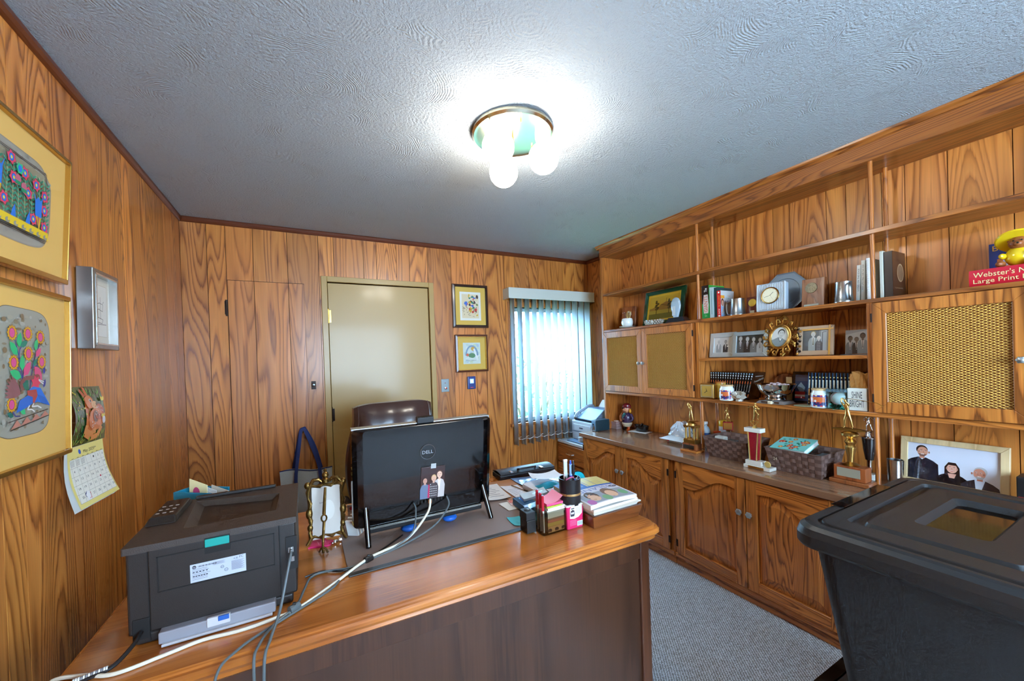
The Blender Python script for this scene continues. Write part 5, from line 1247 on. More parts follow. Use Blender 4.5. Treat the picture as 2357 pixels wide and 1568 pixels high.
# -- wall calendar
cal = World('wall_calendar', 'wall calendar with a fawn picture and a May page curling off the wall', 'calendar', (-.66, 1.87, 1.37))
def calf(part):
    def f(u, v, h=0):
        if part == 0:    # picture page, bulging slightly
            y = 1.775 + .24 * u - .070 * (1 - v) * .9; z = 1.178 + .188 * v - .006 * u
            x = XL + .004 + .030 * (1 - v) + .022 * math.sin(PI * v) * (.4 + .6 * (1 - u))
        else:            # month page, swinging out
            y = 1.698 + .235 * u - .040 * (1 - v); z = .995 + .182 * v - .004 * u
            x = XL + .036 + .044 * (1 - v) * (.9 + .3 * u) - .010 * math.sin(PI * v)
        return (x + h, y, z)
    return f
cal.part(MB().sheet(lambda u, v: calf(0)(u, v), 8, 8), 'picture_page', PAPER, smooth=True)
a = Art()
def cells(a, x0_, y0_, x1_, y1_, c, n=8):
    a.k += 1
    for i in range(n):
        for j in range(n): a.poly([(x0_ + (x1_-x0_)*(i+p)/n, y0_ + (y1_-y0_)*(j+q)/n) for p, q in ((0,0),(1,0),(1,1),(0,1))], c, True)
cells(a, 0, 0, 1, 1, (34, 84, 42))
rg_ = random.Random(31)
for k in range(130):
    x, y = rg_.random(), rg_.random() * .95; l = rg_.uniform(.08, .22); an = rg_.uniform(1.0, 2.2)
    leaf(a, min(.93, x), min(.85, y), l * .8, an, [(50, 140, 60), (90, 170, 70), (36, 100, 54), (130, 180, 60), (24, 84, 76)][k % 5], .12)
for k in range(14): a.ell(rg_.uniform(.05, .4), rg_.uniform(.4, .95), .012, .016, (235, 205, 60), 8)
for k in range(40): leaf(a, rg_.uniform(.02, .9), rg_.uniform(.0, .12), .12, rg_.uniform(.6, 2.4), (150, 160, 60), .15)
FW = (206, 104, 40)
a.ell(.62, .40, .26, .20, FW, 22); a.ell(.74, .52, .17, .15, (180, 72, 38), 18)
a.poly([(.32, .12), (.28, .45), (.34, .80), (.52, .84), (.58, .60), (.60, .30), (.55, .10)], FW); a.ell(.46, .72, .13, .12, (214, 112, 44), 18)
a.poly([(.33, .80), (.28, .92), (.32, .97), (.40, .84)], (190, 90, 50)); a.poly([(.40, .84), (.40, 1.0), (.46, .98), (.48, .84)], (200, 100, 50))
a.ell(.60, .66, .10, .07, (224, 170, 110), 14); a.ell(.68, .67, .03, .03, (30, 24, 22), 10); a.ell(.50, .74, .04, .035, (236, 220, 190), 10); a.ell(.505, .74, .025, .026, (30, 20, 18), 10)
a.ell(.60, .45, .09, .11, (110, 56, 34), 14)
for P in (((.30, .22), (.45, .16), (.62, .20)), ((.50, .08), (.70, .10), (.80, .25)), ((.30, .32), (.28, .18), (.45, .10))): a.line(P, .09, (222, 140, 76))
for k in range(22): a.ell(rg_.uniform(.58, .88), rg_.uniform(.44, .62), .010, .010, (236, 220, 200), 6)
for k in range(10): a.ell(rg_.uniform(.46, .60), rg_.uniform(.25, .36), .010, .010, (236, 220, 200), 6)
for x, y in ((.86, .40), (.92, .72)): leaf(a, x, y, .10, 1.0, (232, 196, 50), .7); leaf(a, x, y, .10, 2.2, (232, 196, 50), .7)
a.ell(.88, .36, .06, .07, (210, 214, 220), 10)
cal.art(a, 'fawn_print', T(0, 0, 0), None, GLOSSY, fn=lambda u, v, h: calf(0)(u, v, .0006 + h))
for k in range(5):
    o = cal.part(MB().sheet(lambda u, v: (lambda p: (p[0] - (.0015 + .0016 * k) * (1 - v) - .0006 * (k + 1), p[1] - .002 * k, p[2] - .002 * k * (1 - v)))(calf(1)(u, v)), 4, 6), 'under_page', PAPER, smooth=True)
cal.part(MB().sheet(lambda u, v: calf(1)(u, v), 8, 8), 'month_page', mat('calendar_cream', (232, 214, 130), .7), smooth=True)
a = Art()
cells(a, .045, .075, .965, .80, (236, 234, 222))
a.text('May 2025', .40, .86, .055, (70, 66, 60), .30); a.ell(.30, .90, .03, .05, (60, 100, 190), 10, .5); a.line([(.70, .88), (.76, .90), (.70, .91)], .006, (120, 116, 100))
for k in range(8): a.line([(.045 + .92 * k / 7, .075), (.045 + .92 * k / 7, .80)], .004, (150, 148, 140))
for k in range(6): a.line([(.045, .075 + .725 * k / 5), (.965, .075 + .725 * k / 5)], .004, (150, 148, 140))
for d in range(31):
    c_ = (d + 4) % 7; r_ = (d + 4) // 7
    a.text(str(d + 1), .045 + .92 * (c_ + .55) / 7, .80 - .725 * (r_ + .55) / 5, .036, (60, 60, 66), .03 if d < 9 else .05)
for q in range(3):
    for k in range(6): a.rect(.055 + .131 * q, .775 - k * .018, .145 + .131 * q, .781 - k * .018, (140, 140, 140))
for q in range(7): a.rect(.08 + .131 * q, .812, .13 + .131 * q, .820, (120, 116, 90))
a.poly([(.22, .09), (.30, .09), (.32, .21), (.26, .24), (.20, .20)], (236, 236, 236)); a.poly([(.20, .14), (.27, .15), (.26, .235), (.20, .20)], (44, 52, 110))
for k in range(3): a.line([(.26 + k * .02, .10), (.29 + k * .012, .20)], .009, (190, 40, 44))
a.ell(.70, .37, .018, .018, (190, 40, 60), 8)
cal.art(a, 'may_grid', T(0, 0, 0), None, INK, fn=lambda u, v, h: calf(1)(u, v, .0008 + h))

# -- two framed prints on the back wall (loose generic colour studies)
def back_wall(xc, zc, off=.004, tl=0): return T(xc, YB - off, zc) @ FACE['-y']
WAL = mat('walnut_frame', (58, 34, 24), .3, coat=.4)
pa = frame_on('framed_print', 'dark-framed print with scattered red, green and yellow brush marks, the upper one', 'picture', back_wall(1.315, 1.889), .335, .380, .020, .030, WAL, MATO, 'framed prints beside the window', lip=mat('black_lip', (30, 30, 34), .2))
rg_ = random.Random(41)
a = Art(); a.rect(-.099, -.126, .099, .126, (226, 226, 216)); a.rect(-.080, -.106, .080, .106, (222, 206, 168))
for k in range(46):
    x, y = rg_.gauss(.012, .034), rg_.gauss(.015, .045)
    if abs(x) > .072 or abs(y) > .095: continue
    a.ell(x, y, rg_.uniform(.004, .014), rg_.uniform(.005, .018), [(20, 120, 96), (206, 170, 30), (200, 60, 40), (60, 100, 190), (226, 214, 190), (110, 130, 70), (60, 40, 36)][k % 7], 9, rg_.uniform(0, 3))
for k in range(34):
    x, y = rg_.uniform(-.068, .068), rg_.uniform(-.098, -.01); an = rg_.uniform(0, 3.1)
    a.line([(x, y), (x + .010 * math.cos(an), y + .010 * math.sin(an)), (x + .018 * math.cos(an + .7), y + .012 * math.sin(an + .7))], .0022, (70, 48, 40))
a.build('print', T(0, 0, .0155), pa)
pb_ = frame_on('framed_print', 'brown-framed print with a pale blue and green arc, the lower one', 'picture', back_wall(1.312, 1.472), .305, .330, .020, .036, mat('walnut_brown', (92, 52, 34), .3, coat=.4), MATO, 'framed prints beside the window', lip=BRASS)
a = Art(); a.rect(-.082, -.094, .082, .094, (200, 214, 206))
for k in range(40): a.ell(rg_.uniform(-.065, .065), rg_.uniform(-.078, .078), rg_.uniform(.008, .02), rg_.uniform(.006, .016), [(186, 206, 196), (170, 190, 206), (196, 210, 180), (214, 222, 216)][k % 4], 10)
a.line([(-.055 + .055 * (1 - math.cos(t)), -.02 + .085 * math.sin(t)) for t in [PI * k / 14 for k in range(15)]], .014, (120, 150, 176))
a.ell(.01, .040, .018, .018, (206, 160, 60)); a.ell(.0, -.02, .034, .022, (90, 140, 100)); a.ell(-.042, -.014, .013, .013, (200, 96, 60))
a.line([(.02, .04), (.04, -.02), (.055, -.06)], .014, (226, 232, 230)); a.line([(-.06, -.05), (-.02, -.04), (.03, -.055), (.06, -.05)], .008, (214, 222, 214)); a.line([(-.06, -.06), (-.01, -.068), (.04, -.062)], .002, (90, 90, 90))
a.build('print', T(0, 0, .0185), pb_)
# -- switch plate, alarm keypad, latch
sp = World('switch_plate', 'steel wall plate with a red push button beside the door', 'wall plate', (1.063, YB, 1.2))
sp.part(MB().box(1.028, 1.098, YB - .005, YB - .0005, 1.145, 1.256), 'plate', mat('plate_steel', (130, 140, 142), .3, metal=.9), bev=.002)
sp.part(MB().lathe([(.013, 0), (.013, .004), (.009, .006), (.009, .010), (0, .011)], 16, T(1.066, YB - .005, 1.178) @ RX(PI / 2)), 'button_ring', STEEL, smooth=True)
sp.part(MB().lathe([(.006, .010), (.006, .013), (0, .0135)], 12, T(1.066, YB - .005, 1.178) @ RX(PI / 2)), 'button', mat('red_button', (190, 40, 30), .3, emit=.2))
sp.part(MB().lathe([(.004, 0), (.004, .003), (0, .004)], 10, T(1.063, YB - .005, 1.222) @ RX(PI / 2)), 'indicator', mat('red_lamp', (150, 40, 30), .3))
ak = World('alarm_keypad', 'blue wall keypad with a glowing square button', 'keypad', (1.303, YB, 1.2))
ak.part(MB().box(1.265, 1.342, YB - .020, YB - .0005, 1.155, 1.267), 'housing', mat('keypad_blue', (26, 60, 130), .35, coat=.3), bev=.006, segs=3)
ak.part(MB().box(1.285, 1.322, YB - .0225, YB - .0195, 1.205, 1.245), 'glow_button', mat('keypad_glow', (120, 150, 255), .3, emit=1.6), bev=.002)
ak.part(MB().ball((1.3035, YB - .0225, 1.225), (.010, .002, .010), 12, 8), 'lamp', mat('keypad_lamp', (235, 240, 255), .3, emit=4.0), smooth=True)
ak.part(MB().box(1.290, 1.316, YB - .0225, YB - .0195, 1.166, 1.172), 'red_lamp', mat('keypad_red', (180, 60, 60), .3, emit=.3))
lt = World('latch', 'small black turn latch on the panelling left of the tan door', 'latch', (.055, YB, 1.25))
lt.part(MB().box(.040, .070, YB - .008, YB - .0005, 1.235, 1.295), 'plate', IRON, bev=.002)
lt.part(MB().lathe([(.008, .006), (.010, .016), (.013, .022), (.008, .028), (0, .029)], 12, T(.055, YB, 1.268) @ RX(PI / 2)), 'knob', mat('latch_grey', (120, 128, 134), .3, metal=.8), smooth=True)

# ================================================================ storage totes in the right foreground
TOTE = mat('tote_black', (36, 38, 40), .42, bump=(500, .12)); TOTEG = mat('tote_shiny', (16, 16, 17), .08)
def tote(label, x0, x1, y0, y1, zt, zb, lidlab):
    t = World('storage_tote', label, 'storage tote', ((x0 + x1) / 2, (y0 + y1) / 2, zb))
    mb = MB(); prev = None
    for ins, z, r in ((.100, zb + .001, .05), (.035, zt - .075, .055), (.022, zt - .068, .06), (.006, zt - .062, .06)):
        c_ = rrect(x0 + ins, x1 - ins, y0 + ins, y1 - ins, r, 8)
        if prev is None: mb.add([(p[0], p[1], z) for p in c_], [tuple(range(len(c_) - 1, -1, -1))])
        else: mb.ring(prev[0], c_, prev[1], z)
        prev = (c_, z)
    t.part(mb, 'body', TOTE, smooth=True)
    mb = MB(); prev = None
    prof = [(.004, zt - .062, .06), (0, zt - .055, .062), (0, zt - .030, .062), (.006, zt - .012, .06), (.016, zt - .003, .055), (.026, zt, .05), (.040, zt - .001, .045), (.043, zt - .007, .04), (.047, zt - .007, .04), (.050, zt + .001, .036), (.054, zt + .002, .034)]
    for ins, z, r in prof:
        c_ = rrect(x0 + ins, x1 - ins, y0 + ins, y1 - ins, r, 8)
        if prev: mb.ring(prev[0], c_, prev[1], z)
        prev = (c_, z)
    # plateau, long groove, inner field, central recess
    def level(xa, xb, ya, yb, z, r): 
        nonlocal prev
        c_ = rrect(xa, xb, ya, yb, r, 8); mb.ring(prev[0], c_, prev[1], z); prev = (c_, z)
    dx, dy = (x1 - x0), (y1 - y0)
    level(x0 + .112, x1 - .085, y0 + .088, y1 - .088, zt + .002, .02); level(x0 + .116, x1 - .089, y0 + .092, y1 - .092, zt - .008, .02)
    level(x0 + .136, x1 - .105, y0 + .116, y1 - .116, zt - .008, .018); level(x0 + .142, x1 - .112, y0 + .122, y1 - .122, zt + .002, .016)
    level(x0 + .245, x1 - .190, y0 + .185, y1 - .185, zt + .002, .02); level(x0 + .258, x1 - .205, y0 + .198, y1 - .198, zt - .014, .02)
    lid = t.part(mb, 'lid', TOTE, smooth=True)
    c_ = prev[0]
    t.part(MB().add([(p[0], p[1], zt - .0139) for p in c_], [tuple(range(len(c_)))]), 'lid_window', TOTEG, lid)
    t.part(MB().box(x0 + .22, x1 - .22, y1 - .046, y1 - .012, zt + .0005, zt + .0025), 'handle_latch', TOTEG, lid, bev=.002)
    return t
tote('large black plastic tote with ribbed lid in the right foreground', 1.188, 1.955, .095, .605, .930, .345, '')
tote('black plastic tote on the floor underneath the upper tote', 1.165, 1.98, .075, .665, .342, .0, '')

# ================================================================ things on the shelves
def skin_figure(parent, m_, joints, edges, name='figure', sub=1):
    """one continuous body: joints {name: (x, y, z, r)}"""
    keys = list(joints); me = bpy.data.meshes.new(name)
    me.from_pydata([joints[k][:3] for k in keys], [(keys.index(a_), keys.index(b_)) for a_, b_ in edges], [])
    o = bpy.data.objects.new(name, me); col.objects.link(o); o.parent = parent
    sk = o.modifiers.new('skin', 'SKIN')
    if not me.skin_vertices: me.skin_vertices.new()
    for i, k in enumerate(keys):
        sv = me.skin_vertices[0].data[i]; sv.radius = (joints[k][3], joints[k][3]); sv.use_root = (i == 0)
    ss = o.modifiers.new('sub', 'SUBSURF'); ss.levels = sub; ss.render_levels = sub
    sk.use_smooth_shade = True
    me.materials.append(m_)
    return o
BODY = [('hip', 'chest'), ('chest', 'neck'), ('neck', 'head'), ('head', 'top'), ('hip', 'lk'), ('lk', 'lf'), ('lf', 'lt'), ('hip', 'rk'), ('rk', 'rf'), ('rf', 'rt'), ('chest', 'ls'), ('ls', 'le'), ('le', 'lh'), ('chest', 'rs'), ('rs', 're'), ('re', 'rh')]
def pose(h, **k):
    """h = height of a standing figure; values in fractions of h: (x, y, z)"""
    R_ = dict(hip=.055, chest=.062, neck=.026, head=.046, top=.030, lk=.036, lf=.020, lt=.016, rk=.036, rf=.020, rt=.016, ls=.032, le=.022, lh=.018, rs=.032, re=.022, rh=.018)
    return {n: (v[0] * h, v[1] * h, v[2] * h, R_[n] * h) for n, v in k.items()}

OBJ = 'shelf ornaments'
# ---- left bay, second shelf
tcup = World('cup_and_saucer', 'white china cup and saucer holding little silver spoons', 'cup', (2.455, 2.470, S2))
M_ = T(2.455, 2.470, S2)
CHINA = mat('china_white', (226, 230, 226), .2, coat=.5)
tcup.part(MB().lathe([(.012, .001), (.030, .002), (.068, .012), (.070, .014), (.030, .006), (0, .005)], 28, M_), 'saucer', CHINA, smooth=True)
tcup.part(MB().lathe([(.020, .007), (.034, .012), (.046, .030), (.049, .050), (.045, .074), (.040, .082), (.037, .080), (.042, .066), (.044, .045), (.030, .018), (0, .014)], 28, M_), 'cup', CHINA, smooth=True)
tcup.part(MB().tube([M_ @ Vector(p) for p in ((0, .044, .070), (0, .062, .068), (0, .066, .045), (0, .050, .026))], .005, 8), 'handle', CHINA, smooth=True)
for k in range(6):
    a_ = k * 1.05; p = Vector((.022 * math.cos(a_), .028 * math.sin(a_), .075)); q = p * 1.35 + Vector((0, 0, .028))
    tcup.part(MB().tube([M_ @ p, M_ @ q], .0016, 6).ball(M_ @ (q + Vector((0, 0, .004))), (.004, .003, .006), 8, 6), 'spoon', STEEL, smooth=True)
pq = World('emblem_plaque', 'wooden plaque with a gold emblem leaning in the shelf corner', 'plaque', (2.60, 2.58, S2))
Mq = T(2.585, 2.585, S2) @ RZ(math.radians(14)) @ RY(math.radians(8))
pq.part(MB().box(-.014, .014, -.070, .070, .001, .205, Mq), 'board', CHERRY, bev=.004)
mb = MB()
for k in range(12):
    a_ = 2 * PI * k / 12; mb.ball((-.017, .018 * math.cos(a_), .130 + .030 * math.sin(a_)), (.004, .009, .010), 8, 6, Mq)
mb.ball((-.017, 0, .130), (.005, .018, .028), 14, 8, Mq); mb.ball((-.017, 0, .085), (.004, .012, .014), 10, 6, Mq)
pq.part(mb, 'emblem', mat('pale_gold', (208, 188, 130), .35, metal=.8), smooth=True)
# painted tray
pt_ = frame_on('painted_tray', 'green-rimmed tray with a yellow landscape picture on the shelf', 'tray', T(2.590, 2.190, S2 + .147) @ RY(math.radians(11)) @ FACE['-x'], .395, .292, .034, .022, mat('green_lacquer', (14, 70, 44), .15, coat=.6), mat('yellow_ground', (206, 164, 44), .35), glass=False)
a = Art(); a.rect(-.145, -.095, .145, .095, (186, 150, 44)); a.rect(-.145, -.095, .145, -.05, (96, 92, 30)); a.rect(-.145, -.05, .145, .0, (150, 130, 44))
a.poly([(-.145, -.01), (-.10, .005), (-.06, .0), (-.03, .025), (.02, .045), (.05, .04), (.07, .015), (.145, .02), (.145, -.02), (-.145, -.02)], (140, 104, 40))
for x in (-.07, .055): 
    a.rect(x - .003, -.055, x + .003, -.01, (70, 50, 20))
    for k in range(7): a.ell(x + .012 * math.sin(k * 2), -.012 + .011 * k, .016 - .001 * k, .010, (66, 56, 24) if k % 2 else (84, 70, 28), 9)
a.line([(-.03, .025), (.07, .0), (.14, .0)], .004, (90, 66, 28)); a.rect(.02, .045, .024, .075, (90, 60, 30)); a.rect(.10, -.03, .104, -.02, (180, 50, 30))
a.build('landscape', T(0, 0, .0112), pt_, GLOSSY)
cbw = World('crystal_dish', 'low oval cut-crystal dish in front of the painted tray', 'dish', (2.465, 2.190, S2))
mb = MB(); prof = [(.055, .001), (.070, .006), (.080, .022), (.083, .042), (.079, .042), (.072, .016), (0, .008)]
mb.lathe(prof, 28, T(2.465, 2.190, S2) @ Matrix.Diagonal((.62, 1.0, 1.0, 1)))
db_ = cbw.part(mb, 'bowl', CRYSTAL, smooth=False)
mb = MB()
for r_ in range(3):
    for k in range(22):
        a_ = 2 * PI * (k + .5 * (r_ % 2)) / 22; rad = (.074, .080, .083)[r_]
        mb.ball((2.465 + rad * .62 * math.cos(a_), 2.190 + rad * math.sin(a_), S2 + .010 + .012 * r_), (.0065, .0085, .006), 6, 4)
cbw.part(mb, 'cut_facets', mat('cut_glass', (214, 214, 204), .08, metal=.25, coat=.8), db_)
aw_ = World('glass_award', 'teardrop glass award on a black stone base', 'award', (2.48, 1.977, S2))
aw_.part(MB().frust((2.445, 2.525, 1.890, 2.066), (2.460, 2.510, 1.925, 2.050), S2 + .001, S2 + .040), 'base', mat('black_stone', (34, 38, 46), .25, coat=.4), bev=.002)
mb = MB(); sec = []
for v, rx_, ry_ in ((0, .011, .022), (.03, .013, .030), (.06, .014, .040), (.09, .014, .044), (.12, .013, .040), (.142, .009, .026), (.150, .004, .010)):
    sec.append([(2.484 + rx_ * math.cos(t), 1.998 + ry_ * math.sin(t) - .012 * v, S2 + .0405 + v) for t in [2*PI*k/20 for k in range(20)]])
for A_, B_ in zip(sec, sec[1:]): mb.add(A_ + B_, [(i, (i+1) % 20, 20 + (i+1) % 20, 20 + i) for i in range(20)])
mb.add(sec[-1], [tuple(range(20))]); mb.add(sec[0], [tuple(range(19, -1, -1))])
aw_.part(mb, 'teardrop', mat('frosted_glass', (178, 204, 222), .15, coat=.7, trans=.15), smooth=True)
aw_.part(MB().sheet(lambda u, v: (2.470 - .002 * math.sin(PI * u), 2.022 - .028 * u - .004 * v, S2 + .055 + .070 * v), 4, 4), 'etched_panel', mat('etched', (190, 196, 198), .6), smooth=True)

# ---- books in the middle bay
def book(label, y0, y1, z1, x0, x1, rgb, pages=(232, 226, 212), lean=0.0, spine=None, front=None, group=None, z0=S2, cover_rgb=None):
    """upright book: spine towards the room (-x), front cover on the -y side"""
    yc = (y0 + y1) / 2; t = thing('book', label, 'book', (x0, yc, z0 + .0008), rot=(lean, 0, 0), group=group)
    h, w_ = z1 - z0, abs(y1 - y0) / 2; d = x1 - x0; cm = mat('cloth_%d_%d_%d' % rgb, rgb, .4, coat=.2); c2 = cm if cover_rgb is None else mat('cloth_%d_%d_%d' % cover_rgb, cover_rgb, .4, coat=.2)
    MB().box(.0, .003, -w_, w_, 0, h).build('spine', cm, t, bev=.001)
    for s_ in (-1, 1): MB().box(.003, d, s_ * w_ - (.0025 if s_ > 0 else 0), s_ * w_ + (.0025 if s_ < 0 else 0), 0, h).build('cover', c2, t)
    MB().box(.003, d - .004, -w_ + .0026, w_ - .0026, .003, h - .003).build('pages', mat('book_pages', (226, 220, 204), .8), t)
    if spine:
        a = Art(); spine(a, 2 * w_, h); a.build('spine_print', T(-.0003, 0, 0) @ FACE['-x'] @ T(-w_, 0, 0), t, GLOSSY)
    if front:
        a = Art(); front(a, d, h); a.build('cover_print', T(0, -w_ - .0003, 0) @ FACE['-y'], t, GLOSSY)
    return t
BK = 'books on the second shelf'
def sp_giant(a, w_, h):
    a.rect(0, 0, w_, h * .45, (10, 140, 70)); a.rect(0, h * .45, w_, h, (16, 26, 34)); a.poly([(w_*.25, h*.16), (w_*.85, h*.16), (w_*.95, h*.4), (w_*.85, h*.72), (w_*.3, h*.72), (w_*.15, h*.45)], (206, 196, 190))
    a.text('GIANTS', w_ * .78, h * .20, w_ * .5, (200, 90, 60), h * .48, rot=PI / 2); a.text('The', w_ * .75, h * .80, w_ * .4, (236, 236, 236), h * .12, rot=PI / 2); a.text('St', w_ * .35, h * .06, w_ * .3, (120, 210, 150), w_ * .35)
def fr_giant(a, d, h):
    a.rect(0, 0, d, h, (40, 160, 60)); a.rect(d*.02, h*.05, d * .98, h * .97, (30, 120, 50)); a.rect(d*.05, h*.6, d*.9, h*.94, (70, 190, 80)); a.ell(d*.35, h*.6, d*.12, h*.13, (60, 40, 40)); a.ell(d*.35, h*.6, d*.08, h*.09, (190, 60, 40)); a.rect(d*.1, h*.06, d*.4, h*.25, (24, 30, 24))
book('thick green and black book with an orange spine title', 1.698, 1.752, 1.868, 2.446, 2.615, (16, 60, 44), spine=sp_giant, front=fr_giant, group=BK)
def sp_pale(a, w_, h): a.rect(0, 0, w_, h, (176, 202, 206)); a.line([(w_*.5, h*.12), (w_*.5, h*.9)], w_ * .12, (70, 120, 130))
book('slim pale blue book beside the green one', 1.668, 1.694, 1.848, 2.448, 2.60, (176, 202, 206), spine=sp_pale, group=BK)
book('teal hardback behind the red book', 1.640, 1.666, 1.842, 2.455, 2.61, (28, 70, 80), cover_rgb=(20, 60, 66), group=BK)
def sp_red(a, w_, h): a.rect(0, 0, w_, h, (206, 40, 44)); a.text('SHOW', w_ * .75, h * .12, w_ * .45, (236, 226, 220), h * .2, rot=PI / 2); a.text('THE CAROL BURNETT', w_ * .72, h * .38, w_ * .4, (240, 150, 60), h * .45, rot=PI / 2); a.rect(w_*.3, h*.9, w_*.7, h*.96, (236, 236, 230)); a.ell(w_*.5, h*.05, w_*.25, w_*.25, (236, 236, 230))
def fr_red(a, d, h):
    a.rect(0, 0, d, h, (196, 198, 196)); a.rect(0, h*.7, d*.28, h*.82, (226, 150, 50)); a.ell(d*.12, h*.56, d*.11, h*.14, (120, 60, 36)); a.ell(d*.13, h*.53, d*.07, h*.10, (212, 160, 130)); a.poly([(0, 0), (0, h*.42), (d*.25, h*.36), (d*.45, h*.12), (d*.4, 0)], (150, 180, 206)); a.line([(d*.1, h*.14), (d*.22, h*.32)], d*.06, (206, 160, 120))
    a.text('THE', d*.48, h*.78, h*.055, (214, 160, 90), d*.26); a.text('CAROL', d*.38, h*.67, h*.06, (110, 150, 130), d*.42); a.text('BURNETT', d*.30, h*.56, h*.07, (50, 60, 96), d*.64); a.text('SHOW', d*.40, h*.45, h*.055, (90, 96, 110), d*.4)
book('red-spined book with a pale cover portrait in front', 1.611, 1.637, 1.816, 2.442, 2.585, (206, 40, 44), spine=sp_red, front=fr_red, cover_rgb=(170, 172, 170), group=BK)
book('narrow book hidden left of the green book by the post', 1.7535, 1.7555, 1.735, 2.45, 2.6, (60, 90, 110), group=BK) if False else None

def mug(label, x, y, hdir, r=.040, hx=0.0):
    t = World('pewter_mug', label, 'mug', (x, y, S2), group='pewter mugs on the second shelf'); M_ = T(x, y, S2)
    t.part(MB().lathe([(r * 1.12, .001), (r * 1.14, .006), (r * 1.08, .010), (r * .98, .050), (r * .92, .100), (r * .95, .106), (r * .90, .106), (r * .93, .05), (r * 1.0, .010), (0, .008)], 30, M_), 'body', PEWTER, smooth=True)
    t.part(MB().tube(smooth_path([M_ @ Vector(p) for p in ((-.1 * r, hdir * r * .85, .092), (-hx * .026, hdir * (r + .026), .090), (-hx * .036, hdir * (r + .034), .070), (-hx * .034, hdir * (r + .032), .030), (-hx * .020, hdir * (r + .020), .012), (-.1 * r, hdir * r * .95, .014))], 5), .0062, 8), 'handle', PEWTER, smooth=True)
    a = Art(); a.text('T', -.006, .062, .012, (110, 112, 112)); a.text('84', -.01, .035, .008, (120, 122, 122))
    t.art(a, 'engraving', M_, None, attr_mat('engraved', .3), fn=lambda u, v, h: (-(r * 1.0 + .0004) * math.cos(u / r), -(r * 1.0 + .0004) * math.sin(u / r), v))
mug('pewter tankard with its handle towards the red book', 2.470, 1.515, 1)
mug('pewter tankard with its handle towards the white paperbacks', 2.452, .952, -.62, .036, 1.3)
sp_ = World('small_plaque', 'small brown plaque with a gold medallion next to the tankard', 'plaque', (2.50, 1.44, S2))
Ms = T(2.500, 1.440, S2) @ RY(math.radians(7))
sp_.part(MB().box(-.008, .008, -.038, .038, .001, .110, Ms), 'board', mat('plaque_brown', (110, 52, 36), .3, coat=.4), bev=.002)
sp_.part(MB().lathe([(0, .004), (.018, .004), (.024, .0035), (.025, 0)], 24, Ms @ T(-.008, 0, .072) @ RY(-PI / 2)), 'medallion', mat('medal_gold', (222, 190, 80), .35, metal=.7), smooth=True)
sp_.part(MB().box(-.0095, -.008, -.014, .012, .006, .022, Ms), 'nameplate', mat('nameplate', (206, 210, 190), .4), None)
ck = World('crystal_clock', 'square fluted crystal desk clock with a cream dial', 'clock', (2.47, 1.307, S2))
Mk = T(2.470, 1.307, S2) @ RZ(math.radians(5)) @ RY(math.radians(4))
mb = MB().box(-.022, .022, -.076, .076, .001, .168, Mk)
bd = ck.part(mb, 'crystal_block', mat('block_glass', (172, 186, 198), .06, coat=1.0, spec=.8), bev=.004)
mb = MB()
for k in range(15): mb.cyl(Mk @ Vector((-.0225, -.063 + k * .009, .010)), Mk @ Vector((-.0225, -.063 + k * .009, .160)), .0042, n=8)
for s_ in (-1, 1): mb.cyl(Mk @ Vector((-.022, s_ * .073, .004)), Mk @ Vector((-.022, s_ * .073, .166)), .006, n=8)
ck.part(mb, 'fluting', mat('flute_glass', (206, 216, 222), .05, coat=1.0, metal=.25), bd, smooth=True)
Mf = Mk @ T(-.027, 0, .092) @ RY(-PI / 2)
ck.part(MB().lathe([(.040, 0), (.047, .002), (.050, .006), (.047, .010), (.043, .009), (.042, .006)], 32, Mf), 'bezel', mat('bezel_brass', (190, 160, 96), .2, metal=1.0), smooth=True)
ck.part(MB().lathe([(.043, .003), (.043, .0062), (0, .0062)], 32, Mf), 'dial', mat('dial_cream', (232, 224, 190), .5))
a = Art()
for k in range(12):
    t = 2 * PI * k / 12; a.line([(.034 * math.cos(t), .034 * math.sin(t)), (.038 * math.cos(t), .038 * math.sin(t))], .0012, (120, 110, 90))
a.line([(0, 0), (.018, .018)], .0022, (30, 28, 26)); a.line([(.004, .001), (-.032, -.009)], .0018, (30, 28, 26)); a.line([(0, 0), (.016, -.024)], .0006, (60, 56, 50))
ck.art(a, 'clock_hands', Mk @ T(-.0336, 0, .092) @ FACE['-x'], None, INK)
pl = World('pewter_plate', 'octagonal pewter plate standing behind the crystal clock', 'plate', (2.58, 1.30, S2))
Mo = T(2.595, 1.300, S2 + .1205) @ RY(math.radians(10)) @ FACE['-x']
def octa(r, n=8): return [(r * math.cos(2*PI*k/n + PI/8), r * math.sin(2*PI*k/n + PI/8)) for k in range(n)]
mb = MB(); prev = None
for r_, z_, nn in ((.126, 0, 8), (.128, .004, 8), (.124, .005, 8), (.121, .0035, 8), (.118, .0045, 8)):
    c_ = octa(r_); 
    if prev: mb.ring(prev[0], c_, prev[1], z_, Mo)
    prev = (c_, z_)
def circ(r, n=32): return [(r * math.cos(2*PI*k/n + PI/8), r * math.sin(2*PI*k/n + PI/8)) for k in range(n)]
o32 = []
for k in range(8):
    p, q = Vector(prev[0][k]), Vector(prev[0][(k + 1) % 8])
    for j in range(4): o32.append(tuple(p.lerp(q, j / 4)))
mb.ring(o32, circ(.084), .0045, .004, Mo); mb.ring(circ(.084), circ(.078), .004, -.003, Mo); mb.add([(p[0], p[1], -.003) for p in circ(.078)], [tuple(range(32))], Mo); mb.add([(p[0], p[1], 0) for p in octa(.126)], [tuple(range(7, -1, -1))], Mo)
pl.part(mb, 'plate', mat('plate_pewter', (150, 170, 186), .32, metal=.55))
p2_ = World('medal_plaque', 'walnut plaque with a round silver medal and label', 'plaque', (2.535, 1.125, S2))
M2 = T(2.535, 1.124, S2) @ RY(math.radians(6))
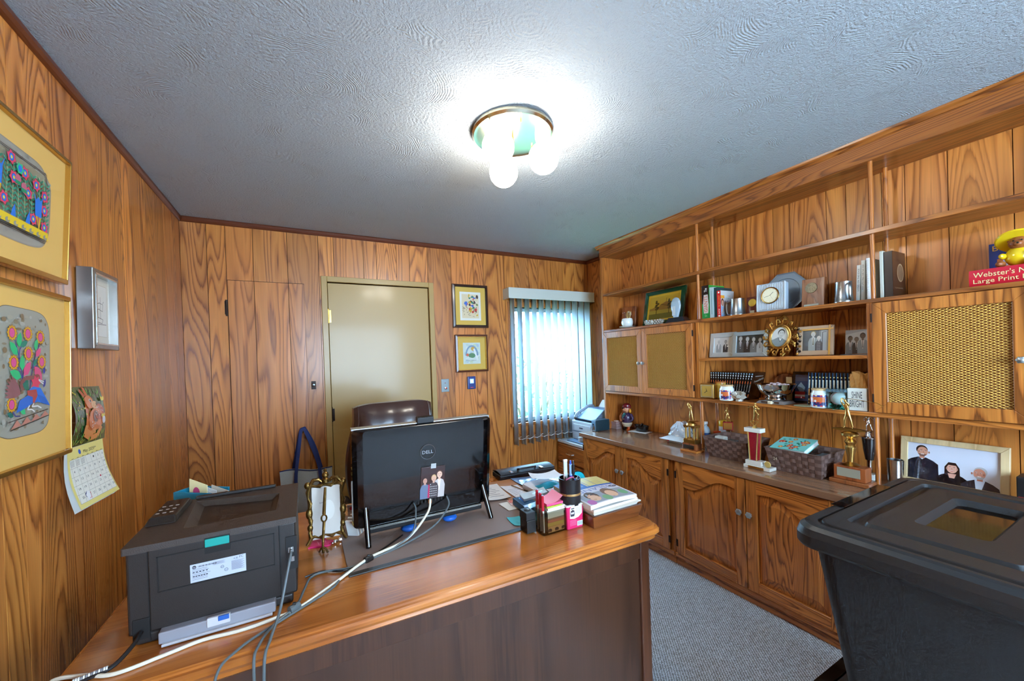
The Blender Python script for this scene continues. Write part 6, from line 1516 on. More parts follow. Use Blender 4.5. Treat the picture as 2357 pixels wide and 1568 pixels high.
p2_.part(MB().box(-.012, .012, -.056, .056, .001, .166, M2), 'board', wood('walnut_plaque', (160, 108, 72), (140, 88, 56), (106, 62, 38), 'z', 5, (18, 3), .25, .5, .15), bev=.003)
p2_.part(MB().lathe([(0, .005), (.020, .005), (.026, .004), (.029, .004), (.030, 0)], 28, M2 @ T(-.012, .008, .112) @ RY(-PI / 2)), 'medal', mat('old_silver', (140, 136, 116), .35, metal=.9, bump=(150, .8)), smooth=True)
p2_.part(MB().box(-.0135, -.012, -.030, .042, .006, .020, M2), 'nameplate', mat('nameplate2', (196, 204, 190), .4))
def sp_white(txt, c=(40, 44, 50)):
    def f(a, w_, h): a.rect(0, 0, w_, h, (216, 224, 218)); a.text(txt, w_ * .70, h * .28, w_ * .45, c, h * .62, rot=PI / 2)
    return f
book('thin white paperback leaning beside the tankard', .897, .912, 1.822, 2.478, 2.615, (200, 214, 206), lean=math.radians(2.5), spine=sp_white('LIVING ON THE EDGE'), group=BK)
book('white paperback with bold black spine text', .877, .892, 1.842, 2.478, 2.615, (222, 226, 224), lean=math.radians(1.5), spine=sp_white('TOO LATE DYING OVER THIS WEEK', (20, 20, 24)), group=BK)
cmb = World('spiral_booklet', 'white spiral-bound booklet against the front post', 'booklet', (2.462, .857, S2))
cmb.part(MB().box(2.468, 2.60, .852, .864, S2 + .001, S2 + .208), 'pages', PAPER, bev=.001)
for k in range(22): cmb.part(MB().tube([(2.466, .851, S2 + .008 + k * .009), (2.462, .858, S2 + .008 + k * .009), (2.466, .865, S2 + .008 + k * .009)], .0012, 5), 'ring', WHITE)
book('thin yellow and white book right of the post', .803, .815, 1.868, 2.47, 2.62, (214, 214, 196), group=BK)
def fr_black(a, d, h): a.rect(0, 0, d, h, (46, 34, 28)); a.ell(d*.6, h*.55, d*.26, h*.20, (160, 130, 96)); a.ell(d*.6, h*.55, d*.22, h*.17, (120, 96, 72)); a.text('University', d*.2, h*.2, h*.04, (150, 124, 90), d*.6)
book('dark brown yearbook with a round seal right of the post', .770, .800, 1.862, 2.475, 2.625, (40, 30, 26), front=fr_black, group=BK)

# ---- dictionary, blue box and toy bear
dct = World('dictionary', 'thick red dictionary lying flat on top of the right cabinet', 'book', (2.53, .375, S2))
dct.part(MB().sheet(lambda u, v: (2.437 - .006 * math.sin(PI * v), .522 - .290 * u, S2 + .001 + .066 * v), 4, 8), 'spine', mat('dict_red', (196, 26, 48), .35, coat=.3), smooth=True)
for z in (S2 + .0008, S2 + .064): dct.part(MB().box(2.437, 2.640, .232, .522, z, z + .003), 'cover', mat('dict_red', (196, 26, 48), .35), bev=.001)
dct.part(MB().box(2.442, 2.632, .238, .516, S2 + .004, S2 + .0638), 'pages', mat('book_pages', (226, 220, 204), .8))
a = Art(); GT = (226, 214, 150)
a.text("Webster's New", .012, .036, .020, GT, .165); a.text('Large Print Dictionary', .012, .012, .017, GT, .235)
dct.art(a, 'gold_lettering', T(2.4302, .522, S2) @ FACE['-x'], None, attr_mat('gilt', .3), fn=lambda u, v, h: (u, v, h - .004 * (1 - math.sin(PI * v / .067))))
bxb = World('blue_box', 'blue carton with a yellow letter B behind the toy bear', 'box', (2.60, .405, S2 + .067))
bxb.part(MB().box(2.575, 2.610, .345, .495, S2 + .0675, S2 + .185), 'carton', mat('carton_blue', (10, 56, 150), .4), bev=.001)
a = Art(); a.text('BEAR', .010, .086, .022, (236, 190, 60), .075); a.rect(.022, .006, .06, .05, (206, 120, 60)); a.rect(.034, .02, .05, .036, (210, 220, 240)); a.ell(.05, .035, .014, .014, (190, 200, 230))
bxb.art(a, 'print', T(2.5747, .495, S2 + .0675) @ FACE['-x'], None, GLOSSY)
br = World('toy_bear', 'glazed toy bear in a yellow hat and coat on the red dictionary', 'figurine', (2.50, .405, S2 + .067))
ZB = S2 + .067; YEL = mat('yellow_glaze', (232, 196, 30), .15, coat=.6); FUR = mat('bear_brown', (150, 84, 40), .45, coat=.2, bump=(160, .7))
br.part(MB().ball((2.500, .405, ZB + .040), (.034, .036, .040), 18, 12), 'coat', YEL, smooth=True)
br.part(MB().ball((2.490, .402, ZB + .092), (.026, .028, .026), 16, 10).ball((2.468, .400, ZB + .086), (.013, .014, .011), 12, 8), 'head', FUR, smooth=True)
for s_ in (-1, 1):
    br.part(MB().ball((2.494, .402 + s_ * .024, ZB + .108), (.006, .009, .010), 10, 8), 'ear', FUR, smooth=True)
    br.part(MB().ball((2.462, .401 + s_ * .010, ZB + .098), .003, 8, 6), 'eye', BLACKG, smooth=True)
    br.part(MB().ball((2.470, .405 + s_ * .040, ZB + .014), (.026, .014, .013), 12, 8), 'leg', FUR, smooth=True)
    br.part(MB().ball((2.478, .405 + s_ * .036, ZB + .045), (.024, .011, .012), 12, 8, None), 'sleeve', YEL, smooth=True)
br.part(MB().lathe([(.060, -.010), (.064, -.006), (.058, .002), (.032, .008), (.030, .026), (.018, .036), (0, .038)], 24, T(2.505, .402, ZB + .105) @ RY(math.radians(38))), 'hat', YEL, smooth=True)
br.part(MB().ball((2.457, .400, ZB + .088), .004, 8, 6), 'nose', BLACKG, smooth=True)

# ---- photographs on the third shelf
def photo(label, y0, y1, h, x, fw, fmat, scene_fn, tl=9, name='photo_frame', z0=S3, depth=.016, glass=True, rz=0, group='framed photos on the third shelf'):
    w_ = y1 - y0
    o = frame_on(name, label, 'photo frame', T(x, (y0 + y1) / 2, z0 + .0015) @ RZ(math.radians(rz)) @ RY(math.radians(tl)) @ FACE['-x'] @ T(0, h / 2, 0), w_, h, fw, depth, fmat, mat('photo_back', (60, 60, 62), .7), group, glass)
    a = Art(); scene_fn(a, w_ - 2 * fw, h - 2 * fw); a.build('photograph', T(0, 0, depth * .52), o, GLOSSY)
    st_ = MB().box(-.018, .018, -h / 2, h * .15, -.003, 0).build('backing', mat('photo_back', (60, 60, 62), .7), o)
    return o
SILV = mat('brushed_frame', (176, 194, 200), .3, metal=.6); MBL = mat('marbled_frame', (186, 198, 200), .35, metal=.3, var=.12, vscale=30)
B1, B2, B3, B4, B5 = (30, 32, 34), (70, 74, 76), (120, 124, 126), (176, 180, 180), (220, 222, 220)
def two_men(a, w_, h):
    a.rect(-w_/2, -h/2, w_/2, h/2, (190, 196, 196)); a.rect(-w_/2, -h/2, -w_*.2, h/2, (205, 210, 206))
    person_print(a, -w_*.24, -h/2, h*.86, (150, 158, 160), B4, (200, 204, 200), B5); person_print(a, w_*.16, -h/2, h*.82, (58, 66, 74), (150, 152, 150), B3, B5, B3); a.rect(w_*.24, -h*.14, w_*.36, -h*.06, (226, 228, 226))
photo('marbled grey frame with a photo of two men in suits', 1.566, 1.752, .168, 2.520, .032, MBL, two_men, 8)
def four_men(a, w_, h):
    a.rect(-w_/2, -h/2, w_/2, h/2, (62, 66, 62))
    for k, (x, s_) in enumerate(((-.36, (74, 78, 78)), (-.10, (52, 54, 54)), (.13, (110, 114, 112)), (.36, (172, 178, 176)))): person_print(a, w_*x, -h/2, h*(.98 - .05*k), s_, (176, 176, 170), (150, 150, 146), (210, 212, 210), B2)
photo('brushed silver frame with a photo of four men in suits', 1.352, 1.574, .163, 2.498, .026, SILV, four_men, 8)
# gilt oval frame
ov = World('gilt_photo_frame', 'ornate gilt oval frame with a portrait of a boy', 'photo frame', (2.47, 1.27, S3), group='framed photos on the third shelf')
Mv = T(2.475, 1.272, S3 + .115) @ RY(math.radians(9)) @ FACE['-x'] @ RZ(math.radians(-8))
ov.part(MB().tube([Mv @ Vector((.050 * math.cos(t), .063 * math.sin(t), .004)) for t in [2*PI*k/40 for k in range(40)]], .0055, 8, closed=True).tube([Mv @ Vector((.058 * math.cos(t), .071 * math.sin(t), .002)) for t in [2*PI*k/40 for k in range(40)]], .0035, 6, closed=True), 'oval_rim', GOLD, smooth=True)
mb = MB()
for k in range(14):
    t = 2 * PI * k / 14 + .1; c0 = Vector((.076 * math.cos(t), .092 * math.sin(t), .002)); rr2 = .014 + .003 * (k % 2)
    mb.tube([Mv @ (c0 + Vector((rr2 * (1 - .12*j) * math.cos(t + j * .75 * (1 if k % 2 else -1)), rr2 * (1 - .12*j) * math.sin(t + j * .75 * (1 if k % 2 else -1)), .002 * math.sin(j)))) for j in range(8)], [.0042 - .0003*j for j in range(8)], 6)
    mb.ball(Mv @ (c0 * 1.16), (.006, .007, .009), 8, 6)
    mb.tube([Mv @ Vector((.060 * math.cos(t + .2), .073 * math.sin(t + .2), 0)), Mv @ Vector((.090 * math.cos(t + .1), .108 * math.sin(t + .1), .003)), Mv @ Vector((.098 * math.cos(t - .08), .118 * math.sin(t - .08), .0))], [.004, .005, .002], 6)
mb.tube([Mv @ Vector(p) for p in ((-.03, .098, 0), (-.012, .118, .003), (.0, .124, .003), (.012, .118, .003), (.03, .098, 0))], [.004, .006, .008, .006, .004], 6)
ov.part(mb, 'scrollwork', mat('antique_gilt', (170, 126, 60), .35, metal=.9, bump=(200, .3)), smooth=True)
ov.part(MB().tube([Mv @ Vector((-.055, -.088, 0)), Mv @ Vector((-.045, -.108, .012)), Mv @ Vector((-.042, -.113, .014))], .005, 6).tube([Mv @ Vector((.045, -.092, 0)), Mv @ Vector((.042, -.110, .012)), Mv @ Vector((.040, -.113, .014))], .005, 6), 'foot', GOLDD, smooth=True) if False else None
for s_ in (-1, 1): ov.part(MB().tube([Mv @ Vector((s_ * .045, -.092, 0)), Mv @ Vector((s_ * .042, -.106, .010)), Mv @ Vector((s_ * .040, -.1125, .012))], .005, 6), 'foot', GOLDD, smooth=True)
a = Art(); a.ell(0, 0, .050, .063, (206, 208, 200), 36)
a.poly([(.050 * math.cos(t), .063 * math.sin(t)) for t in [PI * 1.12 + (PI * .76) * k / 14 for k in range(15)]] + [(.028, -.014), (.008, -.004), (-.008, -.002), (-.030, -.016)], (128, 138, 138)); a.poly([(-.006, -.004), (.014, -.006), (.006, -.026)], (220, 222, 218)); a.line([(-.008, -.004), (.005, -.028), (.016, -.006)], .003, (80, 86, 86))
a.rect(-.004, -.010, .012, .006, (170, 172, 166)); a.ell(.004, .026, .019, .022, (66, 64, 58), 18); a.ell(.005, .019, .016, .021, (190, 190, 182), 18); a.rect(-.004, .024, .002, .026, (60, 58, 54)); a.rect(.009, .024, .015, .026, (60, 58, 54)); a.line([(.0, .008), (.006, .006), (.012, .009)], .0016, (120, 116, 110))
ov.art(a, 'portrait', Mv @ T(0, 0, .001), None, GLOSSY)
def couple(a, w_, h):
    a.rect(-w_/2, -h/2, w_/2, h/2, (120, 128, 130)); a.rect(-w_/2, -h/2, w_*.15, h/2, (84, 92, 94)); a.rect(w_*.22, -h/2, w_/2, h/2, (160, 172, 176)); a.line([(w_*.28, -h/2), (w_*.28, h*.4), (w_*.42, h*.42)], .003, (60, 64, 66))
    person_print(a, -w_*.08, -h/2, h*.98, (150, 162, 160), (200, 202, 196), (150, 130, 80), (230, 232, 228), (90, 86, 60)); person_print(a, w_*.14, -h/2, h*.72, (70, 74, 78), (210, 208, 200), (226, 226, 214))
    for k in range(30): a.rect(w_*.07 + (k % 5) * w_*.03, -h*.48 + (k // 5) * h*.075, w_*.085 + (k % 5) * w_*.03, -h*.455 + (k // 5) * h*.075, (190, 192, 190))
f4_ = photo('tan and black mosaic frame with a couple at a party', 1.030, 1.202, .166, 2.522, .026, mat('tan_mosaic', (186, 158, 128), .4, var=.1), couple, 8, rz=4)
for k in range(11):
    MB().ball((-.082 + (k % 2) * .011, -.074 + k * .0145, .0165), (.008, .0085, .002), 8, 5).build('mosaic_piece', BLACKG if k % 3 else GOLD, f4_)
MB().box(-.060, .086, .058, .066, .0162, .0174).build('amber_stripe', mat('amber', (206, 150, 50), .3), f4_)
MB().box(.064, .072, -.083, .083, .0162, .0172).build('amber_stripe', mat('amber', (206, 150, 50), .3), f4_)
def three_men(a, w_, h):
    a.rect(-w_/2, -h/2, w_/2, h/2 - h*.26, (176, 186, 190)); a.poly([(-w_/2, h*.1), (w_/2, h*.22), (w_/2, h*.24), (-w_/2, h*.24)], (150, 160, 166))
    person_print(a, -w_*.28, -h/2, h*.56, (108, 122, 130), (90, 84, 78), (40, 38, 36), B5, B3); person_print(a, 0, -h/2, h*.52, (42, 46, 50), (110, 104, 96), (90, 88, 84), B5, B2); person_print(a, w_*.27, -h/2, h*.64, (134, 148, 156), (100, 92, 84), (30, 30, 30), B5, B3)
f5_ = thing('acrylic_frame', 'clear acrylic stand with a photo of three men in suits', 'photo frame', (2.515, .930, S3), group='framed photos on the third shelf')
Mc = RY(math.radians(5)) @ FACE['-x']
MB().add([(-.056, .003, .004), (.056, .003, .004), (.056, .186, .004), (-.056, .186, .004)], [(0, 1, 2, 3)], Mc).add([(-.056, .003, -.002), (.056, .003, -.002), (.056, .186, -.002), (-.056, .186, -.002)], [(0, 1, 2, 3)], Mc).build('acrylic_sheet', THIN, f5_)
MB().box(-.056, .056, .001, .004, -.03, .03, FACE['-x']).build('acrylic_foot', mat('acrylic_edge', (150, 180, 200), .1, alpha=.5), f5_)
a = Art(); three_men(a, .094, .168); a.build('photograph', Mc @ T(0, .090, .0005), f5_, GLOSSY)

# ---- fourth shelf
gc = World('brass_clock', 'square gold alarm clock at the left end of the shelf', 'clock', (2.43, 1.71, S4))
Mg = T(2.425, 1.712, S4) @ RZ(math.radians(10))
gc.part(MB().box(-.014, .034, -.048, .048, .001, .104, Mg), 'case', mat('clock_gold', (190, 150, 80), .28, metal=.9), bev=.010, segs=4)
gc.part(MB().box(-.0165, -.013, -.040, .040, .010, .096, Mg), 'bezel', mat('bezel_pale', (226, 210, 160), .25, metal=.7), bev=.002)
gc.part(MB().box(-.0175, -.0160, -.032, .032, .019, .088, Mg), 'dial', mat('dial_gold', (200, 166, 80), .25, metal=.35, coat=.5))
a = Art(); a.line([(0, 0), (-.016, -.014)], .003, (26, 24, 20)); a.line([(-.004, .016), (0, 0), (.006, -.003)], .002, (26, 24, 20)); a.ell(0, 0, .003, .003, (26, 24, 20)); a.line([(0, 0), (-.006, .02)], .001, (40, 36, 30))
gc.art(a, 'clock_hands', Mg @ T(-.0178, 0, .054) @ FACE['-x'], None, INK)
def jar(label, x, y, wax, r, h, lidc, printed):
    t = World('candle_jar', label, 'candle', (x, y, S4)); M_ = T(x, y, S4)
    t.part(MB().lathe([(r * .9, .001), (r, .005), (r, h * .72), (r * .86, h * .84), (r * .84, h * .9), (0, h * .9)], 30, M_), 'jar', mat('jar_%d_%d_%d' % wax, wax, .2, coat=.5), smooth=True)
    t.part(MB().lathe([(r * .88, h * .905), (r * .9, h * .99), (r * .86, h), (0, h)], 30, M_), 'lid', mat('lid_%d_%d_%d' % lidc, lidc, .5), smooth=True)
    if printed:
        a = Art(6e-5); w_ = r * 1.1; a.grid(-w_, h*.10, w_, h*.68, (60, 70, 150), 14)
        for k in range(9):
            for yy in (h*.10, h*.62): a.rect(-w_ + k * 2*w_/9, yy, -w_ + (k+.8) * 2*w_/9, yy + h*.055, [(206, 60, 50), (226, 200, 150), (40, 60, 140)][k % 3])
        for k in range(5):
            for xx in (-w_, w_ - .006): a.rect(xx, h*.17 + k*h*.09, xx + .006, h*.24 + k*h*.09, [(206, 60, 50), (40, 60, 140)][k % 2])
        a.grid(-w_*.78, h*.18, w_*.78, h*.58, (206, 110, 60), 12); a.grid(-w_*.78, h*.18, w_*.78, h*.32, (36, 44, 96), 12); a.rect(-w_*.6, h*.2, -w_*.3, h*.5, (226, 180, 190)); a.ell(w_*.2, h*.3, w_*.25, h*.05, (200, 60, 60)); a.ell(-w_*.1, h*.38, w_*.12, h*.06, (236, 230, 226))
        t.art(a, 'label', M_, None, GLOSSY, fn=lambda u, v, hh: (-(r + .0006 + hh) * math.cos(u / r), -(r + .0006 + hh) * math.sin(u / r) , v))
jar('yellow candle in a jar behind the gold clock', 2.505, 1.672, (206, 170, 70), .040, .115, (176, 110, 50), False)
jar('white candle jar with a colourful label next to the gold clock', 2.418, 1.572, (222, 226, 222), .043, .102, (206, 170, 120), True)
jar('white candle jar with a colourful label next to the baseball', 2.432, 1.058, (222, 226, 222), .043, .104, (206, 176, 126), True)
cs = World('crystal_star', 'faceted crystal candle holder between the candle and the discs', 'candle holder', (2.425, 1.497, S4))
mb = MB(); rg_ = random.Random(6)
for k in range(7):
    a_ = 2 * PI * k / 7; b0 = Vector((2.425, 1.497, S4 + .004)); e = b0 + Vector((.034 * math.cos(a_), .036 * math.sin(a_), .030 + .022 * (k % 2)))
    mb.cyl(b0, e, .006, .015, 5)
mb.lathe([(.024, .001), (.020, .012), (.010, .030), (.018, .060), (.014, .064), (0, .040)], 7, T(2.425, 1.497, S4))
cs.part(mb, 'crystal', mat('facet_glass', (196, 190, 176), .04, metal=.35, coat=1.0))
# disc cases: two runs of slim black cases, each case a thing
def run(n, ya, yb, x0, label, group, hh, lean0, lean1, sp, cover=None):
    me_b = MB().box(0, .135, -.0058, .0058, 0, hh); base = None
    for k in range(n):
        t = k / (n - 1); y = ya + (yb - ya) * t; ln = math.radians(lean0 + (lean1 - lean0) * t)
        root = thing('disc_case', label(k, n), 'disc case', (x0, y, S4 + .002), rot=(ln, 0, 0), group=group)
        if base is None:
            c = me_b.build('case', mat('case_black2', (20, 20, 24), .25, coat=.3), root, bev=.001); a = Art(); sp(a, .0116, hh); s_ = a.build('spine_print', T(-.0004, 0, 0) @ FACE['-x'] @ T(-.0058, 0, 0), root, GLOSSY); base = (c, s_)
        else:
            for q in base:
                d = q.copy(); col.objects.link(d); d.parent = root
        if cover and k == n - 1:
            a = Art(); cover(a, .135, hh); a.build('cover', T(.0675, -.0062, 0) @ FACE['-y'], root, GLOSSY)
def spL(a, w_, h):
    a.rect(0, 0, w_, h, (34, 32, 34)); a.rect(w_*.1, h*.93, w_*.9, h*.98, (120, 150, 170)); a.ell(w_*.5, h*.87, w_*.34, h*.03, (196, 206, 212)); a.ell(w_*.5, h*.78, w_*.22, h*.025, (196, 206, 212)); a.rect(w_*.3, h*.58, w_*.7, h*.68, (206, 96, 50)); a.text('Series', w_*.75, h*.28, w_*.5, (214, 220, 226), h*.28, rot=PI/2); a.rect(w_*.25, h*.08, w_*.75, h*.20, (190, 110, 60))
def spR(a, w_, h):
    a.rect(0, 0, w_, h, (40, 38, 40)); a.line([(w_*.06, 0), (w_*.06, h)], w_*.14, (60, 130, 190)); a.ell(w_*.5, h*.86, w_*.24, h*.016, (240, 226, 150)); a.rect(w_*.22, h*.52, w_*.78, h*.78, (214, 216, 196)); a.text('HISTORY', w_*.7, h*.54, w_*.4, (40, 44, 60), h*.22, rot=PI/2); a.rect(w_*.22, h*.30, w_*.78, h*.50, (206, 160, 100)); a.rect(w_*.3, h*.05, w_*.75, h*.2, (206, 170, 110)); a.ell(w_*.5, h*.12, w_*.3, h*.02, (40, 36, 34))
ORD = ['first', 'second', 'third', 'fourth', 'fifth', 'sixth', 'seventh', 'eighth', 'ninth', 'tenth', 'eleventh', 'twelfth', 'thirteenth', 'fourteenth', 'fifteenth', 'sixteenth', 'seventeenth', 'eighteenth']
def cv1(a, w_, h): a.rect(-w_/2, 0, w_/2, h, (40, 26, 20)); a.text('Presidents', -w_*.30, h*.62, .016, (200, 190, 170), w_*.75, rot=.25); a.rect(-w_*.3, h*.86, w_*.35, h*.89, (150, 140, 130)); a.rect(-w_/2, 0, w_/2, h*.3, (66, 42, 26))
run(17, 1.748, 1.500, 2.515, lambda k, n: 'black disc case with orange spine band, %s from the gold clock' % ORD[k], 'left run of disc cases', .178, 1, 13, spL, cv1)
run(14, 1.145, .925, 2.500, lambda k, n: 'black disc case with cream spine title, %s from the silver bowl' % ORD[k], 'right run of disc cases', .182, 3, 0, spR)
def cover_case(label, x, y, tl, rgb, fn_, w_=.135, hh=.18, rz=0):
    t = thing('disc_case', label, 'disc case', (x, y, S4 + .001), rot=(0, 0, math.radians(rz)))
    Mz = RY(math.radians(tl)) @ FACE['-x']
    MB().box(-w_/2, w_/2, 0, hh, -.012, 0, Mz).build('case', mat('case_black2', (20, 20, 24), .25), t, bev=.001)
    a = Art(); fn_(a, w_, hh); a.build('cover', Mz @ T(0, 0, .0003), t, GLOSSY)

def cv2(a, w_, h):
    a.rect(-w_/2, 0, w_/2, h, (24, 22, 26)); a.rect(-w_*.38, h*.06, w_/2, h*.9, (60, 84, 130)); a.rect(-w_*.38, h*.70, w_/2, h*.9, (84, 96, 130)); a.poly([(-w_*.3, h*.5), (-w_*.1, h*.66), (w_*.1, h*.5), (0, h*.2)], (150, 190, 226)); a.rect(-w_*.38, h*.14, w_*.1, h*.36, (190, 60, 60)); a.rect(-w_*.38, h*.2, w_*.1, h*.26, (226, 220, 216))
cover_case('blue and red disc case facing out beside the right run', 2.578, 1.212, 6, (30, 30, 40), cv2, .11, .184)
# silver bowl on a stone base
bw = World('silver_bowl', 'footed silver bowl of pale shells on a stone plinth', 'bowl', (2.475, 1.305, S4))
Mb = T(2.475, 1.305, S4)
bw.part(MB().frust((2.405, 2.530, 1.222, 1.385), (2.420, 2.520, 1.236, 1.371), S4 + .0008, S4 + .018), 'plinth', mat('grey_stone', (112, 104, 100), .3, coat=.3), bev=.002)
bw.part(MB().box(2.4085, 2.4100, 1.255, 1.352, S4 + .004, S4 + .014, None), 'nameplate', STEEL)
bw.part(MB().lathe([(.052, .0185), (.054, .024), (.048, .034), (.040, .040), (.046, .043), (.066, .052), (.086, .070), (.096, .094), (.104, .112), (.106, .115), (.102, .115), (.092, .096), (.080, .074), (.05, .058), (0, .054)], 40, Mb), 'bowl', CHROME, smooth=True)
rg_ = random.Random(77)
for k in range(26):
    a_ = rg_.uniform(0, 6.28); q = rg_.random() ** .5 * .062
    bw_o = bw.part(MB().ball((2.475 + q * math.cos(a_), 1.305 + q * math.sin(a_), S4 + .104 + .014 * (1 - q / .07) + rg_.uniform(-.003, .003)), (.013, .010, .008), 7, 5), 'potpourri', mat('potpourri', (196, 172, 172), .7, var=.2, vscale=60))
for lab, x, y, kind in (('small wooden stand left behind the silver bowl', 2.57, 1.405, 0), ('brown arched plaque behind the silver bowl', 2.6385, 1.325, 1), ('white printed cube tile in front of the silver bowl', 2.402, 1.300, 2), ('cream card stub tucked behind the silver bowl', 2.600, 1.292, 3), ('pale oval plate under the right disc cases', 2.470, 1.128, 4)):
    if kind == 0:
        t = World('wooden_stand', lab, 'stand', (x, y, S4)); t.part(MB().box(x - .03, x + .03, y - .034, y + .034, S4 + .001, S4 + .018), 'foot', OAKY, bev=.002); t.part(MB().lathe([(.026, .0185), (.022, .03), (.012, .045), (.016, .07), (.010, .09), (0, .092)], 18, T(x, y, S4)), 'turned_post', CHERRY, smooth=True)
    elif kind == 1:
        t = World('arched_plaque', lab, 'plaque', (x, y, S4)); P = [(-.07, 0), (.07, 0), (.07, .10)] + [(.07 * math.cos(q), .10 + .07 * math.sin(q)) for q in [PI * j / 14 for j in range(1, 14)]] + [(-.07, .10)]
        t.part(MB().prism(P, 0, .016, T(x, y, S4 + .001) @ FACE['-x']), 'board', CHERRY, bev=.003); t.part(MB().lathe([(.03, 0), (.032, .003), (0, .004)], 20, T(x - .016, y - .01, S4 + .06) @ RY(-PI / 2)), 'medal', GOLDD, smooth=True)
    elif kind == 2:
        t = World('cube_tile', lab, 'cube', (x, y, S4)); t.part(MB().box(x - .008, x + .008, y - .012, y + .010, S4 + .0195 - .0185, S4 + .019), 'cube', mat('cube_cream', (226, 212, 180), .4), bev=.003); t.art(Art().text('UC', -.007, .004, .008, (60, 40, 40), .013), 'mark', T(x - .0083, y, S4) @ FACE['-x'])
    elif kind == 3:
        t = World('card_stub', lab, 'card', (x, y, S4)); t.part(MB().box(x - .001, x + .001, y - .016, y + .016, S4 + .001, S4 + .150), 'card', mat('card_cream', (206, 176, 126), .6))
    else:
        t = World('oval_plate', lab, 'plate', (x, y, S4)); t.part(MB().lathe([(.02, .001), (.05, .004), (.052, .006), (.02, .004), (0, .003)], 24, T(x - .045, y, S4)), 'dish', mat('jade_plate', (190, 190, 150), .3), smooth=True)
# baseball in a clear cube
bc_ = World('baseball_cube', 'baseball on green tinsel inside a clear cube', 'baseball', (2.435, .978, S4))
mb = MB(); X0, X1, Y0, Y1, Z0, Z1 = 2.396, 2.474, .938, 1.018, S4 + .001, S4 + .106
for q in (((X0,Y0,Z0),(X0,Y1,Z0),(X0,Y1,Z1),(X0,Y0,Z1)), ((X1,Y0,Z0),(X1,Y1,Z0),(X1,Y1,Z1),(X1,Y0,Z1)), ((X0,Y0,Z0),(X1,Y0,Z0),(X1,Y0,Z1),(X0,Y0,Z1)), ((X0,Y1,Z0),(X1,Y1,Z0),(X1,Y1,Z1),(X0,Y1,Z1)), ((X0,Y0,Z1),(X1,Y0,Z1),(X1,Y1,Z1),(X0,Y1,Z1))): mb.add(q, [(0, 1, 2, 3)])
bc_.part(mb, 'cube', thin_glass('cube_clear', lo=.06, tint=(214, 234, 240)))
bc_.part(MB().box(X0, X1, Y0, Y1, Z1 - .016, Z1 - .001), 'lid', mat('cube_lid', (160, 190, 205), .15, alpha=.4))
bc_.part(MB().ball((2.435, .978, S4 + .056), .0355, 26, 18), 'ball', mat('baseball_white', (226, 222, 208), .5, var=.05), smooth=True)
bc_.part(MB().tube([Vector((2.435, .978, S4 + .056)) + Vector((-.0325 * math.cos(t * .9), .010 + .012 * math.cos(2 * t), .0325 * math.sin(t))).normalized() * .0357 for t in [-1.3 + 2.6 * k / 16 for k in range(17)]], .0016, 6), 'stitching', mat('stitch_red', (170, 90, 90), .6), smooth=True)
mb = MB(); rg_ = random.Random(3)
for k in range(160):
    p = Vector((rg_.uniform(X0 + .004, X1 - .004), rg_.uniform(Y0 + .004, Y1 - .004), S4 + .003 + rg_.random() ** 2 * .030)); d = Vector((rg_.uniform(-1, 1), rg_.uniform(-1, 1), rg_.uniform(-.4, .6))).normalized() * .012
    s_ = Vector((0, 0, .0014)); q = [p - s_, p + d - s_, p + d + s_, p + s_]; q = [Vector((min(max(v.x, X0 + .002), X1 - .002), min(max(v.y, Y0 + .002), Y1 - .002), v.z)) for v in q]
    mb.add(q, [(0, 1, 2, 3)])
o = bc_.part(mb, 'tinsel', mat('green_tinsel', (20, 140, 110), .25, metal=.4)); o['kind'] = 'stuff'
sg = World('word_sign', 'white ceramic block sign reading SHINE BRIGHT', 'sign', (2.425, .896, S4))
Msg = T(2.418, .896, S4 + .001)
sg.part(MB().box(0, .024, -.039, .041, 0, .112, Msg), 'block', mat('sign_white', (226, 228, 216), .35, coat=.3), bev=.004, segs=3)
a = Art(); a.text('SHINE', 0, .062, .034, (58, 64, 70), .042, center=True); a.text('BRIGHT', 0, .018, .034, (58, 64, 70), .058, center=True)
sg.art(a, 'lettering', Msg @ T(-.0004, .001, 0) @ FACE['-x'])
pbg = World('paper_bag', 'crumpled brown paper bag behind the SHINE BRIGHT sign', 'bag', (2.50, .905, S4))
rg_ = random.Random(15)
def crump(u, v):
    r_ = .030 + .012 * v + .010 * math.sin(u * 2 * PI * 3 + v * 5) * v + .005 * math.sin(u * 44 + v * 9)
    return (2.478 + r_ * .62 * math.cos(2*PI*u), .903 + r_ * 1.0 * math.sin(2*PI*u), S4 + .002 + .185 * v + .008 * math.sin(u * 19) * v)
pbg.part(MB().sheet(crump, 30, 10), 'bag', mat('kraft_paper', (206, 152, 80), .7, var=.12, vscale=25))

# ================================================================ things on the worktop
CW = CT + .0006
# ---- fax machine on the corner cabinet
fx = World('fax_machine', 'pale office fax machine with handset on the corner cabinet', 'fax machine', (2.45, 2.96, .60))
FXM = mat('fax_plastic', (206, 214, 218), .4); FXD = mat('fax_blue_grey', (96, 122, 150), .35)
fx.part(MB().box(2.300, 2.630, 2.780, 3.098, .612, .792), 'body', FXM, bev=.008, segs=3)
fx.part(MB().box(2.2955, 2.301, 2.81, 3.07, .700, .760), 'front_drawer', FXM, bev=.003); fx.part(MB().box(2.2935, 2.2965, 2.925, 2.975, .722, .734), 'logo_plate', mat('fax_logo', (70, 80, 96), .3))
fx.part(MB().box(2.2975, 2.3005, 2.80, 3.085, .688, .694), 'seam', FXD)
fx.part(MB().frust((2.30, 2.62, 2.79, 3.06), (2.46, 2.62, 2.80, 3.04), .793, .905), 'control_panel', FXD, bev=.006)
fx.part(MB().box(2.305, 2.44, 2.80, 3.05, .7935, .815), 'paper_slot', mat('slot_dark', (18, 26, 40), .3))
mb = MB(); Mx = T(2.46, 2.92, .853) @ RY(math.radians(-55)) @ RZ(PI / 2)
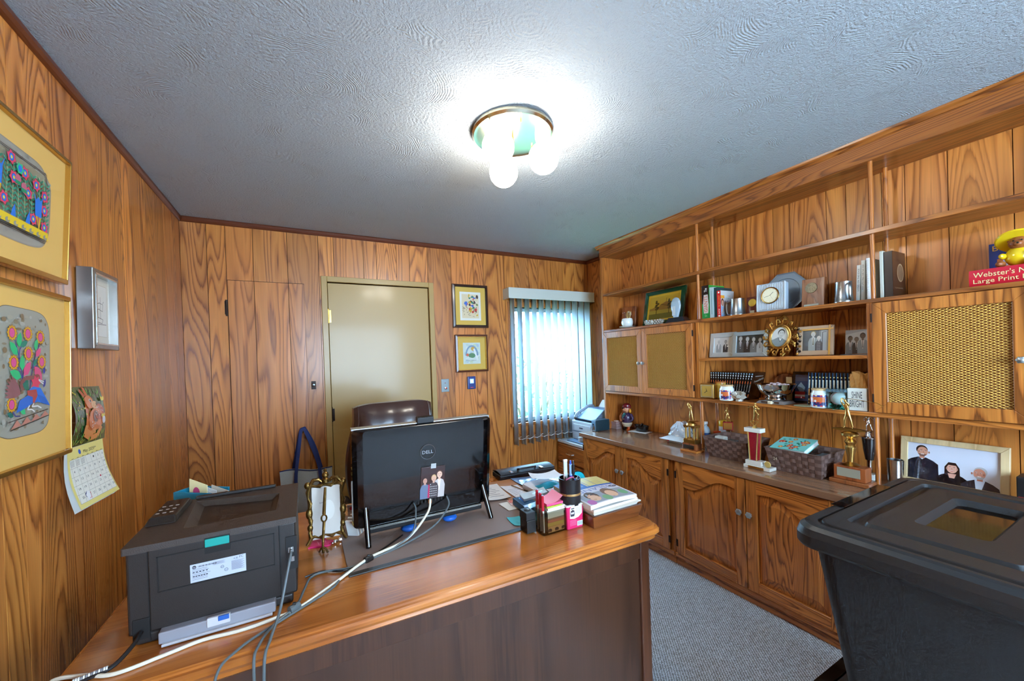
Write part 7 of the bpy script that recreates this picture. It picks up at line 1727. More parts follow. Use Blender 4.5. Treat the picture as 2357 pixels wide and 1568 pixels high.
for r_ in range(4):
    for c_ in range(7): mb.box(-.085 + c_ * .026, -.072 + c_ * .026, -.038 + r_ * .018, -.028 + r_ * .018, -.062, -.056, Mx)
fx.part(mb, 'keys', mat('fax_keys', (190, 204, 216), .4))
fx.part(MB().tube(smooth_path([(2.33, 3.072, .815), (2.35, 3.074, .850), (2.42, 3.072, .885), (2.50, 3.068, .915), (2.55, 3.066, .905)], 4), [.018] * 3 + [.015] * 11 + [.018] * 3, 10), 'handset', mat('handset', (150, 170, 190), .25, coat=.4), smooth=True)
fx.part(MB().sheet(lambda u, v: (2.56 + .05 * v + .01 * math.sin(PI * u), 2.83 + .17 * u, .905 + .085 * v - .02 * u * v), 6, 6), 'paper_guide', PAPER, smooth=True)
fx.part(MB().box(2.215, 2.300, 2.82, 3.07, .602, .612), 'paper_tray', FXD, bev=.002); fx.part(MB().box(2.235, 2.30, 2.90, 2.925, .612, .655), 'tray_guide', FXM, bev=.002)
fx.part(MB().box(2.31, 2.62, 2.80, 3.09, .6005, .6125), 'foot', mat('fax_foot', (60, 66, 76), .5))
# ---- dark box (card reader) on the worktop corner
bx = World('desk_speaker', 'dark teal box speaker at the worktop corner', 'speaker', (2.33, 2.71, CT))
bx.part(MB().box(2.252, 2.412, 2.682, 2.742, CW, CT + .098), 'cabinet', mat('speaker_dark', (32, 58, 70), .4, bump=(300, .1)), bev=.006, segs=3)
bx.part(MB().box(2.2495, 2.2525, 2.686, 2.738, CW + .006, CT + .092), 'front_panel', mat('speaker_front', (110, 150, 180), .35), bev=.002)
bx.part(MB().lathe([(.007, 0), (.008, .004), (0, .005)], 12, T(2.2495, 2.712, CT + .062) @ RY(-PI / 2)), 'dial', BLACK, smooth=True)
bx.part(MB().prism([(-.022, 0), (.02, 0), (.022, .035), (0, .045)], 0, .002, T(2.2493, 2.712, CT + .006) @ FACE['-x']), 'foil_label', STEEL)
# ---- clear tins, pirate, boat
for k, (lab, c_, zz) in enumerate((('clear box with a dark red lining, lowest of the small stack', (120, 30, 40), 0), ('clear box with a red lining, middle of the small stack', (150, 36, 46), .022), ('clear box with a red and white label, top of the small stack', (190, 40, 56), .044))):
    t = World('trinket_box', lab, 'box', (2.50, 2.690, CT + zz), group='clear trinket boxes by the pirate')
    dx = .004 * (k % 2)
    t.part(MB().box(2.465 + dx, 2.530 + dx, 2.655, 2.722, CW + zz, CW + zz + .0215), 'case', mat('trinket_clear', (214, 196, 196), .1, alpha=.45), bev=.002)
    t.part(MB().box(2.470 + dx, 2.525 + dx, 2.660, 2.717, CW + zz + .004, CW + zz + .016), 'lining', mat('trinket_%d' % k, c_, .5))
    if k == 2: t.part(MB().box(2.480, 2.515, 2.668, 2.705, CW + zz + .0216, CW + zz + .030), 'cap', mat('trinket_cap', (226, 206, 190), .4), bev=.004)
pi_ = thing('pirate_figurine', 'glazed pirate figurine with eye patch and red bandana', 'figurine', (2.535, 2.592, CW), rot=(0, 0, math.radians(8)))
SKN = mat('glaze_skin', (214, 150, 110), .25, coat=.5); PUR = mat('glaze_purple', (58, 40, 78), .25, coat=.5); REDG = mat('glaze_red', (120, 34, 44), .25, coat=.5); ORG = mat('glaze_orange', (206, 90, 36), .25, coat=.5)
MB().lathe([(.036, .055), (.044, .075), (.050, .105), (.046, .130), (.030, .150), (.018, .155)], 20).build('coat', PUR, pi_, smooth=True)
MB().lathe([(.032, .030), (.042, .045), (.046, .060), (.038, .070)], 20).build('breeches', mat('glaze_cream', (206, 190, 160), .3, coat=.4), pi_, smooth=True)
for s_ in (-1, 1):
    MB().tube([(0, s_ * .018, .040), (-.006, s_ * .020, .020), (-.010, s_ * .022, .006), (-.026, s_ * .024, .005)], [.015, .013, .012, .009], 10).build('boot', ORG if s_ < 0 else BLACKG, pi_, smooth=True)
    MB().tube(smooth_path([(0, s_ * .042, .138), (-.004, s_ * .062, .112), (-.012, s_ * .058, .090), (-.026, s_ * .040, .082)], 4), [.014] * 6 + [.012] * 4 + [.010] * 3, 10).build('arm', PUR if s_ < 0 else SKN, pi_, smooth=True)
hd_ = MB().ball((-.004, 0, .188), (.034, .036, .040), 20, 14).ball((-.040, 0, .182), (.008, .008, .008), 10, 8).build('head', SKN, pi_, smooth=True)
MB().lathe([(.037, .196), (.040, .204), (.037, .222), (.020, .236), (0, .240)], 20, T(0, 0, 0)).ball((.030, .030, .204), (.012, .012, .010), 10, 8).build('bandana', REDG, pi_, smooth=True)
MB().ball((-.036, .013, .196), (.004, .010, .009), 10, 8).tube([(-.034, -.032, .212), (-.038, .0, .206), (-.034, .02, .20)], .002, 6).build('eye_patch', BLACKG, hd_, smooth=True)
MB().ball((-.036, -.013, .196), (.004, .006, .005), 8, 6).build('eye', WHITE, hd_, smooth=True); MB().ball((-.0392, -.013, .196), (.002, .003, .003), 8, 6).build('pupil', BLACKG, hd_, smooth=True)
MB().tube([(-.036, -.014, .167), (-.040, 0, .163), (-.036, .014, .168)], .003, 6).build('mouth', REDG, hd_, smooth=True)
MB().ball((-.012, -.046, .172), (.012, .010, .018), 10, 8).build('parrot', mat('glaze_yellow', (226, 160, 40), .25, coat=.5), pi_, smooth=True)
MB().tube([(-.044, .0, .100), (-.046, .0, .104)], .010, 10).build('belt_buckle', GOLD, pi_, smooth=True)
MB().tube([(-.040, -.012, .152), (-.048, 0, .135), (-.044, .008, .118)], .010, 8).build('neckerchief', mat('glaze_teal', (30, 100, 100), .25, coat=.5), pi_, smooth=True)
bt = World('boat_dish', 'black boat-shaped dish on a paper napkin', 'dish', (2.56, 2.452, CT))
mb = MB(); prev = None
for z_, sx, sy in ((.004, .030, .055), (.012, .034, .062), (.050, .042, .076), (.056, .044, .078), (.054, .038, .070), (.020, .030, .056)):
    c_ = [(2.560 + sx * math.cos(t), 2.452 + sy * math.sin(t) * (1.0 if abs(math.sin(t)) < .8 else 1.06), 0) for t in [2*PI*k/24 for k in range(24)]]
    c_ = [(p[0], p[1]) for p in c_]
    if prev: mb.ring(prev[0], c_, CT + prev[1], CT + z_)
    else: mb.add([(p[0], p[1], CT + z_) for p in c_], [tuple(range(23, -1, -1))])
    prev = (c_, z_)
mb.add([(p[0], p[1], CT + prev[1]) for p in prev[0]], [tuple(range(24))])
bt.part(mb, 'dish', mat('boat_black', (18, 20, 24), .2, coat=.5), smooth=True)
bt.part(MB().cyl((2.555, 2.462, CT + .022), (2.56, 2.432, CT + .075), .006, .010, 8), 'spoon', STEEL, smooth=True)
tag(MB().sheet(lambda u, v: (-.055 + .11 * u, -.085 + .17 * v, .0008 + .0014 * (math.sin(u * 17) * math.sin(v * 13) + 1)), 10, 12, .0006).build('napkin', PAPER, loc=(2.545, 2.450, CT + .0008), rot=(0, 0, .2)), 'white paper napkin under the black boat dish', 'napkin')
# ---- plastic bag of papers on a book
wb_ = World('white_box', 'flat white carton with a red corner under the plastic bag', 'box', (2.48, 1.99, CT))
wb_.part(MB().box(2.420, 2.560, 1.915, 2.060, CW, CT + .022), 'carton', mat('carton_white', (206, 212, 216), .5), bev=.002); wb_.part(MB().box(2.4185, 2.420, 2.042, 2.061, CW + .004, CT + .021), 'red_corner', mat('carton_red', (196, 36, 56), .4))
en_ = World('padded_envelope', 'white padded envelope lying on the flat carton', 'envelope', (2.47, 2.0, CT + .023))
en_.part(MB().sheet(lambda u, v: (2.385 + .20 * u, 1.895 + .215 * v, CT + .0235 + .022 * (math.sin(PI * u) * math.sin(PI * v)) ** .5 + .003 * math.sin(u * 11 + v * 9) * math.sin(PI * u) * math.sin(PI * v)), 14, 14), 'cover', mat('envelope_white', (226, 230, 230), .55), smooth=True)
pbg2 = World('plastic_bag', 'crumpled clear plastic bag of white goods on the envelope', 'bag', (2.50, 1.99, CT + .048))
rg_ = random.Random(8)
def bagb(u, v):
    a_ = 2 * PI * u; q = math.sin(PI * v * .5 + .12)
    rr2 = (.078 + .014 * math.sin(a_ * 3 + 1) + .010 * math.sin(a_ * 7 + v * 8)) * (1.02 - .55 * v ** 1.6) 
    return (2.500 + rr2 * .75 * math.cos(a_), 1.985 + rr2 * 1.15 * math.sin(a_), CT + .047 + .098 * v + .012 * math.sin(a_ * 2 + 2) * v)
pbg2.part(MB().sheet(bagb, 30, 12), 'film', mat('plastic_film', (206, 216, 224), .22, alpha=.72, coat=.5))
pbg2.part(MB().ball((2.495, 1.975, CT + .085), (.038, .055, .034), 16, 10), 'contents', PAPER, smooth=True)
pbg2.part(MB().ball((2.530, 1.93, CT + .095), (.026, .030, .034), 12, 8), 'dark_contents', mat('goods_dark', (46, 58, 72), .4), smooth=True)
# ---- cleaning bottles by the post
sbt = World('spray_bottle', 'white spray bottle with blue label beside the front post', 'bottle', (2.56, 1.835, CT))
Mb_ = T(2.56, 1.835, CW)
sbt.part(MB().lathe([(.030, 0), (.032, .004), (.032, .100), (.022, .125), (.012, .135), (.012, .145), (0, .146)], 20, Mb_), 'bottle', mat('bottle_pale', (170, 196, 212), .25, coat=.3), smooth=True)
sbt.part(MB().box(-.016, .012, -.011, .011, .146, .165, Mb_).tube([(-.014, 0, .158), (-.030, 0, .158), (-.034, 0, .152)], .005, 8, M=Mb_).tube([(-.012, 0, .148), (-.022, 0, .130), (-.018, 0, .120)], .003, 6, M=Mb_), 'trigger', WHITE, bev=.001)
sbt.part(MB().lathe([(.0324, .03), (.0326, .032), (.0326, .085), (.0324, .087)], 20, Mb_), 'label', mat('bottle_label', (40, 84, 150), .4), smooth=True)
wp = World('wipes_tub', 'white tub of cleaning wipes with a yellow lid', 'tub', (2.612, 1.722, CT)); Mw = T(2.612, 1.722, CW)
wp.part(MB().lathe([(.036, 0), (.038, .003), (.038, .140), (.036, .143), (0, .143)], 24, Mw), 'tub', mat('tub_white', (206, 214, 220), .35), smooth=True)
wp.part(MB().lathe([(.0395, .143), (.040, .150), (.040, .172), (.036, .182), (.016, .184), (0, .184)], 24, Mw), 'lid', mat('tub_yellow', (226, 190, 20), .35), smooth=True)
wp.art(Art(6e-5).grid(-.045, .03, .045, .125, (190, 206, 222)).grid(-.04, .095, .03, .105, (90, 120, 160)).rect(-.04, .075, .02, .083, (120, 140, 170)).ell(.01, .055, .016, .014, (60, 130, 90)), 'label', Mw, None, GLOSSY, fn=lambda u, v, h: (-(.0384 + h) * math.cos(u / .038), -(.0384 + h) * math.sin(u / .038), v))
bpd = World('orange_packet', 'orange foil packet leaning behind the basket', 'packet', (2.530, 1.715, CT)); bpd.part(MB().sheet(lambda u, v: (2.530 + .012 * math.sin(PI * v), 1.70 + .055 * u, CW + .075 + .0 + .045 * v - .008 * u), 5, 5, .004), 'packet', mat('orange_foil', (206, 76, 30), .35)) ; bpd.part(MB().box(2.528, 2.560, 1.700, 1.755, CW, CW + .074), 'carton', mat('packet_blue', (60, 110, 150), .4), bev=.002)

# ---- woven baskets
WV = mat('basket_weave', (122, 98, 90), .4, bump=(380, .25)); WV2 = mat('basket_weave_dark', (98, 76, 68), .35, bump=(380, .2))
def basket(label, x0, x1, y0, y1, zt, fl):
    t = World('woven_basket', label, 'basket', ((x0 + x1) / 2, (y0 + y1) / 2, CT), group='woven baskets on the worktop')
    b0 = (x0 + fl, x1 - fl, y0 + fl * .5, y1 - fl * .5)
    t.part(MB().box(b0[0], b0[1], b0[2], b0[3], CW, CW + .004), 'bottom', WV2)
    cor = lambda z: tuple(a_ + (b_ - a_) * z for a_, b_ in zip(b0, (x0, x1, y0, y1)))
    nr = 6; H_ = zt - CT - .006
    def side(P0, P1, Q0, Q1, nc, nrm):
        for r_ in range(nr):
            for c_ in range(nc):
                u0, u1, v0, v1 = c_ / nc, (c_ + 1) / nc, r_ / nr, (r_ + 1) / nr
                def pt2(u, v, off): 
                    a_ = Vector(P0).lerp(Vector(P1), u); b_ = Vector(Q0).lerp(Vector(Q1), u); p = a_.lerp(b_, v); return p + Vector(nrm) * off
                out = .0022 if (r_ + c_) % 2 else .0005
                um, vm = (u0 + u1) / 2, (v0 + v1) / 2
                e = .03 / nc; f = .03 / nr
                vs = [pt2(u0 + e, v0 + f, out * .3), pt2(u1 - e, v0 + f, out * .3), pt2(u1 - e, v1 - f, out * .3), pt2(u0 + e, v1 - f, out * .3)]
                if (r_ + c_) % 2: vs += [pt2(um, v0 + f, out), pt2(um, v1 - f, out)]; fs = [(0, 4, 5, 3), (4, 1, 2, 5)]
                else: vs += [pt2(u0 + e, vm, out), pt2(u1 - e, vm, out)]; fs = [(0, 1, 5, 4), (4, 5, 2, 3)]
                bk_ = [pt2(u0, v0, -.0012), pt2(u1, v0, -.0012), pt2(u1, v1, -.0012), pt2(u0, v1, -.0012)]
                o = len(vs); vs += bk_; fs.append((o + 3, o + 2, o + 1, o))
                t.part(MB().add(vs, fs), 'weave_strip', WV if (r_ + c_) % 2 else WV2)
    zb_, zt_ = CW + .004, zt
    L0, L1 = b0, (x0, x1, y0, y1)
    side((L0[0], L0[3], zb_), (L0[0], L0[2], zb_), (L1[0], L1[3], zt_), (L1[0], L1[2], zt_), 9, (-1, 0, 0))
    side((L0[1], L0[2], zb_), (L0[1], L0[3], zb_), (L1[1], L1[2], zt_), (L1[1], L1[3], zt_), 9, (1, 0, 0))
    side((L0[0], L0[2], zb_), (L0[1], L0[2], zb_), (L1[0], L1[2], zt_), (L1[1], L1[2], zt_), 7, (0, -1, 0))
    side((L0[1], L0[3], zb_), (L0[0], L0[3], zb_), (L1[1], L1[3], zt_), (L1[0], L1[3], zt_), 7, (0, 1, 0))
    t.part(MB().tube([(x0, y0, zt), (x1, y0, zt), (x1, y1, zt), (x0, y1, zt)], .0035, 6, closed=True), 'rim', WV2, smooth=True)
    return t
basket('dark woven basket nearer the window, holding a soap bar', 2.262, 2.510, 1.362, 1.642, .866, .032)
bk2 = basket('dark woven basket with a floral book and a number tag', 2.266, 2.515, .990, 1.262, .866, .032)
bk2.art(Art().text('24', 0, 0, .016, (206, 196, 170), .020), 'number_tag', T(2.2755, 1.222, .802) @ FACE['-x'] , None, INK)
sb_ = tag(MB().box(-.022, .022, -.032, .032, 0, .026).build('soap_bar', mat('soap_white', (214, 220, 214), .4), loc=(2.35, 1.575, .8412), bev=.006, segs=3), 'white soap box lying on the window-side basket packet', 'soap')
sk2 = tag(MB().box(-.06, .06, -.05, .05, 0, .095).build('grey_carton', mat('carton_dim', (70, 66, 64), .6), loc=(2.37, 1.56, CT + .006), bev=.002), 'dim carton filling the window-side basket', 'carton')
fb = World('floral_book', 'floral fabric-covered book sticking out of the basket', 'book', (2.37, 1.16, .82))
Mfb = T(2.372, 1.165, .876) @ RX(math.radians(-3)) @ RY(math.radians(-15))
fb.part(MB().box(-.075, .075, -.085, .085, -.012, .010, Mfb), 'pages', PAPER); 
for z_ in (-.014, .010): fb.part(MB().box(-.078, .078, -.087, .087, z_, z_ + .003, Mfb), 'cover', mat('floral_mint', (120, 196, 186), .5))
a = Art(); rg_ = random.Random(19)
for k in range(26): leaf(a, rg_.uniform(-.06, .06), rg_.uniform(-.07, .07), .018, rg_.uniform(0, 6), (40, 120, 96), .5)
for k in range(15):
    x, y = rg_.uniform(-.062, .062), rg_.uniform(-.072, .072); a.star(x, y, .014, .010, 6, [(214, 80, 50), (226, 130, 60), (206, 60, 76)][k % 3]); a.ell(x, y, .005, .005, (240, 200, 120))
fb.art(a, 'floral_print', Mfb @ T(0, 0, .0133), None, GLOSSY)
gb = tag(MB().box(-.05, .05, -.028, .028, 0, .100).build('grey_box', mat('grey_card', (96, 116, 130), .5), loc=(2.40, 1.035, CT + .0056), bev=.002), 'blue-grey box standing in the basket beside the floral book', 'box')

# ---- trophies
WB = CHERRY
# columns trophy (left)
t1 = World('column_trophy', 'gold trophy with four columns and a figure on a wooden base', 'trophy', (2.31, 1.75, CT), group='trophies on the worktop')
t1.part(MB().box(2.258, 2.345, 1.692, 1.818, CW, CT + .014), 'plinth', OAKY, bev=.002); wbz = t1.part(MB().box(2.270, 2.335, 1.704, 1.806, CT + .0145, CT + .058), 'wood_base', CHERRY, bev=.002)
t1.part(MB().box(2.2685, 2.270, 1.716, 1.796, CT + .022, CT + .048), 'nameplate', mat('plate_dark', (70, 66, 62), .35, metal=.6), wbz)
t1.part(MB().box(2.272, 2.334, 1.710, 1.800, CT + .0585, CT + .084), 'gold_base', GOLD, bev=.002)
for x in (2.284, 2.322):
    for y in (1.724, 1.786): t1.part(MB().cyl((x, y, CT + .084), (x, y, CT + .168), .0065, n=12).box(x - .009, x + .009, y - .009, y + .009, CT + .084, CT + .090).box(x - .010, x + .010, y - .010, y + .010, CT + .162, CT + .172), 'column', GOLD, smooth=True)
t1.part(MB().box(2.272, 2.334, 1.712, 1.798, CT + .172, CT + .180).lathe([(.034, .180), (.030, .192), (.016, .200), (0, .201)], 20, T(2.303, 1.755, CT)), 'canopy', GOLD, smooth=True)
t1.part(MB().prism([(-.055, 0), (.055, .006), (.040, .010), (-.045, .006)], -.012, .012, T(2.303, 1.755, CT + .201) @ FACE['-x']), 'scroll_plate', GOLD)
h_ = .125
e1 = thing('x', 'x', 'x') ; bpy.data.objects.remove(e1)
def fig(W, at, h, P, m_=GOLD, rz=0.0, name='figure'):
    o = skin_figure(W.o, m_, pose(h, **P), BODY, name); o.location = Vector(at) - W.loc; o.rotation_euler = (0, 0, rz); return o
GOLFER = dict(hip=(0, 0, .50), chest=(-.02, .03, .72), neck=(-.03, .04, .82), head=(-.04, .05, .90), top=(-.04, .05, .96), lk=(-.02, .08, .27), lf=(0, .10, .03), lt=(-.07, .11, .01), rk=(-.02, -.08, .27), rf=(0, -.12, .03), rt=(-.07, -.13, .01), ls=(-.02, .11, .76), le=(-.09, .14, .86), lh=(-.05, .14, .99), rs=(-.02, -.05, .77), re=(-.10, .02, .88), rh=(-.05, .12, .98))
fig(t1, (2.303, 1.755, CT + .207), h_, GOLFER)
t1.part(MB().tube([(2.297, 1.772, CT + .207 + .124), (2.302, 1.748, CT + .207 + .140), (2.310, 1.70, CT + .207 + .12)], .0014, 5), 'club', GOLD)
# small cube trophy
t2 = World('cube_trophy', 'small trophy with a red and gold cube behind the basket', 'trophy', (2.51, 1.675, CT), group='trophies on the worktop')
Mz = T(2.540, 1.650, 0) @ RZ(math.radians(30))
t2.part(MB().box(-.022, .022, -.022, .022, CW, CT + .030, Mz), 'foot', MARBLE, bev=.002); t2.part(MB().lathe([(.016, .030), (.008, .045), (.007, .09), (.012, .120), (.018, .138)], 16, T(2.540, 1.650, CT)), 'stem', GOLD, smooth=True)
t2.part(MB().box(-.030, .030, -.030, .030, CT + .138, CT + .190, Mz), 'cube', mat('trophy_red', (150, 14, 40), .25, coat=.4), bev=.001); t2.part(MB().box(-.0315, -.0302, -.026, .026, CT + .142, CT + .186, Mz), 'gold_face', GOLD)
PITCH = dict(hip=(0, 0, .48), chest=(-.03, .02, .70), neck=(-.03, .02, .81), head=(-.04, .02, .89), top=(-.04, .02, .95), lk=(-.10, .06, .28), lf=(-.04, .08, .04), lt=(-.10, .09, .02), rk=(-.02, -.09, .27), rf=(.04, -.14, .04), rt=(-.02, -.17, .02), ls=(-.02, .10, .76), le=(-.04, .18, .64), lh=(-.10, .14, .54), rs=(-.02, -.08, .76), re=(-.02, -.20, .66), rh=(-.04, -.32, .56))
fig(t2, (2.540, 1.650, CT + .190), .105, PITCH)
# tall red column trophy
t3 = World('red_trophy', 'tall trophy with a red tapered column and a running figure', 'trophy', (2.25, 1.29, CT), group='trophies on the worktop')
bz = t3.part(MB().box(2.222, 2.288, 1.213, 1.358, CW, CT + .018), 'marble_base', MARBLE, bev=.002)
t3.part(MB().box(2.2205, 2.2222, 1.246, 1.330, CW + .002, CT + .016), 'gold_plate', GOLD, bz); t3.part(MB().box(2.228, 2.282, 1.262, 1.350, CT + .0185, CT + .044), 'marble_step', MARBLE, bev=.002)
t3.part(MB().frust((2.240, 2.270, 1.291, 1.327), (2.238, 2.272, 1.281, 1.335), CT + .0445, CT + .205), 'column', mat('column_red', (150, 12, 34), .25, coat=.5, bump=(260, 1.0)))
for y0_, y1_ in ((1.328, 1.336), (1.282, 1.290)):
    for x_ in (2.237, 2.271): t3.part(MB().cyl((x_, (1.3275 if y0_ > 1.3 else 1.2905), CT + .0445), (x_, (1.3355 if y0_ > 1.3 else 1.2805), CT + .205), .0032, n=8), 'gold_edge', GOLD, smooth=True)
t3.part(MB().box(2.230, 2.280, 1.262, 1.354, CT + .2055, CT + .229), 'marble_cap', MARBLE, bev=.002)
t3.part(MB().lathe([(.014, .229), (.010, .236), (.006, .240)], 14, T(2.255, 1.306, CT)).tube([(2.255, 1.306, CT + .238), (2.255, 1.328, CT + .262), (2.255, 1.330, CT + .266), (2.255, 1.284, CT + .266), (2.255, 1.306, CT + .238)], .003, 6), 'gold_stand', GOLD, smooth=True)
RUN = dict(hip=(0, .02, .52), chest=(-.02, -.02, .74), neck=(-.02, -.03, .84), head=(-.03, -.03, .91), top=(-.03, -.03, .97), lk=(0, .06, .28), lf=(.02, .14, .04), lt=(0, .10, .015), rk=(-.03, -.16, .40), rf=(0, -.10, .18), rt=(-.02, -.15, .12), ls=(-.02, .08, .79), le=(-.02, .22, .75), lh=(-.02, .38, .66), rs=(-.02, -.12, .77), re=(-.06, -.22, .64), rh=(-.10, -.12, .66))
fig(t3, (2.255, 1.300, CT + .263), .115, RUN)
t3.part(MB().ball((2.243, 1.281, CT + .263 + .078), (.007, .012, .008), 10, 8), 'ball', GOLD, smooth=True)
mdl = t3.part(MB().lathe([(0, .0), (.016, .001), (.018, .004), (.015, .007), (0, .007)], 18, T(2.247, 1.235, CT + .0355) @ RY(-PI / 2)), 'medallion', mat('medallion_gilt', (214, 186, 110), .35, metal=.8, bump=(300, 1.0)), smooth=True)
# golfer cup trophy
t4 = World('golf_trophy', 'golf trophy with a gold cup on a wooden base with steel plate', 'trophy', (2.36, .905, CT), group='trophies on the worktop')
t4.part(MB().box(2.312, 2.405, .822, .980, CW, CT + .020), 'plinth', CHERRY, bev=.003); wb2 = t4.part(MB().box(2.326, 2.392, .838, .964, CT + .0205, CT + .088), 'wood_base', CHERRY, bev=.002, tint=(1.2, 1.05, 1))
t4.part(MB().box(2.3245, 2.326, .858, .950, CT + .036, CT + .078), 'nameplate', mat('plate_pale', (190, 190, 168), .3, metal=.5), wb2)
Mt4 = T(2.358, .905, CT)
t4.part(MB().lathe([(.034, .0885), (.036, .092), (.022, .100), (.011, .106), (.013, .130), (.020, .165), (.022, .180), (.016, .188), (.020, .198), (.024, .205), (.018, .215), (.010, .220), (.018, .226), (.034, .236), (.036, .246), (.028, .252), (.018, .256), (0, .258)], 26, Mt4), 'cup', GOLD, smooth=True)
t4.part(MB().prism([(-.075, .0), (-.03, -.006), (.03, -.006), (.075, .002), (.03, .008), (-.03, .008)], -.014, .014, T(2.358, .905, CT + .264) @ FACE['-x']), 'scroll_plate', GOLDD)
G2 = dict(GOLFER); G2.update(ls=(-.02, .11, .77), le=(-.08, .17, .86), lh=(-.02, .17, .95))
fig(t4, (2.358, .912, CT + .272), .150, GOLFER)
t4.part(MB().tube([(2.350, .930, CT + .272 + .148), (2.352, .890, CT + .272 + .145), (2.358, .800, CT + .272 + .132), (2.358, .780, CT + .272 + .118)], .0014, 5), 'club', GOLD)
# batter trophy behind the post
t5 = World('batter_trophy', 'tall black column trophy with a batter figure behind the post', 'trophy', (2.49, .880, CT), group='trophies on the worktop')
Mt5 = T(2.505, .885, CT)
t5.part(MB().box(-.026, .026, -.026, .026, .001, .030, Mt5), 'base', MARBLE, bev=.002); t5.part(MB().lathe([(.010, .0305), (.009, .08), (.012, .098)], 14, Mt5), 'stem', CHROME, smooth=True)
t5.part(MB().lathe([(.016, .098), (.024, .150), (.029, .208), (0, .208)], 20, Mt5), 'column', mat('black_col', (36, 28, 26), .25, coat=.4), smooth=True); t5.part(MB().lathe([(.033, .208), (.034, .213), (.018, .218), (.012, .232), (.020, .244), (0, .246)], 20, Mt5), 'cap', CHROME, smooth=True)
fig(t5, (2.505, .885, CT + .246), .092, PITCH, CHROME)
# glass dishes, cup, photograph, dark box
gd = World('glass_dishes', 'stack of clear glass dishes behind the golf trophy', 'dishes', (2.455, .905, CT))
for k in range(4): gd.part(MB().lathe([(.018, .001), (.034, .010), (.036, .012), (.016, .004), (0, .003)], 22, T(2.450, .925, CW + .0095 * k)), 'dish', CRYSTAL, smooth=True)
for k in range(0): pass
cpb = World('steel_tumbler', 'tall steel tumbler beside the family photo', 'tumbler', (2.485, .782, CT)); cpb.part(MB().lathe([(.027, .0006), (.028, .004), (.029, .060), (.031, .122), (.0315, .124), (.029, .124), (.027, .06), (.025, .006), (0, .005)], 26, T(2.485, .782, CT)), 'tumbler', STEEL, smooth=True)
stk = World('note_block', 'short stack of papers by the back post', 'papers', (2.55, .835, CT)); 
for k in range(3): stk.part(MB().box(2.52, 2.585, .782 + .004 * k, .820, CW + .010 * k, CW + .0095 + .010 * k), 'pad', PAPER)
stk.o.location.y += .0
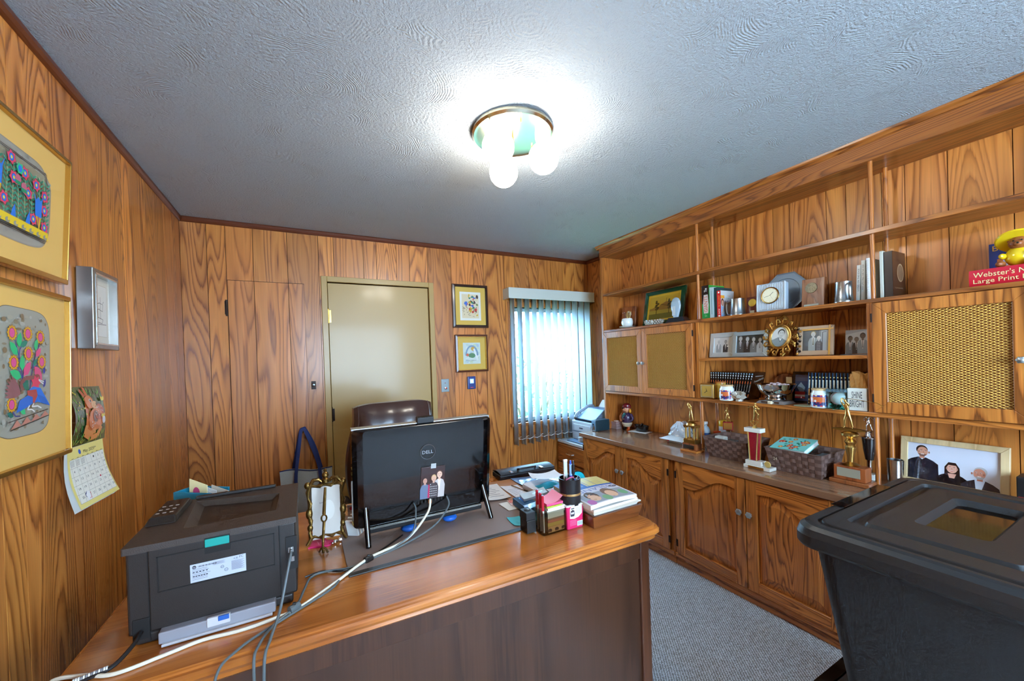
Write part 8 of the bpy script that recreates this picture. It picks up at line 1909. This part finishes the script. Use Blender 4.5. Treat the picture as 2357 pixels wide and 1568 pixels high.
def family(a, w_, h):
    a.rect(-w_/2, -h/2, w_/2, h/2, (214, 220, 232)); yb = -h/2
    def face(x, y, s_, skin, look=0.0, smile=True, brow=(50, 40, 38)):
        d = tuple(int(c * .82) for c in skin)
        a.ell(x, y, s_*.30, s_*.38, skin, 18); a.ell(x - s_*.29 + look * s_*.1, y - s_*.02, s_*.05, s_*.09, d, 8); a.ell(x + s_*.29 + look * s_*.1, y - s_*.02, s_*.05, s_*.09, d, 8)
        for q in (-1, 1):
            ex = x + q * s_*.12 + look * s_*.06
            a.ell(ex, y + s_*.06, s_*.045, s_*.022, (240, 236, 230), 8); a.ell(ex + look * s_*.012, y + s_*.06, s_*.022, s_*.022, (40, 30, 28), 8); a.line([(ex - s_*.06, y + s_*.125), (ex + s_*.06, y + s_*.135)], s_*.025, brow)
        a.poly([(x + look*s_*.08 - s_*.03, y + s_*.04), (x + look*s_*.10 + s_*.04, y - s_*.08), (x + look*s_*.08 - s_*.04, y - s_*.08)], d)
        if smile: a.poly([(x - s_*.12, y - s_*.16), (x + s_*.12, y - s_*.16), (x + s_*.05, y - s_*.23), (x - s_*.05, y - s_*.23)], (190, 80, 80)); a.rect(x - s_*.09, y - s_*.185, x + s_*.09, y - s_*.162, (244, 240, 236))
        else: a.line([(x - s_*.09, y - s_*.19), (x + s_*.09, y - s_*.18)], s_*.03, (170, 96, 84))
    def torso(x, s_, top, c): a.poly([(x - s_*.95, yb), (x - s_*.90, top - s_*1.35), (x - s_*.62, top - s_*1.12), (x - s_*.22, top - s_*.92), (x + s_*.22, top - s_*.92), (x + s_*.62, top - s_*1.12), (x + s_*.90, top - s_*1.35), (x + s_*.95, yb)], c)
    x, s_, t_ = -w_*.33, .060, h*.44
    torso(x, s_, t_, (30, 32, 44)); a.poly([(x - s_*.2, t_ - s_*.9), (x + s_*.2, t_ - s_*.9), (x, t_ - s_*1.1)], (214, 224, 236)); a.rect(x - s_*.14, t_ - s_*1.0, x + s_*.14, t_ - s_*.65, (196, 140, 114)); a.ell(x - s_*.02, t_ - s_*.33, s_*.33, s_*.35, (42, 34, 32), 18); face(x + s_*.02, t_ - s_*.48, s_, (206, 150, 124), .8, True); a.poly([(x - s_*.25, t_ - s_*.66), (x + s_*.27, t_ - s_*.66), (x + s_*.12, t_ - s_*.86), (x - s_*.10, t_ - s_*.86)], (120, 84, 70)); a.rect(x - s_*.08, t_ - s_*.70, x + s_*.12, t_ - s_*.67, (236, 226, 220))
    x, s_, t_ = w_*.01, .056, h*.08
    a.poly([(x - s_*.42, t_ - s_*1.35), (x - s_*.42, t_ - s_*.4), (x - s_*.2, t_), (x + s_*.2, t_), (x + s_*.42, t_ - s_*.4), (x + s_*.46, t_ - s_*1.35)], (44, 28, 28)); torso(x, s_ * .95, t_, (28, 26, 32)); a.poly([(x - s_*.24, t_ - s_*.9), (x + s_*.24, t_ - s_*.9), (x + s_*.14, t_ - s_*1.25), (x - s_*.14, t_ - s_*1.25)], (222, 166, 146)); face(x, t_ - s_*.48, s_, (226, 170, 148), 0, True); a.poly([(x - s_*.34, t_ - s_*.5), (x - s_*.28, t_ - s_*.14), (x, t_ - s_*.04), (x + s_*.28, t_ - s_*.14), (x + s_*.34, t_ - s_*.5), (x + s_*.22, t_ - s_*.22), (x - s_*.2, t_ - s_*.22)], (44, 28, 28))
    x, s_, t_ = w_*.30, .060, h*.06
    torso(x, s_, t_, (54, 54, 66)); a.poly([(x - s_*.26, t_ - s_*.92), (x + s_*.26, t_ - s_*.92), (x + s_*.10, yb), (x - s_*.20, yb)], (206, 216, 230)); a.rect(x - s_*.14, t_ - s_*1.0, x + s_*.14, t_ - s_*.65, (190, 126, 104)); a.ell(x + s_*.03, t_ - s_*.32, s_*.33, s_*.34, (186, 188, 190), 18); face(x - s_*.02, t_ - s_*.48, s_, (206, 140, 116), -.8, True, (170, 170, 172)); a.poly([(x - s_*.24, t_ - s_*.68), (x + s_*.24, t_ - s_*.68), (x + s_*.12, t_ - s_*.88), (x - s_*.14, t_ - s_*.88)], (176, 168, 164)); a.rect(x - s_*.12, t_ - s_*.71, x + s_*.06, t_ - s_*.675, (236, 226, 220))
fo = photo('large pale wooden frame with a photo of three smiling people', .455, .795, .222, 2.592, .026, wood('pale_frame', (222, 196, 148), (210, 182, 134), (186, 154, 104), 'y', 3, (12, 2), .4, .1, .1), family, 7, z0=CT, depth=.020, group='framed photo on the worktop')
dbx = World('dark_case', 'small black case with a red stripe at the right of the family photo', 'case', (2.55, .395, CT)); dbx.part(MB().box(2.50, 2.58, .355, .425, CW, CT + .13), 'case', BLACK, bev=.004); dbx.part(MB().box(2.4985, 2.5005, .36, .42, CT + .03, CT + .05), 'stripe', mat('case_stripe', (170, 24, 40), .4))
